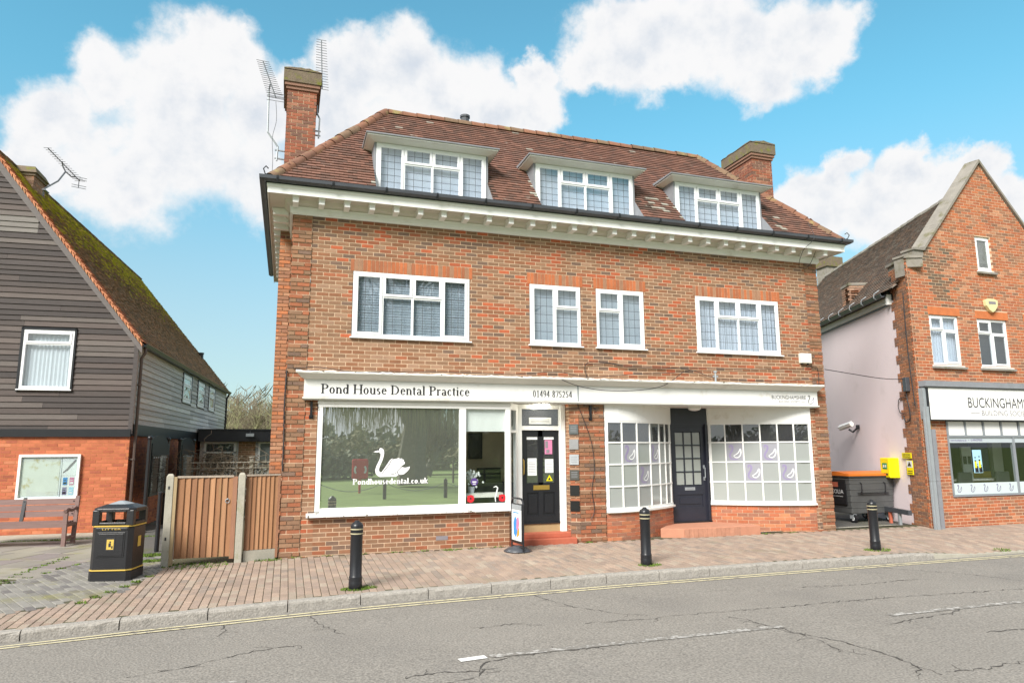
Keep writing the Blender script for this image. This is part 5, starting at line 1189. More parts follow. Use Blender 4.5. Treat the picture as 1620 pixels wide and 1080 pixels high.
# ---------------- trellis and climber
T = thing('trellis_fence', (-1.2,7.2,0), 'green stained timber trellis fence behind the gate', 'fence')
for x in (-2.35,-.82,.4):
    m = MB(); m.box(x-.05,x+.05,7.15,7.25,0,1.62); m.box(x-.065,x+.065,7.13,7.27,1.62,1.65); m.build('post', MT['conc'], T)
for zz in (.5,.8,1.1,1.35,1.5):
    m = MB(); m.box(-2.4,.5,7.13,7.16,zz-.015,zz+.015); m.build('rail', MT['conc'], T)
for i in range(18):
    m = MB(); x = -2.3+i*.16; m.box(x-.012,x+.012,7.165,7.185,.4,1.5); m.build('lath', MT['conc'], T)
T = thing('climbing_plant', (-1.4,7.25,0), 'tangled bare brown climber growing over the trellis', 'climbing plant')
mb = MB(); mb2_ = MB()
for s in range(5):
    x = rnd.uniform(-2.0,.1); p = [(x,7.22,0.0)]
    for k in range(9): p.append((p[-1][0]+rnd.uniform(-.22,.22), 7.22+rnd.uniform(-.08,.06), p[-1][2]+.19))
    mb.tube(p, .022, 5, r2=.01)
for s in range(380):
    c = Vector((rnd.gauss(-1.75,.35) if s % 3 else rnd.gauss(-.35,.6), 7.2+rnd.gauss(0,.10), 1.35+rnd.gauss(0,.22))); c.x = min(.6,c.x); p = [tuple(c)]; d = Vector((rnd.gauss(0,1),rnd.gauss(0,.5),rnd.gauss(.1,.6))).normalized()
    for k in range(4): d = (d+Vector((rnd.gauss(0,.5),rnd.gauss(0,.3),rnd.gauss(-.12,.4)))).normalized(); c = c+d*.11; p.append(tuple(c))
    mb2_.tube(p, .007, 3, cap=False)
mb.build('stem', MT['bark'], T); mb2_.build('twigs', MT['twig'], T, kind='stuff')
# ================================================================ fence and gate
def lin(a, b, t): return (a[0]+(b[0]-a[0])*t, a[1]+(b[1]-a[1])*t)
G0, G1, G2, G3 = (-1.60,-.20), (-.77,-.175), (-.56,-.14), (-.03,.0)
FG_ = Fr((G0[0],G0[1],0),(G1[0]-G0[0],G1[1]-G0[1],0)); FH_ = Fr((G2[0],G2[1],0),(G3[0]-G2[0],G3[1]-G2[1],0)); WG = math.hypot(G1[0]-G0[0],G1[1]-G0[1]); WH = math.hypot(G3[0]-G2[0],G3[1]-G2[1])
T = thing('timber_gate', (-1.2,-.18,0), 'brown close-boarded timber gate with a ring latch between concrete posts', 'gate')
n = 9; bw_ = WG/n
for i in range(n):
    m = MB(FG_); m.ct = jit(rnd.choice([(.33,.165,.08),(.28,.135,.064),(.37,.195,.10),(.23,.11,.055)]), .12); x = i*bw_
    w0 = bw_*1.08; m.hexa([(x,-.008,.10),(x+w0,-.034,.10),(x+w0,.0,.10),(x,.0,.10),(x,-.008,1.37),(x+w0,-.034,1.37),(x+w0,.0,1.37),(x,.0,1.37)]); m.build('board', MT['fence'], T, tint=True)
m = MB(FG_); m.ct=(.36,.30,.24); m.box(-.01,WG+.01,-.04,.03,1.37,1.40); m.t=[(.36,.30,.24)]*6; m.build('capping', MT['fence'], T, tint=True)
for zz in (.3,1.15):
    m = MB(FG_); m.ct=(.3,.15,.08); m.box(0,WG,.002,.04,zz-.04,zz+.04); m.build('rail', MT['fence'], T, tint=True)
m = MB(FG_); m.ct=(.30,.15,.09); m.box(WG-.0,WG+.07,-.035,.02,.06,1.38); m.build('closing_stile', MT['fence'], T, tint=True)
m = MB(FG_); K = 14; cx, cz = WG-.07, .985; m.smooth = True; m.tube([(cx+.032*math.cos(2*PI*i/K), -.035, cz+.032*math.sin(2*PI*i/K)) for i in range(K+1)], .006, 5, cap=False); m.tube([(cx,-.02,cz+.03),(cx,-.045,cz+.03)], .015, 8); lt = m.build('ring_latch', MT['steel'], T)
T = thing('fence_panel', (-.3,-.07,0), 'narrow brown close-boarded fence panel against the brick corner', 'fence')
n = 7; bw_ = (WH-.04)/n
for i in range(n):
    m = MB(FH_); m.ct = jit(rnd.choice([(.33,.165,.08),(.28,.135,.064),(.37,.195,.10),(.23,.11,.055)]), .12); x = i*bw_
    w0 = bw_*1.1; m.hexa([(x,-.008,.17),(x+w0,-.034,.17),(x+w0,.0,.17),(x,.0,.17),(x,-.008,1.38),(x+w0,-.034,1.38),(x+w0,.0,1.38),(x,.0,1.38)]); m.build('board', MT['fence'], T, tint=True)
m = MB(FH_); m.ct=(.36,.30,.24); m.box(-.01,WH,-.04,.03,1.38,1.405); m.t=[m.ct]*6; m.build('capping', MT['fence'], T, tint=True)
m = MB(FH_); m.ct=(.33,.16,.09); m.box(WH-.04,WH+.0,-.035,.03,.02,1.39); m.t=[m.ct]*6; m.build('end_post', MT['fence'], T, tint=True)
m = MB(FH_); m.box(-.0,WH-.04,-.028,.02,-.02,.165); m.build('gravel_board', MT['conc'], T)
def cpost(name, x, y, label, wood=False):
    T = thing(name, (x,y,0), label, 'post'); mb = MB(); mb.box(x-.055,x+.055,y-.06,y+.05,-.1,1.40); mb.hexa([(x-.055,y-.06,1.40),(x+.055,y-.06,1.40),(x+.055,y+.05,1.40),(x-.055,y+.05,1.40),(x-.03,y-.03,1.44),(x+.03,y-.03,1.44),(x+.03,y+.02,1.44),(x-.03,y+.02,1.44)])
    mb.build('post_shaft', MT['conc'], T, bevel=.008)
    if wood:
        for zz in (.42,1.22):
            m = MB(); m.box(x-.056-.004,x-.05,y-.015,y+.01,zz-.03,zz+.03); m.box(x-.02,x+.005,y-.0635,y-.055,zz-.025,zz+.025); m.build('slot', MT['dark'], T)
        m = MB(); m.ct=(.36,.27,.15); m.box(x+.057,x+.105,y-.05,y+.03,.0,1.39); m.t=[m.ct]*6; m.build('hanging_stile', MT['fence'], T, tint=True)
cpost('concrete_post', -1.715, -.20, 'concrete gate post with bolt slots at the open left end of the gate', True)
cpost('concrete_post', -.63, -.17, 'pale concrete post between the timber gate and the fence panel')
# ================================================================ right-hand building
RY = -.40; RB = thing('gabled_brick_building', (14.13,RY,0), 'orange-red brick building with steep parapet gable and pink rendered side', 'building')
PRb = [((.40,.125,.05),4),((.35,.11,.05),3),((.29,.13,.07),2.5),((.23,.11,.065),1.5),((.43,.19,.10),1)]
FR_ = Fr((14.13,RY,0),(1,0,0)); apx, apz = 2.78, 9.10
rkl = 1.165
def gclip(z):
    if z < 6.35: return (0, 5.56)
    u = (apz-z)/rkl; return (apx-u, apx+u)
W2 = [(.57,1.52,3.74,4.97),(2.14,3.17,3.74,4.95),(3.80,4.80,3.74,4.95),(2.38,2.90,6.20,7.10)]
rh = [(a,b,c,d) for a,b,c,d in W2]+[(.75,5.0,.66,3.18)]
def soot(c, x, z):
    t = max(0, 1-abs(x-.35)/1.3)*max(0, 1-abs(z-5.7)/1.3)
    if rnd.random() < t*2.2: return (c[0]*.38+.03, c[1]*.5+.03, c[2]*.6+.02)
    if x < .5 and rnd.random() < .45: return (c[0]*.6, c[1]*.65, c[2]*.7)
    return c
arch2 = [(.55,1.58,4.97,5.17),(2.10,3.22,4.95,5.15),(3.76,4.84,4.95,5.15)]
rh = [(a-.002,b+.002,c-.012,d+.003) for a,b,c,d in rh]
brickwork(RB, FR_, 5.56, -.2, 9.05, PRb, rh+arch2, 260, clip=gclip, zoff=.01, backholes=rh, stainf=soot)
for a, b, c, d in arch2:
    m = MB(FR_); m.box(a,b,-.002,.05,c+.003,d-.003); m.t=[(.50,.15,.05)]*6; m.build('orange_lintel', MT['brick'], RB, tint=True)
R1 = [(0,.48,.70,1,1,1,1),(0,.48,0,.70,0,1,1),(.48,1,.70,1,0,1,1),(.48,1,0,.70,1,1,1)]
for i, (a,b,c,d) in enumerate(W2):
    window(RB, FR_, a, b, c, d, R1 if i < 3 else [(0,.82,0,1,0,1,1),(.82,1,0,1,0,1,1)] if False else ([(0,1,0,1,1,1,1)] if i == 3 else R1), y=.04, blind='curtain' if i in (0,3) else ('dark' if i == 1 else 'curtain'), lead=False, silld=.02)
    m = MB(FR_); m.box(a-.06,b+.06,-.07,.05,c-.09,c-.038); m.build('stone_sill', MT['coping'], RB)
# side wall, rendered pink, with a toothed brick return
t2 = math.radians(68); SX = Vector((math.cos(t2), math.sin(t2), 0)); RO = Vector((14.13,RY,0)); ZS = Vector((0,0,1))
FP = Fr(RO+SX*11, -SX)      # x from 0 (far) to 11 (street corner), y into the building
FQ = Fr(RO, SX, (math.sin(t2),-math.cos(t2),0))   # x = distance back from the corner
mb = MB(FQ); mb.box(0.22,11,.012,.03,-.2,5.45); mb.build('rendered_wall', MT['render'], RB)
brickwork(RB, FP.off(10.1,0,0), .90, -.2, 6.2, [((.36,.15,.07),3),((.30,.13,.07),3),((.22,.12,.08),2)], [], 40, clip=lambda z: ((.0 if int((z+9)/.225) % 2 else .13)+0, .90), zoff=.01, backing=False, depth=.03, )
mb = MB(FQ); mb.box(0,.72,.006,.011,-.2,6.2); mb.build('wall', MT['mortar'], RB)
# roof of the right building: eaves along the side wall
pa = math.atan2(8.75-5.70, 2.78*math.sin(t2)+.18); ca2, sa2 = math.cos(pa), math.sin(pa); nrm = Vector((math.sin(t2),-math.cos(t2),0)); SL2 = (2.78*math.sin(t2)+.18)/ca2
TR = [((.17,.12,.09),3),((.13,.10,.08),3),((.21,.14,.10),2),((.20,.17,.14),1)]
Or = RO+SX*.25-nrm*.18+ZS*5.66
sh = .0
off_ = (2.78*math.cos(t2))       # ridge starts further back because the gable is skewed
tile_roof(RB, Or+SX*11, -SX, nrm*ca2+ZS*sa2, [(0,0),(10.88,0),(9.85,SL2),(0,SL2)], TR, MT['tile'], nparts=40, wob=.001, tw=.165, g=.095)
Rr = Or+nrm*(SL2*ca2)+ZS*(SL2*sa2)
ridge_run(RB, 'ridge_tile', Rr+SX*11, Rr+SX*1.2, [((.15,.12,.09),2),((.19,.14,.1),1)], m=MT['coping'], r=.12, step=.45)
mb = MB(); p0 = Rr+SX*11; p1 = Rr+SX*1.25; q0 = p0+nrm*2.6-ZS*3.0; q1 = Vector((19.6,RY+.3,5.7)); mb.quad(tuple(p0),tuple(p1),tuple(q1),tuple(q0)); mb.build('far_roof', MT['tile'], RB, tint=True)
mb = MB(); 
a_ = RO+SX*11; mb.quad(tuple(a_),tuple(a_+nrm*5.4),tuple(a_+nrm*5.4+ZS*5.6),tuple(a_+ZS*5.6)); mb.add([tuple(a_+ZS*5.6),tuple(a_+nrm*5.4+ZS*5.6),tuple(Rr+SX*11)],[(0,1,2)]); mb.quad((19.69,RY+.02,-.2),(24,12,-.2),(24,12,5.7),(19.69,RY+.02,5.7)); mb.build('rear_wall', MT['render'], RB)
mb = MB(FQ); mb.prism([(-.10,5.52),(-.20,5.52),(-.23,5.60),(-.21,5.60),(-.19,5.55),(-.11,5.55),(-.10,5.60),(-.08,5.60)], .85, 11, ax='x') if False else None
m = MB(FQ); n0 = [(-.12,5.56),(-.22,5.56),(-.26,5.65),(-.24,5.655),(-.21,5.59),(-.13,5.59),(-.11,5.65),(-.09,5.65)]
m.add([(x, y, z) for x in (.90,11) for y, z in n0], [tuple(range(8)), tuple(range(15,7,-1))]+[(i,(i+1)%8,(i+1)%8+8,i+8) for i in range(8)]); m.build('gutter', MT['gutter'], RB)
m = MB(FQ); m.box(.93,11,-.06,.01,5.40,5.56); m.build('fascia_board', MT['whiteold'], RB)
m = MB(FQ); m.box(.95,11,-.015,.011,5.36,5.40); m.build('bed_mould', MT['gutter'], RB)
for i in range(9):
    m = MB(FQ); x = 1.2+i*.75; m.tube([(x,-.20,5.55),(x,-.27,5.60),(x,-.26,5.70),(x,-.12,5.80)], .012, 4); m.build('gutter_bracket', MT['steel'], RB)
m = MB(FQ); m.box(.87,.95,-.10,.01,5.36,5.62); m.build('fascia_end', MT['white'], RB)
# parapet copings on the gable
for s in (-1, 1):
    cz = lambda u: apz-u*rkl+.02
    ue = 2.20 if s < 0 else 2.78; n = 4
    for i in range(n):
        u0, u1 = ue*i/n+.004, ue*(i+1)/n-.004; m = MB(FR_); y0, y1 = -.06, .34
        X = lambda u: apx+s*u
        m.hexa([(X(u0),y0,cz(u0)),(X(u1),y0,cz(u1)),(X(u1),y1,cz(u1)),(X(u0),y1,cz(u0)),(X(u0),y0,cz(u0)+.085),(X(u1),y0,cz(u1)+.085),(X(u1),y1,cz(u1)+.12),(X(u0),y1,cz(u0)+.12)]); m.build('coping_stone', MT['coping'], RB)
mb = MB(FR_); mb.box(.0,5.56,.05,.33,5.9,6.4)
mb.prism([(.6,6.3),(4.96,6.3),(apx,apz-.02)], .06, .33); mb.build('parapet_wall', MT['coping'], RB)
mb = MB(FR_); mb.box(-.03,.40,-.03,.34,6.36,6.41); mb.box(.30,.60,.0,.34,6.41,6.56); mb.box(.27,.64,-.04,.36,6.56,6.61); mb.build('kneeler', MT['coping'], RB)
mb = MB(FQ); mb.box(.0,.95,.02,.4,6.1,6.32); mb.box(-.03,.98,-.03,.4,6.32,6.38); mb.build('kneeler_return', MT['coping'], RB)
# small chimney low on the side roof
b_ = RO+SX*3.6+nrm*.15; Fc = Fr(b_, SX, nrm); m = MB(Fc); m.box(-.26,.26,-.10,.46,5.55,6.45); c_ = m.build('chimney', MT['coping'], RB)
brickwork(c_, Fr(Fc.p(-.27,-.11,0), SX, nrm), .54, 5.7, 6.44, PCc, [], 6, backing=False); brickwork(c_, Fr(Fc.p(-.27,.47,0), -nrm, SX), .58, 5.7, 6.44, PCc, [], 6, backing=False)
m = MB(Fc); m.box(-.29,.29,-.13,.49,6.445,6.52); m.build('chimney_cap', MT['coping'], c_)
m = MB(Fc)
for k in range(6): m.quad((-.30-.01*k,-.08+k*.09,5.78+k*.10),(-.285,-.08+k*.09+.10,5.80+k*.10+.10),(-.42,-.08+k*.09+.12,5.80+k*.10+.09),(-.42,-.08+k*.09,5.76+k*.10))
m.build('lead_flashing', MT['steel'], c_)
# shopfront
mb = MB(FR_); mb.box(.02,5.2,-.20,.0,3.20,3.33); mb.box(.06,5.2,-.15,.0,3.17,3.20); mb.build('lead_capping', MT['lead'], RB)
T = thing('fascia_sign', (16.2,-.6,2.42), 'large white BUCKINGHAMSHIRE BUILDING SOCIETY sign on the right-hand building', 'sign')
mb = MB(FR_); mb.box(.14,5.2,-.14,-.0,2.43,3.165); mb.build('panel', MT['white'], T)
mb = MB(FR_); mb.box(.085,.14,-.145,.0,2.42,3.165); mb.build('edge_trim', MT['black'], T); mb = MB(FR_); mb.box(-.0,.085,-.12,.0,2.44,3.16); mb.build('end_panel', MT['steel'], T)
mb = MB(FR_); mb.box(.085,5.2,-.15,.0,2.405,2.43); mb.build('edge_trim', MT['black'], T)
mb = MB(FR_); sans(mb, 'BUCKINGHAMSHIRE', 1.36, 3.90, 2.72, .24, -.143); mb.build('lettering', MT['ink'], T)
mb = MB(FR_); sans(mb, 'BUILDING SOCIETY', 1.77, 3.45, 2.53, .125, -.143); mb.box(1.42,1.70,-.143,-.141,2.587,2.599); mb.box(3.52,3.80,-.143,-.141,2.587,2.599); mb.build('lettering', MT['greyink'], T)
mb = MB(FR_); logo_swan(mb, 3.98, 2.52, .50, .48, -.143, 0, 1, .045); mb.build('swan_logo', [MT['ink'], MT['greyink']], T)
GREYF = mat('grey_frame', (.22,.24,.26), .4, .1)
mb = MB(FR_)
for x in (.75,1.32,1.91,2.50,3.10,3.70,4.30,4.95): mb.box(x,x+.05,-.02,.06,2.06,2.40)
mb.box(.75,5.0,-.025,.06,2.02,2.07); mb.box(.75,.79,-.02,.06,.68,2.02); mb.box(4.96,5.0,-.02,.06,.68,2.02); mb.box(2.86,2.92,-.02,.06,.68,2.02); mb.box(.75,5.0,-.03,.06,.64,.69)
sw = mb.build('shop_window', GREYF, RB)
for i, x in enumerate((.80,1.37,1.96,2.55,3.15,3.75,4.35)):
    m = MB(FR_); m.box(x,x+.53,.0,.01,2.07,2.39); m.build('transom_light', MT['white'], sw)
for a, b in ((.79,2.86),(2.92,4.96)):
    m = MB(FR_); m.box(a,b,.01,.018,.69,2.02); m.build('pane', MT['glassclear'], sw)
m = MB(FR_); m.box(.79,2.86,.004,.009,1.89,2.02); m.box(2.92,4.96,.004,.009,1.89,2.02); m.build('header_film', MT['sky'] if False else mat('grey_film', (.42,.47,.5), .5, .05), sw)
m = MB(FR_); sans(m, 'www.bucksbs.co.uk', .85, 1.36, 1.925, .05, .002); sans(m, '01494 879500', 1.50, 1.87, 1.925, .055, .002); m.disc((1.43,.002,1.95), .01, 8); m.build('lettering', MT['purple'], sw)
m = MB(FR_); m.box(.79,2.86,.004,.009,.69,.95); m.box(2.92,4.96,.004,.009,.69,.95); fb = m.build('frosted_band', MT['frost'] if False else mat('frost_band', (.52,.60,.60), .4, .04), sw)
m = MB(FR_)
for x in (.90,1.32,1.74,2.16,2.58,3.1,3.5,3.9,4.3,4.7): logo_swan(m, x, .74, .15, .17, .002, 0, 0, .06)
m.build('swan_print', MT['purple'], sw)
m = MB(FR_); m.box(1.50,1.78,.0,.003,1.18,1.72); ps = m.build('family_poster', MT['sky'], sw); m = MB(FR_)
for x, h, w_ in ((1.57,.34,.05),(1.70,.36,.05),(1.62,.18,.035),(1.745,.16,.035)): m.disc((x,-.001,1.20+h), w_*.42, 8); m.add([(x-w_*.8,-.001,1.19),(x+w_*.8,-.001,1.19),(x+w_*.55,-.001,1.20+h*.82),(x-w_*.55,-.001,1.20+h*.82)],[(0,1,2,3)])
m.build('poster_print', MT['ink'], ps); m = MB(FR_); m.box(1.54,1.60,-.002,-.0015,1.30,1.45); m.box(1.67,1.73,-.002,-.0015,1.30,1.46); m.build('poster_print', MT['yellowb'], ps)
mb = MB(FR_); mb.quad((1.2,2.3,.0),(5.2,2.3,.0),(5.2,2.3,2.5),(1.2,2.3,2.5)); mb.quad((.78,.1,0),(1.25,2.3,0),(1.25,2.3,2.5),(.78,.1,2.5)); mb.quad((5.1,.1,0),(5.1,2.3,0),(5.1,2.3,2.5),(5.1,.1,2.5)); mb.build('room_wall', mat('olive_room', (.11,.11,.05), .9, .3, 1), RB)
mb = MB(FR_); mb.quad((.75,.1,.3),(5.2,.1,.3),(5.2,2.3,.3),(1.2,2.3,.3)); mb.quad((.75,.1,2.45),(5.2,.1,2.45),(5.2,2.3,2.45),(1.2,2.3,2.45)); mb.build('room_floor', MT['dark'], RB)
T = thing('office_desk', (16.0,.7,.3), 'grey desk chair backs and desk inside the right-hand shop window', 'chair')
mb = MB(FR_)
for x in (2.05, 3.35): mb.box(x,x+.46,.85,.93,.70,1.16)
mb.build('chair_back', MT['binmet'], T, bevel=.03); mb = MB(FR_); mb.box(1.9,3.9,1.0,1.5,.93,.98); mb.build('desk_top', MT['whiteold'], T)
T = thing('display_board', (15.3,1.2,.3), 'white display board with framed pictures inside the right-hand window', 'display board')
mb = MB(FR_); mb.box(2.65,2.98,1.2,1.24,.9,1.80); mb.build('board', MT['paper'], T); mb = MB(FR_); mb.box(2.68,2.79,1.19,1.198,1.35,1.55); mb.box(2.84,2.95,1.19,1.198,1.35,1.55); mb.build('picture', MT['ink'], T)
T = thing('banner_stand', (16.0,.95,.3), 'tall navy roller banner behind the family poster', 'banner'); mb = MB(FR_); mb.box(3.15,3.85,1.4,1.42,1.15,2.1); mb.build('banner_sheet', MT['navy'], T); mb = MB(FR_); mb.box(3.15,3.85,1.385,1.42,.85,1.149); mb.build('banner_foot', MT['gold'], T)

mb = MB(FR_); mb.box(4.15,4.5,1.5,1.6,.3,2.44); mb.build('room_pillar', MT['whiteold'], RB)
# ================================================================ things fixed to the buildings
T = thing('fascia_sign', (2.9,-.1,2.74), 'white sign lettered Pond House Dental Practice with phone number', 'sign')
mb = MB(); mb.box(.325,5.535,-.118,-.10,2.742,3.04); mb.build('panel', MT['white'], T)
mb = MB(); serif(mb, 'Pond House Dental Practice', .592, 3.315, 2.80, .168, -.122, bold=.14, thin=.065); mb.build('lettering', MT['ink'], T)
mb = MB(); serif(mb, '01494 875254', 4.585, 5.42, 2.805, .135, -.122, bold=.13, thin=.07); mb.build('lettering', MT['ink'], T)
T = thing('fascia_sign', (8.5,-.1,2.74), 'long white sign with small BUCKINGHAMSHIRE BUILDING SOCIETY lettering at its right end', 'sign')
mb = MB(); mb.box(5.56,11.44,-.118,-.10,2.742,3.04); mb.build('panel', MT['white'], T)
mb = MB(); sans(mb, 'BUCKINGHAMSHIRE', 10.20, 11.12, 2.865, .082, -.122); mb.build('lettering', MT['ink'], T)
mb = MB(); sans(mb, 'BUILDING SOCIETY', 10.38, 10.955, 2.785, .052, -.122); mb.box(10.22,10.35,-.122,-.1205,2.806,2.812); mb.box(10.985,11.10,-.122,-.1205,2.806,2.812); mb.build('lettering', MT['greyink'], T)
mb = MB(); logo_swan(mb, 11.16, 2.765, .19, .19, -.1195, 0, 1, .05); mb.build('swan_logo', [MT['ink'], MT['purple']], T)
mb = MB(); mb.box(5.535,5.56,-.125,-.09,2.70,3.05); T2 = mb.build('sign_divider', MT['steel'], T)
# swan and web address vinyl on the big pane
SW = [(1.549,1.766),(1.578,1.781),(1.622,1.792),(1.636,1.818),(1.655,1.834),(1.685,1.839),(1.72,1.824),(1.74,1.79),(1.744,1.741),(1.733,1.672),(1.712,1.604),(1.682,1.536),(1.662,1.478),(1.657,1.439),(1.675,1.41),(1.70,1.402),(1.743,1.457),(1.80,1.544),(1.852,1.622),(1.891,1.649),(1.926,1.636),(1.966,1.642),(2.006,1.658),(2.036,1.642),(2.071,1.649),(2.076,1.63),(2.111,1.624),(2.102,1.6),(2.127,1.575),(2.118,1.545),(2.078,1.521),(2.039,1.483),(2.079,1.492),(2.129,1.481),(2.179,1.49),(2.217,1.502),(2.209,1.46),(2.17,1.412),(2.111,1.364),(2.041,1.355),(2.016,1.365),(2.002,1.346),(1.963,1.322),(1.864,1.324),(1.766,1.323),(1.678,1.321),(1.628,1.348),(1.598,1.392),(1.591,1.45),(1.614,1.527),(1.656,1.614),(1.679,1.682),(1.682,1.731),(1.662,1.751),(1.647,1.761),(1.618,1.759)]
mb = MB(); cx = sum(a for a,b in SW)/len(SW); cz = sum(b for a,b in SW)/len(SW)
mb.poly([(a,-.0025,b) for a, b in SW]); mb.build('swan_decal', MT['swan'], sf)
mb = MB(); 
for a, b in zip(SW, SW[1:]+SW[:1]): ribbon(mb, [a, b], .009, -.0015, taper=False)
for L in ([(1.916,1.646),(1.868,1.602),(1.844,1.544),(1.782,1.467),(1.734,1.409),(1.72,1.38)],[(1.873,1.363),(1.932,1.372),(1.986,1.4),(2.02,1.453),(2.054,1.487)],[(1.986,1.4),(2.021,1.36)],[(1.652,1.788),(1.655,1.761)]): ribbon(mb, L, .010, -.0032, taper=False)
mb.add([(a,-.0035,b) for a, b in [(1.617,1.8),(1.631,1.825),(1.665,1.839),(1.651,1.81),(1.649,1.788)]],[(0,1,2,3,4)]); mb.build('swan_outline', MT['ink'], sf)
mb = MB(); serif(mb, 'Pondhousedental.co.uk', 1.20, 2.56, 1.195, .098, -.002, bold=.17, thin=.07); mb.build('lettering', MT['swan'], sf)
for i, x in enumerate((3.36, 3.98)):   # poppies
    m = MB(); m.disc((x+.01,-.003,.89), .07, 14); m.box(x-.055,x+.065,-.0028,-.0022,.84,.95); p = m.build('poppy_sticker', MT['red'], sf)
    m = MB(); m.disc((x+.01,-.0045,.895), .018, 10); m.build('poppy_centre', MT['ink'], p)
m = MB(); m.disc((3.44,-.003,1.20), .072, 18); m.build('round_sticker', MT['purple'], sf); m = MB(); m.box(3.40,3.48,-.004,-.0035,1.19,1.21); m.box(3.41,3.47,-.004,-.0035,1.155,1.17); m.build('sticker_print', MT['paper'], sf)
m = MB(); ribbon(m, [(3.86,.82),(3.85,.90),(3.88,1.0),(3.90,1.08),(3.87,1.11),(3.82,1.09)], .028, .002); m.build('swan_ornament', MT['swan'], sf)
T = thing('framed_picture', (3.9,1.67,1.6), 'dark framed picture on the beige wall inside the narrow window', 'picture')
mb = MB(); mb.box(3.75,4.06,1.65,1.69,1.60,2.15); mb.build('frame', MT['black'], T); mb = MB(); mb.box(3.78,4.03,1.64,1.649,1.63,2.12); mb.build('print', MT['binmet'], T)
T = thing('reception_desk', (4.1,1.6,.15), 'grey reception desk inside the narrow shop window', 'desk')
mb = MB(); mb.box(3.72,4.6,1.15,1.5,.15,1.12); mb.build('desk_body', MT['binmet'], T); mb = MB(); mb.box(3.85,4.35,1.25,1.35,1.12,1.42); mb.build('monitor', MT['black'], T)
T = thing('potted_flowers', (3.45,.25,.7), 'white flowers in a pot on the inner window sill', 'flowers'); mb = MB(); mb.lathe([(.05,0),(.07,.12),(.065,.12),(.05,.02)], 12, (3.45,.25,.98)); mb.build('pot', MT['blind'], T)
mb = MB(); mb.box(3.27,4.05,.12,.35,.9,.98); o = mb.build('window_shelf', MT['whiteold'], sf)
mb = MB(); 
for _ in range(70):
    x, y, z = 3.45+rnd.gauss(0,.07), .25+rnd.gauss(0,.04), 1.28+rnd.gauss(0,.07); r = .025; mb.add([(x-r,y,z),(x,y-r*.5,z-r),(x+r,y,z),(x,y+r*.5,z+r)],[(0,1,2,3)])
mb.build('petals', MT['paper'], T, kind='stuff'); mb = MB()
for _ in range(10): x = 3.45+rnd.gauss(0,.05); mb.tube([(3.45,.25,1.08),(x,.25,1.28)], .004, 3)
mb.build('flower_stems', MT['tuft'], T)
# plaques on the pier, one per proud block
FPQ = Fr((5.44,.10,0), ca); names = ['dark grey plaque, topmost of six on the brick pier','grey engraved plaque, second from top on the brick pier','pale grey plaque, third from top on the brick pier','bronze grey plaque, fourth from top on the brick pier','black plaque, fifth from top on the brick pier','black plaque, lowest of six on the brick pier']
for i, z in enumerate((2.09,1.79,1.49,1.19,.89,.59)):
    T = thing('door_plaque', tuple(FPQ.p(.12,-.03,z)), names[i], 'plaque', 'plaques on the brick pier by the black door')
    m = MB(FPQ); m.box(-.005,.18,-.037,-.025,z,z+.20); m.build('plate', mat('plaque%d' % i, ((.10,.11,.11),(.28,.28,.28),(.40,.42,.44),(.09,.085,.075),(.02,.02,.02),(.015,.015,.015))[i], .3, .15, metal=.3), T)
    if i < 4:
        m = MB(FPQ)
        for k in range(4): m.box(.025,.15,-.0385,-.0375,z+.05+k*.033,z+.058+k*.033)
        m.build('engraving', MT['lead'], T)
def lamp(x, y, z, lit, label):
    T = thing('ceiling_lamp', (x,y,z), label, 'lamp'); m = MB(); m.lathe([(.0,0),(.15,0),(.15,-.02),(.14,-.02),(.0,-.02)], 20, (x,y,z)); m.build('lamp_base', MT['white'], T)
    m = MB(); m.smooth = True; m.lathe([(.14,-.02),(.14,-.045),(.11,-.075),(.06,-.09),(.0,-.095)], 20, (x,y,z)); m.build('diffuser', MT['lamp' if lit else 'lampoff'], T)
lamp(4.88, .14, 2.70, True, 'lit round ceiling lamp over the black entrance door')
lamp(8.52, .35, 2.70, False, 'unlit round opal lamp over the navy door')
T = thing('alarm_box', (11.28,-.05,3.70), 'cream alarm box high on the brick wall at the right corner', 'alarm box')
mb = MB(); mb.box(11.10,11.40,-.09,.0,3.70,3.925); mb.build('cover', MT['box'], T, bevel=.012)
mb = MB(); mb.box(11.14,11.18,-.06,-.03,3.67,3.70); mb.box(11.30,11.34,-.06,-.03,3.67,3.70); mb.build('lamp_lens', MT['ink'], T)
T = thing('burglar_alarm', (16.7,-.5,5.25), 'pale yellow shield-shaped alarm box between the windows of the gabled building', 'alarm box')
mb = MB(FR_); P = [(2.40,5.42),(2.52,5.46),(2.70,5.46),(2.82,5.42),(2.80,5.28),(2.70,5.16),(2.61,5.11),(2.52,5.16),(2.42,5.28)]; mb.prism(P, -.09, .0); mb.build('cover', mat('pale_yellow', (.66,.60,.32), .4, .05), T, bevel=.01)
mb = MB(FR_); mb.box(2.49,2.73,-.093,-.0905,5.32,5.39); mb.build('cover_print', MT['greyink'], T)
def bracket(x, z, label):
    T = thing('sign_bracket', (x,0,z), label, 'bracket'); m = MB(); m.box(x-.02,x+.02,-.05,.0,z-.28,z); m.box(x-.035,x+.035,-.02,.0,z-.30,z-.24); m.build('strap', MT['black'], T)
    m = MB(); m.tube([(x+.08,-.02,z-.05),(x+.10,-.06,z-.07),(x+.12,-.06,z-.12),(x+.08,-.03,z-.14)], .008, 4); m.build('hook', MT['black'], T)
bracket(.44, 2.66, 'black iron bracket on the left brick pier under the dental sign'); bracket(5.85, 2.66, 'black iron bracket at the top of the middle brick pier')
T = thing('air_vent', (5.8,-.03,.1), 'terracotta air vent under the left window', 'vent'); mb = MB(); mb.box(2.72,2.94,-.006,.03,.17,.24); T.location = (2.83,0,.17); mb.build('vent_plate', MT['greyink'], T)
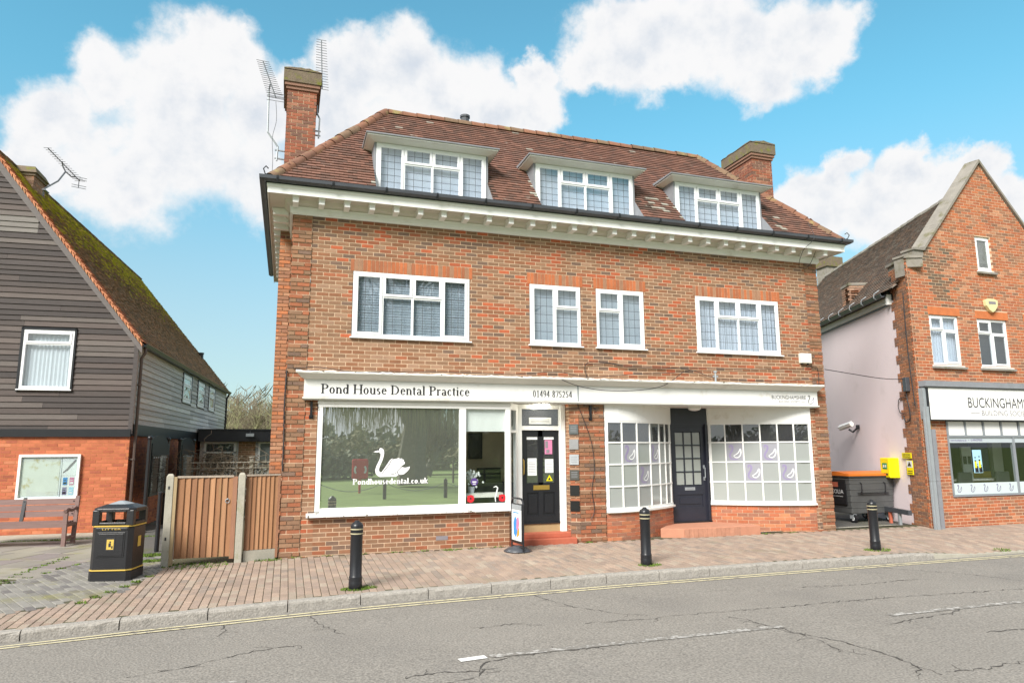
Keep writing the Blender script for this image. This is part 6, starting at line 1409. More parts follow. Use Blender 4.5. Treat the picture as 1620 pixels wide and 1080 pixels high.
T = thing('wall_fitting', (8.9,-.3,3.2), 'small grey metal aerial stub standing on the shopfront cornice', 'fitting')
mb = MB(); mb.tube([(8.72,-.2,3.18),(8.72,-.2,3.40)], .02, 6); mb.box(8.66,8.78,-.21,-.19,3.30,3.33); mb.tube([(8.72,-.2,3.40),(8.72,-.2,3.43)], .04, 6); mb.build('stub', MT['steel'], T)
CB = [([(5.13,3.52),(5.61,3.49),(6.25,3.53),(6.68,3.48),(7.42,3.46),(8.27,3.5),(9.9,3.52),(11.71,3.58)],'long black cable run level across the wall to the right corner'),
 ([(4.2,3.24),(5.12,3.32),(5.81,3.24),(6.82,3.32),(8.18,3.41)],'sagging black cable above the phone number'),
 ([(5.56,2.76),(5.56,3.06),(5.64,3.16),(5.78,3.20),(5.75,3.45),(5.96,3.56),(6.82,3.50),(7.88,3.49)],'looped cable rising from the join between the two signs'),
 ([(7.88,3.49),(8.34,3.43),(8.81,3.3),(9.78,3.26),(10.63,3.28),(11.69,3.37)],'black cable dipping towards the cornice on the right'),
 ([(.1,3.24),(.49,3.27),(.83,3.24),(1.16,3.21),(1.8,3.23),(3.0,3.25),(4.2,3.24)],'black cable lying along the top of the cornice at the left'),
 ([(11.28,3.60),(11.53,3.63),(11.60,3.49),(11.58,3.22)],'short black cable dropping from the alarm box'),
 ([(5.56,2.70),(5.72,2.3),(5.86,1.9),(5.90,1.4),(5.84,1.0),(5.88,.6),(5.80,.42)],'thin black cable wandering down the middle pier')]
def cable(pts3, r, label, m='cable'):
    T = thing('cable', pts3[0], label, 'cable', 'cables on the walls'); mb = MB(); mb.tube(smooth(pts3, 5), r, 5); mb.build('cable_run', MT[m], T)
for p, l in CB: cable([(x, -.035-.01*(i % 2), z) for i, (x, z) in enumerate(p)], .007, l)
cable([(5.12,-.32,3.14),(5.5,-.30,3.02),(6.09,-.28,2.95),(6.81,-.28,2.97),(7.4,-.28,3.08),(7.9,-.15,3.35),(8.03,-.05,3.41)], .007, 'thin cable sagging in front of the white sign')
cable([(.0,-.03,3.2),(-.015,-.035,2.6),(.0,-.035,2.0),(.0,-.035,1.45)], .012, 'thin cable down the left corner of the brick building')
cable([(11.8,-.02,3.58),(12.6,.0,3.50),(13.5,.03,3.42),tuple(FQ.p(.5,-.05,3.42))], .009, 'black cable strung across the alley')
cable([tuple(FQ.p(.42,-.04,3.3)),tuple(FQ.p(.45,-.05,3.0)),tuple(FQ.p(.38,-.05,2.7)),tuple(FQ.p(.40,-.05,2.45)),tuple(FQ.p(.60,-.05,2.40)),tuple(FQ.p(.72,-.04,2.55))], .014, 'thick cable hanging below the junction box on the pink wall corner')
cable([tuple(FQ.p(.60,-.03,2.60)),tuple(FQ.p(.85,-.03,2.62)),tuple(FQ.p(.95,-.03,2.80)),tuple(FQ.p(.85,-.03,2.98)),tuple(FQ.p(.55,-.03,2.98))], .010, 'curled cable loop on the pink wall')
cable([tuple(FQ.p(.20,-.03,5.5)),tuple(FQ.p(.22,-.04,4.4)),tuple(FQ.p(.18,-.04,3.5)),tuple(FQ.p(.12,-.04,2.75))], .012, 'black cable down the brick return beside the pink wall')
cable([(11.0,-.30,9.1-.0),(11.2,-.5,6.9),(11.25,-.6,6.5),(11.1,-.4,6.25),(11.2,-.12,5.95),(11.5,-.1,6.0),(11.6,-.3,6.4)][1:], .006, 'thin wire looping over the gutter at the right')
T = thing('junction_box', tuple(FQ.p(.42,-.06,3.3)), 'grey junction box on the corner of the pink wall', 'box'); mb = MB(FQ); mb.box(.34,.50,-.10,.0,3.12,3.46); mb.build('box_cover', MT['gutter'], T, bevel=.01)
T = thing('security_camera', tuple(FQ.p(3.5,-.2,2.35)), 'white bullet camera on the pink wall', 'camera')
mb = MB(FQ); mb.box(3.32,3.42,-.06,.0,2.30,2.42); mb.tube([(3.37,-.05,2.33),(3.42,-.15,2.22),(3.50,-.22,2.30)], .03, 6); mb.build('bracket', MT['black'], T)
mb = MB(FQ); mb.tube([(3.34,-.20,2.44),(3.88,-.30,2.34)], .065, 10); mb.tube([(3.34,-.20,2.46),(3.92,-.31,2.36)], .075, 4); mb.build('camera_body', MT['white'], T)
T = thing('defibrillator_cabinet', tuple(FQ.p(1.4,-.1,1.04)), 'yellow defibrillator cabinet on the pink wall beside the orange-lidded bin', 'cabinet')
mb = MB(FQ); mb.box(1.24,1.72,-.24,.0,1.04,1.53); mb.build('housing', MT['yellowb'], T, bevel=.012)
F5 = Fr(FQ.p(1.725,0,0), -nrm, SX)   # face looking at the street end?
mb = MB(FQ); mb.box(1.27,1.69,-.246,-.24,1.07,1.50); mb.build('door_panel', MT['yellowb'], T)
mb = MB(FQ); mb.box(1.722,1.728,-.235,-.01,1.05,1.52); mb.build('side_panel', MT['amber'], T)
mb = MB(FQ); mb.box(1.36,1.60,-.250,-.246,1.25,1.40); mb.build('heart_sign', MT['green'], T)
mb = MB(FQ); mb.box(1.40,1.46,-.252,-.250,1.29,1.36); mb.box(1.50,1.56,-.252,-.250,1.29,1.36); mb.build('heart_mark', MT['paper'], T)
mb = MB(FQ); mb.box(1.34,1.62,-.250,-.246,1.10,1.15); mb.build('strap_text', MT['ink'], T)
for nm, q, lb in (('yellow_sign',(.55,1.0,1.53,1.66),'wide yellow notice above the defibrillator cabinet'),('warning_sign',(.52,.82,1.14,1.48),'yellow and white warning notice behind the steel trunking')):
    T = thing(nm, tuple(FQ.p(q[0],-.02,q[2])), lb, 'sign'); m = MB(FQ); m.box(q[0],q[1],-.03,-.02,q[2],q[3]); m.build('plate', MT['yellowb'], T)
    m = MB(FQ)
    if nm == 'warning_sign': m.box(q[0]+.02,q[1]-.02,-.033,-.0305,q[2]+.17,q[3]-.01); m.build('white_half', MT['paper'], T); m = MB(FQ); m.add([(.58,-.035,1.34),(.76,-.035,1.34),(.67,-.035,1.46)],[(0,1,2)])
    for k in range(2): m.box(q[0]+.04,q[1]-.04,-.035,-.0335,q[2]+.03+k*.05,q[2]+.045+k*.05)
    m.build('print', MT['ink'], T)
# steel trunking at the corner
for x, y, z1, lb, w in ((-.05,-.22,2.72,'tall galvanised trunking leaning at the corner of the gabled building',.085),(.14,-.16,2.20,'shorter blue-grey steel trunking beside the taller one',.12)):
    T = thing('steel_trunking', (14.13+x,RY+y,0), lb, 'pipe duct'); 
    for za, zb in ((-.1,1.02),(1.025,z1)):
        m = MB(FR_); m.box(x-w/2,x+w/2,y-.02,y+.07,za,zb); m.box(x-w/2-.015,x-w/2,y+.03,y+.07,za,zb); m.build('duct_section', MT['steel'] if x < 0 else MT['lead'], T)
m = MB(FR_); T = thing('yellow_pipe', (14.36,-.44,0), 'thin mustard pipe up the brick pier of the gabled building', 'pipe'); m.tube([(.27,-.03,-.1),(.24,-.03,2.4)], .016, 6); m.build('pipe_run', mat('mustard', (.36,.22,.06), .6, .2), T)
T = thing('low_rail', tuple(FQ.p(.9,-.3,0)), 'low grey metal guard rail at the foot of the pink wall', 'rail')
mb = MB(FQ); mb.box(.30,1.50,-.34,-.26,.22,.33); mb.build('rail_bar', MT['gutter'], T); 
for x in (.78, 1.25): m = MB(FQ); m.box(x,x+.07,-.33,-.27,-.1,.22); m.build('rail_leg', MT['steel' if x < 1 else 'fence'] if x < 1 else MT['stepred'], T)
# aerials
def yagi(mb, a, b, n, w, ax, r=.006):
    a, b, ax = Vector(a), Vector(b), Vector(ax).normalized(); mb.tube([tuple(a), tuple(b)], .012, 5)
    for i in range(n):
        t = i/(n-1); c = a+(b-a)*t; h = w*(.75+.25*t)/2; mb.tube([tuple(c-ax*h), tuple(c+ax*h)], r, 4)
T = thing('television_aerial', (-.35,1.6,7.72), 'tall aerial on a cranked pole left of the left chimney', 'aerial')
mb = MB(); mb.tube([(-.25,1.62,7.98),(-.44,1.6,7.98)], .02, 5); mb.tube([(-.25,1.62,7.80),(-.44,1.6,7.80)], .02, 5); mb.tube([(-.40,1.6,7.74),(-.385,1.6,8.05),(-.60,1.6,8.35),(-.62,1.6,9.28)], .02, 6); mb.build('pole', MT['steel'], T)
mb = MB(); yagi(mb, (-.77,1.6,9.92), (-.47,1.55,9.10), 18, .34, (1,.1,.0)); mb.tube([(-.62,1.6,9.28),(-.60,1.6,9.42)], .015, 5)
for z in (9.02,9.10,9.18): mb.tube([(-.65,1.5,z),(-.28,1.5,z-.01)], .006, 4)
mb.build('antenna', MT['alu'], T); mb = MB(); mb.tube(smooth([(-.47,1.6,9.05),(-.44,1.55,8.6),(-.50,1.5,8.2),(-.46,1.2,7.6),(-.44,.6,6.9)],4), .005, 4); mb.build('lead_wire', MT['alu'], T)
T = thing('television_aerial', (.45,1.7,8.4), 'aerial standing upright behind the right edge of the left chimney', 'aerial')
mb = MB(); mb.tube([(.34,1.7,8.46),(.46,1.7,8.46)], .018, 5); mb.tube([(.34,1.7,8.56),(.46,1.7,8.56)], .018, 5); mb.tube([(.42,1.7,8.40),(.43,1.7,8.85),(.38,1.8,9.0),(.38,2.2,9.4)], .018, 6); mb.build('pole', MT['steel'], T)
mb = MB(); yagi(mb, (.40,1.75,10.72), (.46,1.85,9.62), 20, .28, (1,.0,-.02)); mb.build('antenna', MT['alu'], T)
T = thing('television_aerial', tuple(FA.p(-2.6,1.0,8.2)), 'aerial on a bent pole beside the mossy left-hand chimney', 'aerial')
mb = MB(FA); mb.tube([(-2.62,1.0,8.02),(-2.6,1.0,8.20),(-2.45,1.35,8.55),(-2.36,1.5,8.87)], .02, 6); mb.tube([(-2.36,1.5,8.87),(-2.42,1.45,9.0),(-2.42,1.4,9.1)], .016, 5); mb.tube([(-2.36,1.5,8.87),(-2.25,1.6,8.78),(-2.15,1.65,8.80)], .016, 5); mb.box(-2.58,-2.5,.8,1.05,8.1,8.12); mb.build('pole', MT['alu'], T)
mb = MB(FA); yagi(mb, (-2.66,1.1,9.30), (-2.12,1.8,8.76), 16, .26, (1,-.2,-.08)); 
for z in (8.58,8.64,8.80,8.86): mb.tube([(-2.30,1.8,z+.02),(-1.96,1.8,z-.03)], .007, 4)
mb.tube([(-2.14,1.8,8.58),(-2.14,1.8,8.82)], .010, 4); mb.build('antenna', MT['alu'], T)
# ================================================================ street furniture
def bollard():
    T = thing('bollard', (0,0,0), 'x', 'bollard', 'black bollards along the kerb')
    m = MB(); m.smooth = True; K = 24
    m.lathe([(.092,-.1),(.092,.10),(.088,.115),(.092,.13),(.088,.145),(.092,.16),(.088,.175),(.083,.185),(.083,.72),(.087,.73),(.087,.84),(.084,.855),(.070,.88),(.035,.90),(.030,.915),(.0,.92)], K); m.build('bollard_post', MT['black'], T)
    for z, nm in ((.735,'GOLD'),(.795,'GOLD')):
        m = MB(); m.lathe([(.0885,z),(.0885,z+.016)], K); m.f = m.f[:-2]; m.m = m.m[:-2]; m.t = m.t[:-2]; m.sm = m.sm[:-2]; m.build('reflective_band', mat('pale_gold_band', (.42,.38,.24), .4, .1), T)
    return T
bo = bollard(); BP = [(1.03,-2.70,'black bollard in front of the stall riser below the swan window'),(5.71,-2.37,'black bollard in front of the middle brick pier, near the left bow window'),(10.55,-2.29,'black bollard in front of the wheeled bin alley')]
for i, (x, y, l) in enumerate(BP):
    o = bo if i == 0 else copy_tree(bo); o['label'] = l; o.location = (x, y, gz(x,y)-.004)
    o.rotation_euler = (0, math.radians((0,0,-.6)[i]), 0)
# litter bin
T = thing('litter_bin', (0,0,0), 'black litter bin with gold bands and LITTER lettering on the forecourt', 'litter bin')
def ring(mb, w, d, c, z): # chamfered rectangle
    return [(-w+c,-d,z),(w-c,-d,z),(w,-d+c,z),(w,d-c,z),(w-c,d,z),(-w+c,d,z),(-w,d-c,z),(-w,-d+c,z)]
def stack(mb, rings, cap=True):
    n = 8; vs = [q for r in rings for q in r]; mb.add(vs, [(i*n+j,i*n+(j+1)%n,(i+1)*n+(j+1)%n,(i+1)*n+j) for i in range(len(rings)-1) for j in range(n)]+([tuple(range(n-1,-1,-1)), tuple((len(rings)-1)*n+j for j in range(n))] if cap else []))
m = MB(); R_ = [ring(m,.295,.265,.05,z) for z in (0,)]; stack(m, [ring(m,.29,.26,.05,0),ring(m,.29,.26,.05,.13)]); m.build('plinth', MT['blackpl'], T)
m = MB(); stack(m, [ring(m,.285,.255,.06,.14),ring(m,.285,.255,.06,.745)]); m.box(-.19,.19,-.262,-.254,.33,.68); m.box(-.17,.17,-.268,-.260,.35,.66); m.box(-.215,.215,-.262,-.254,.705,.742); m.build('bin_body', MT['blackpl'], T, bevel=.006)
for z in (.14,.755):
    m = MB(); stack(m, [ring(m,.292,.262,.06,z),ring(m,.292,.262,.06,z+.018)]); m.build('gold_band', MT['gold'], T)
m = MB()  # hood with four posting slots
z0, z1, w, d, c = .773, .99, .285, .255, .06
m.box(-w,-w+.10,-d,-d+.09,z0,z1); m.box(w-.10,w,-d,-d+.09,z0,z1); m.box(-w,-w+.10,d-.09,d,z0,z1); m.box(w-.10,w,d-.09,d,z0,z1)
m.box(-w+.10,w-.10,-d,-d+.02,z0,z0+.045); m.box(-w+.10,w-.10,d-.02,d,z0,z0+.045); m.box(-w,-w+.02,-d+.09,d-.09,z0,z0+.045); m.box(w-.02,w,-d+.09,d-.09,z0,z0+.045)
m.box(-w+.10,w-.10,-d,-d+.02,z1-.03,z1); m.box(-w+.10,w-.10,d-.02,d,z1-.03,z1); m.box(-w,-w+.02,-d+.09,d-.09,z1-.03,z1); m.box(w-.02,w,-d+.09,d-.09,z1-.03,z1)
m.build('hood', MT['blackpl'], T, bevel=.02)
m = MB(); stack(m, [ring(m,.295,.265,.07,.985),ring(m,.29,.26,.07,1.015),ring(m,.17,.15,.05,1.065)]); m.build('lid', MT['blackpl'], T, bevel=.008)
m = MB(); stack(m, [ring(m,.15,.13,.04,1.066),ring(m,.03,.03,.01,1.11)]); m.build('stub_plate', MT['steel'], T)
m = MB(); sans(m, 'LITTER', -.13, .13, .713, .022, -.2635); m.build('lettering', MT['gold'], T)
m = MB(); m.box(-.065,.065,-.272,-.268,.42,.60); s_ = m.build('sticker_frame', MT['ink'], T); m = MB(); m.box(-.048,.048,-.2745,-.272,.44,.58); m.build('sticker', MT['gold'], T)
m = MB(); m.disc((.0,-.2755,.545), .013, 8); m.box(-.022,.012,-.2755,-.2748,.475,.53); m.box(.018,.038,-.2755,-.2748,.455,.49); m.build('sticker_figure', MT['ink'], T)
m = MB(); m.box(.287,.290,-.05,.05,.45,.60); m.build('sticker', MT['gold'], T)
T.location = (-2.25,-.93,-.03); T.rotation_euler = (0, 0, math.radians(-12))
# bench
T = thing('bench', (0,0,0), 'brown slatted wooden bench below the map noticeboard', 'bench')
W_ = 1.9
for x in (-W_, -W_*.5+.02-.0, 0):
    full = x != -W_*.5+.02
    if full:
        m = MB(); m.box(x-.035,x+.035,-.28,-.21,0,.66); m.build('leg', MT['orangewood'], T)
        m = MB(); m.hexa([(x-.035,.22,0),(x+.035,.22,0),(x+.035,.29,0),(x-.035,.29,0),(x-.035,.32,.92),(x+.035,.32,.92),(x+.035,.38,.92),(x-.035,.38,.92)]); m.build('leg', MT['orangewood'], T)
        m = MB(); m.box(x-.03,x+.03,-.22,.25,.36,.42); m.box(x-.03,x+.03,-.22,.25,.12,.17); m.build('side_rail', MT['orangewood'], T)
        m = MB(); m.tube(smooth([(x,-.30,.66),(x,-.18,.69),(x,.05,.66),(x,.28,.70)],4), .035, 6); m.build('armrest', MT['orangewood'], T)
    else:
        m = MB(); m.hexa([(x-.03,.2,.38),(x+.03,.2,.38),(x+.03,.25,.38),(x-.03,.25,.38),(x-.03,.33,.9),(x+.03,.33,.9),(x+.03,.36,.9),(x-.03,.36,.9)]); m.build('back_strut', MT['black'], T)
for i, z in enumerate((.58,.70,.82)):
    m = MB(); y = .27+(z-.58)*.16; m.hexa([(-W_,y,z-.055),(-.03,y,z-.055),(-.03,y+.03,z-.055),(-W_,y+.03,z-.055),(-W_,y+.012,z+.05),(-.03,y+.012,z+.05),(-.03,y+.042,z+.05),(-W_,y+.042,z+.05)]); s_ = m.build('back_slat', MT['orangewood'], T)
    m = MB()
    for x in (-.06,-W_*.5+.02,-W_+.06): m.tube([(x,y+.008,z),(x,y-.004,z)], .012, 6)
    m.build('bolt', MT['ink'], s_)
for i, y in enumerate((-.26,-.14,-.02,.10)):
    m = MB(); m.box(-W_,0,y,y+.10,.42,.455); m.build('seat_slat', MT['orangewood'], T)
m = MB(); m.box(-W_,0,-.26,-.22,.36,.42); m.build('front_rail', MT['orangewood'], T)
T.location = tuple(Vector((-3.95,3.22,.0))); T.rotation_euler = (0,0,math.radians(-3.4))
# pavement sign
T = thing('pavement_sign', (0,0,0), 'swinging pavement sign with a poster on a round base by the step', 'sign')
m = MB(); m.smooth = True; m.lathe([(.0,0),(.25,0),(.25,.02),(.16,.07),(.05,.10),(.0,.10)], 28); m.build('base', MT['gutter'], T)
m = MB(); fw = .25; P = [(-fw,0,.03),(-fw,0,.84),(-fw+.03,0,.90),(-fw+.08,0,.93),(fw-.08,0,.93),(fw-.03,0,.90),(fw,0,.84),(fw,0,.03)]; m.tube(P, .017, 8); m.tube([(-fw,0,.08),(fw,0,.08)], .014, 6); m.build('frame', MT['black'], T)
m = MB(); m.box(-fw+.02,fw-.02,-.015,.015,.14,.84); pn = m.build('poster_panel', MT['black'], T)
m = MB(); m.box(-fw+.045,fw-.045,-.020,-.0155,.19,.73); m.build('poster', MT['paper'], T)
m = MB(); m.box(-fw+.045,fw-.045,-.020,-.0155,.735,.82); m.build('poster_header', MT['steel'], T)
m = MB(); m.poly([(-.12,-.0215,.30),(-.02,-.0215,.24),(.06,-.0215,.38),(.02,-.0215,.56),(-.06,-.0215,.62),(-.13,-.0215,.50)]); m.build('poster_blue', MT['blue'], T)
m = MB(); m.poly([(.0,-.0225,.40),(.07,-.0225,.36),(.13,-.0225,.50),(.09,-.0225,.62),(.02,-.0225,.58)]); m.build('poster_figure', MT['pink'], T)
m = MB(); m.poly([(.02,-.0222,.24),(.12,-.0222,.30),(.12,-.0222,.42),(.04,-.0222,.38)]); m.build('poster_orange', MT['amber'], T)
m = MB(); m.box(-.14,.10,-.0222,-.0215,.67,.69); m.build('poster_print', MT['blue'], T)
T.location = (4.10,-.57,gz(4.1,-.57)); T.rotation_euler = (0,0,math.radians(-84))
# wheeled bin
T = thing('wheeled_bin', (0,0,0), 'large dark grey four-wheeled bin with orange lid in the alley', 'wheeled bin')
w, d = .66, .52
m = MB(); m.hexa([(-w+.05,-d+.04,.22),(w-.05,-d+.04,.22),(w-.05,d-.04,.22),(-w+.05,d-.04,.22),(-w,-d,1.12),(w,-d,1.12),(w,d,1.12),(-w,d,1.12)]); m.box(-w-.03,w+.03,-d-.03,d+.03,1.10,1.17); bd = m.build('bin_body', MT['binmet'], T, bevel=.02)
for z in (.36,.50,.66,.80,.95,1.04):
    k = (z-.22)/.90; ww = w-.05+.05*k+.008; dd = d-.04+.04*k+.008; m = MB(); m.box(-ww,ww,-dd,-dd+.02,z,z+.022); m.box(-ww,-ww+.02,-dd,dd,z,z+.022); m.box(ww-.02,ww,-dd,dd,z,z+.022); m.build('rib', MT['binmet'], T, bevel=.006)
m = MB(); K = 8; vs = []
for i in range(K+1):
    t = i/K; y = -d-.04+(2*d+.08)*t; z = 1.175+.07*math.sin(PI*t); vs += [(-w-.04,y,z),(w+.04,y,z)]
m.add(vs, [(2*i,2*i+1,2*i+3,2*i+2) for i in range(K)]); m.box(-w-.04,w+.04,-d-.05,-d-.03,1.14,1.19); m.box(-w-.045,-w-.03,-d-.04,d+.04,1.14,1.20); m.box(w+.03,w+.045,-d-.04,d+.04,1.14,1.20)
m.add([(-w-.04,-d-.04,1.17)]+[vs[2*i] for i in range(K+1)]+[(-w-.04,d+.04,1.17)], [tuple(range(K+3))]); m.add([(w+.04,-d-.04,1.17)]+[vs[2*i+1] for i in range(K+1)]+[(w+.04,d+.04,1.17)], [tuple(range(K+3))])
m.build('lid', MT['orange'], T)
for a in (-.35, .35):
    m = MB(); m.tube([(a,-d-.0,.98),(a,-d-.05,.96),(a,-d-.045,.76),(a,-d,.72)], .014, 5); m.build('lifting_bar', MT['black'], T)
m = MB(); m.tube([(-.45,-d-.03,.72),(.45,-d-.03,.72)], .016, 6); m.build('lifting_bar', MT['black'], T)
FW2 = Fr((-w-.0,0,0),(0,-1,0)); m = MB(FW2); m.box(-.30,.12,-.016,.0,.86,.98); m.build('label_plate', MT['stepred'], T)
m = MB(FW2); m.box(-.38,.38,-.012,.02,.44,1.05); m.build('label_panel', MT['blackpl'], T)
m = MB(FW2); sans(m, 'VEOLIA', -.20, .30, .70, .10, -.0135); sans(m, 'Environnement', -.12, .28, .62, .035, -.0135)
K = 12; ribbon(m, [(-.29+.06*math.cos(2*PI*i/K), .75+.07*math.sin(2*PI*i/K)) for i in range(K+1)], .018, -.0135, taper=False); m.build('lettering', MT['paper'], T)
for a in (-w+.14, w-.14):
    for b in (-d+.12, d-.12):
        m = MB(); m.tube([(a-.03,b-.03,.10),(a+.03,b-.03,.10)], .10, 16); c = m.build('castor_wheel', MT['black'], T)
        m = MB(); m.tube([(a-.035,b-.03,.10),(a+.035,b-.03,.10)], .045, 12); m.build('hub', MT['paper'], c)
        m = MB(); m.box(a-.05,a-.038,b-.06,b+.06,.10,.24); m.box(a+.038,a+.05,b-.06,b+.06,.10,.24); m.box(a-.05,a+.05,b-.06,b+.06,.20,.24); m.build('castor_fork', MT['steel'], c)
T.location = (14.07,1.62,-.05); T.rotation_euler = (0,0,math.radians(-4))
# ================================================================ trees
def tree(name, label, x, y, h, seed, m='bark', mt='twig', trunk=.22, n0=5, spread=.55, depth=5, kids=3, up=.25, stuff_r=.006, group=None, z=0, first=.28):
    R = random.Random(seed); T = thing(name, (x,y,z), label, 'tree', group); mb = MB(); tw = MB(); tw2 = tw
    def grow(p, d, L, r, lev):
        k = 4; pts = [p]; 
        for i in range(k): d = (d+Vector((R.gauss(0,.10),R.gauss(0,.10),R.gauss(.03,.06)))).normalized(); pts.append(pts[-1]+d*L/k)
        b = mb if lev <= 1 else tw; b.tube([tuple(q) for q in pts], r, 6 if lev == 0 else (5 if lev == 1 else 3), r2=r*.62, cap=False)
        if lev >= depth: return
        nn = n0 if lev == 0 else kids
        for i in range(nn):
            t = R.uniform(.45,1.0) if lev else R.uniform(first+.25,1.0); q = pts[min(k, int(t*k))]
            a = R.uniform(0, 2*PI); s = R.uniform(.6,1.25)*spread; u = d.orthogonal().normalized(); v = d.cross(u)
            nd = (d+(u*math.cos(a)+v*math.sin(a))*s+Vector((0,0,up*.4))).normalized(); grow(q, nd, L*R.uniform(.58,.82), r*.52, lev+1)
        grow(pts[-1], (d+Vector((R.gauss(0,.2),R.gauss(0,.2),.1))).normalized(), L*.75, r*.62, lev+1)
    grow(Vector((x,y,z)), Vector((R.gauss(0,.03),R.gauss(0,.03),1)), h*.36, trunk, 0)
    mb.build('trunk', MT[m], T); tw.build('crown', MT[mt], T, kind='stuff'); return T
TB = [(-3.9,33,5.2,1,.14,'barkpale','bare tree at the left beyond the flat roof, next to the boarded house'),(-2.0,31,4.6,2,.12,'barkpale','multi-stemmed pale green bare tree in the middle beyond the flat roof'),(-.7,34,5.4,3,.14,'barkpale','slender bare tree right of centre beyond the flat roof'),(.8,30,4.4,4,.11,'bark','dark bare tree nearest the brick building beyond the flat roof')]
for x, y, h, sd_, tr, bm, lb in TB: tree('bare_tree', lb, x, y, h, sd_, m=bm, trunk=tr, n0=8, depth=5, kids=3, spread=.5, group='bare trees beyond the flat roof', first=-.1)
# saplings and scrub
mb = MB(); R = random.Random(5)
for i in range(60):
    x, y = R.uniform(-6,3.5), R.uniform(24,29); p = [Vector((x,y,0))]; d = Vector((R.gauss(0,.12),R.gauss(0,.1),1)).normalized()
    for k in range(7): d = (d+Vector((R.gauss(0,.09),R.gauss(0,.09),.02))).normalized(); p.append(p[-1]+d*R.uniform(.5,.75))
    mb.tube([tuple(q) for q in p], R.uniform(.012,.03), 4, r2=.005, cap=False)
    for k in range(34):
        q = p[R.randint(2,7)]; dd = Vector((R.gauss(0,1),R.gauss(0,1),R.uniform(.3,1.4))).normalized(); L = R.uniform(.4,1.2); mb.tube([tuple(q), tuple(q+dd*L*.5), tuple(q+dd*L+Vector((0,0,.1)))], .006, 3, r2=.003, cap=False)
o = mb.build('scrub', MT['barkpale']); tag(o, 'thicket of thin pale green bare stems behind the flat roof', 'scrub', kind='stuff')
# wooded bank closing the view
mb = MB(); R = random.Random(9)
for i in range(1500):
    x, y = R.uniform(-40,40), R.uniform(55,75); z = 0; h = R.uniform(4.5,8.2); w_ = R.uniform(.04,.09); lx = R.gauss(0,.5)
    mb.add([(x-w_,y,z),(x+w_,y,z),(x+lx+.02,y,z+h),(x+lx-.02,y,z+h)],[(0,1,2,3)])
    for k in range(16):
        t = R.uniform(.25,1.0); bx = x+lx*t; s = R.choice((-1,1)); L = R.uniform(.3,1.3)*(1.15-t*.6); e = R.uniform(.7,1.6); mb.add([(bx,y,z+h*t-.02),(bx,y,z+h*t+.03),(bx+s*L*.6,y,z+h*t+L*e*.45),(bx+s*L,y+R.gauss(0,.3),z+h*t+L*e)],[(0,1,2),(1,2,3)])
o = mb.build('distant_wood', MT['twig']); tag(o, 'far bare wood on the skyline between the houses', 'woodland', kind='stuff')
mb = MB(); vs = []
for i in range(41): x = -60+i*3; vs += [(x,78,-.3),(x,84,4.0+.6*math.sin(x*.3)),(x,100,5.5)]
mb.add(vs, [f for i in range(40) for f in ((3*i,3*i+3,3*i+4,3*i+1),(3*i+1,3*i+4,3*i+5,3*i+2))]); o = mb.build('hill', mat('wooded_hill', (.13,.12,.06), 1, .3, .3, .8, 2)); tag(o, kind='structure')
# ================================================================ the green opposite (mirrored in the shop window)
tree('willow_tree', 'great old willow on the green across the road, mirrored in the shop window', 6.4, -23.5, 15, 21, trunk=.85, n0=8, depth=4, kids=4, spread=.8)
mb = MB(); R = random.Random(3)
for i in range(2600):
    a = R.uniform(0,2*PI); rr = 4.8*math.sqrt(R.random()); x, y, z = 6.4+rr*math.cos(a), -23.5+rr*math.sin(a), R.uniform(4.5,10.5)*(1-.035*rr); L = R.uniform(1.2,3.4)
    mb.add([(x-.02,y,z),(x+.02,y,z),(x+R.gauss(0,.12),y+R.gauss(0,.12),max(2.2,z-L))],[(0,1,2)])
wt = [o for o in bpy.data.objects if o.name.startswith('willow_tree')][0]; mb.build('hanging_twigs', MT['willow'], wt, kind='stuff')
tree('field_tree', 'spreading bare tree on the green behind the willow, mirrored in the window', 9.6, -36, 5.5, 22, trunk=.35, n0=7, depth=5, kids=3, spread=.8, group='trees on the green opposite')
for i, (x, y, h) in enumerate(((-4,-40,5),(-12,-36,6),(1.5,-46,5),(20,-52,6),(32,-50,6))):
    tree('field_tree', ('bare tree far left on the green opposite','large bare tree furthest left on the green opposite','bare tree behind the red lifebuoy post on the green','bare tree right of the willow on the green opposite','bare tree furthest right on the green opposite')[i], x, y, h, 40+i, trunk=.28, n0=6, depth=5, kids=3, spread=.6, group='trees on the green opposite')
def mass(name, label, cx, cy, rx, ry, h, n, seed, m='ivy', s=.35):
    R = random.Random(seed); mb = MB()
    for _ in range(n):
        a = R.uniform(0,2*PI); q = R.random()**.4; X, Y = cx+rx*q*math.cos(a), cy+ry*q*math.sin(a); top = h*(1-.55*q**2)*(.8+.2*math.sin(X*1.3)+.12*math.sin(X*3.1+1)); Z = top*R.random()**.6
        d = Vector((R.gauss(0,1),R.gauss(0,1),R.gauss(0,1))).normalized(); e = d.orthogonal().normalized(); f = d.cross(e); k = s*R.uniform(.5,1.3)
        mb.add([tuple(Vector((X,Y,Z))+e*k), tuple(Vector((X,Y,Z))+f*k), tuple(Vector((X,Y,Z))-e*k)],[(0,1,2)])
    o = mb.build(name, MT[m]); tag(o, label, 'hedge', kind='stuff')
mass('hedge_bank', 'dark evergreen thicket on the left of the green opposite', -3, -36, 9, 3, 3.4, 7000, 1, s=.28)
mass('far_treeline', 'long dark treeline at the far edge of the field opposite', 20, -98, 90, 8, 6, 12000, 2, s=.8)
mass('hedge_bank', 'olive scrub behind the willow on the green opposite', 3, -50, 16, 3, 4.0, 6000, 4, m='willow', s=.3)
T = thing('lifebuoy_cabinet', (3.23,-18.9,-.1), 'red lifebuoy housing on a red post on the green opposite', 'lifebuoy housing')
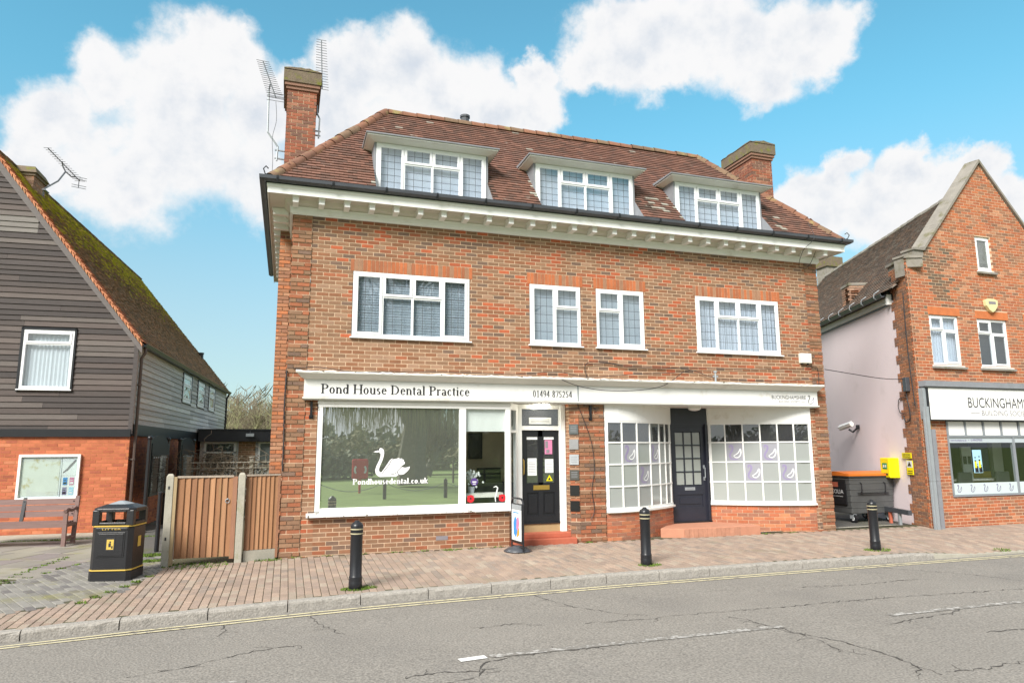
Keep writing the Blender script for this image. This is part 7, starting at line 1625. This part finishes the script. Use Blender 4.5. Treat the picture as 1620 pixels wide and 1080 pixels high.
mb = MB(); mb.tube([(3.23,-18.9,-.1),(3.23,-18.9,.55)], .05, 8); mb.build('post', MT['red'], T); mb = MB(); mb.box(2.87,3.59,-18.97,-18.83,.52,1.40); mb.build('housing', MT['red'], T, bevel=.08)
mb = MB(); K = 20
for s in (1,-1): mb.tube([(3.23+.24*math.sin(a),-18.80,.93+.24*math.cos(a)) for a in [s*(.9+i*.15) for i in range(10)]], .045, 6)
mb.build('lifebuoy', MT['paper'], T)
for x, y, lb in ((3.74,-14.5,'black timber post with chain, left one on the green opposite'),(6.1,-14.3,'black timber post with chain, right one on the green opposite'),(1.3,-14.7,'black timber post with chain, furthest left on the green opposite'),(8.5,-14.2,'black timber post with chain, furthest right on the green opposite')):
    T = thing('chain_post', (x,y,-.08), lb, 'post', 'black posts on the green'); mb = MB(); mb.box(x-.06,x+.06,y-.06,y+.06,-.1,.62); mb.hexa([(x-.06,y-.06,.62),(x+.06,y-.06,.62),(x+.06,y+.06,.62),(x-.06,y+.06,.62),(x-.01,y-.01,.68),(x+.01,y-.01,.68),(x+.01,y+.01,.68),(x-.01,y+.01,.68)]); mb.build('post_shaft', MT['black'], T)
    mb = MB(); mb.tube([(x+.06+2.3*t,y+.08*t,.5-.28*math.sin(PI*t)) for t in [i/10 for i in range(11)]], .012, 4); mb.build('chain', MT['lead'], T)
T = thing('field_fence', (12,-27,-.1), 'brown post and rail fence along the field opposite', 'fence')
for i in range(14):
    x = 7.5+i*1.9; m = MB(); m.box(x-.05,x+.05,-27.05,-26.95,-.15,1.15); m.build('post', MT['bark'], T)
for z in (.35,.7,1.05): m = MB(); m.box(7.5,32.2,-27.08,-27.05,z-.04,z+.04); m.build('rail', MT['bark'], T)
# tidy: the kerb, pavement and forecourt roots carry no category
for o in (kb, pv, fc):
    for k in ('label','category','group'):
        if k in o: del o[k]

T = thing('far_chimney', (13.0,9.0,5), 'mossy capped chimney just showing behind the right corner eaves', 'chimney')
mb = MB(); c_ = Vector((21.35,9.6,0))
mb.box(c_.x-.35,c_.x+.35,c_.y-.3,c_.y+.3,6.5,9.2); mb.t=[(.2,.14,.11)]*len(mb.f); mb.build('stack', MT['coping'], T); mb = MB(); mb.box(c_.x-.42,c_.x+.42,c_.y-.37,c_.y+.37,9.2,9.62); mb.build('cap', MT['capmoss'], T)
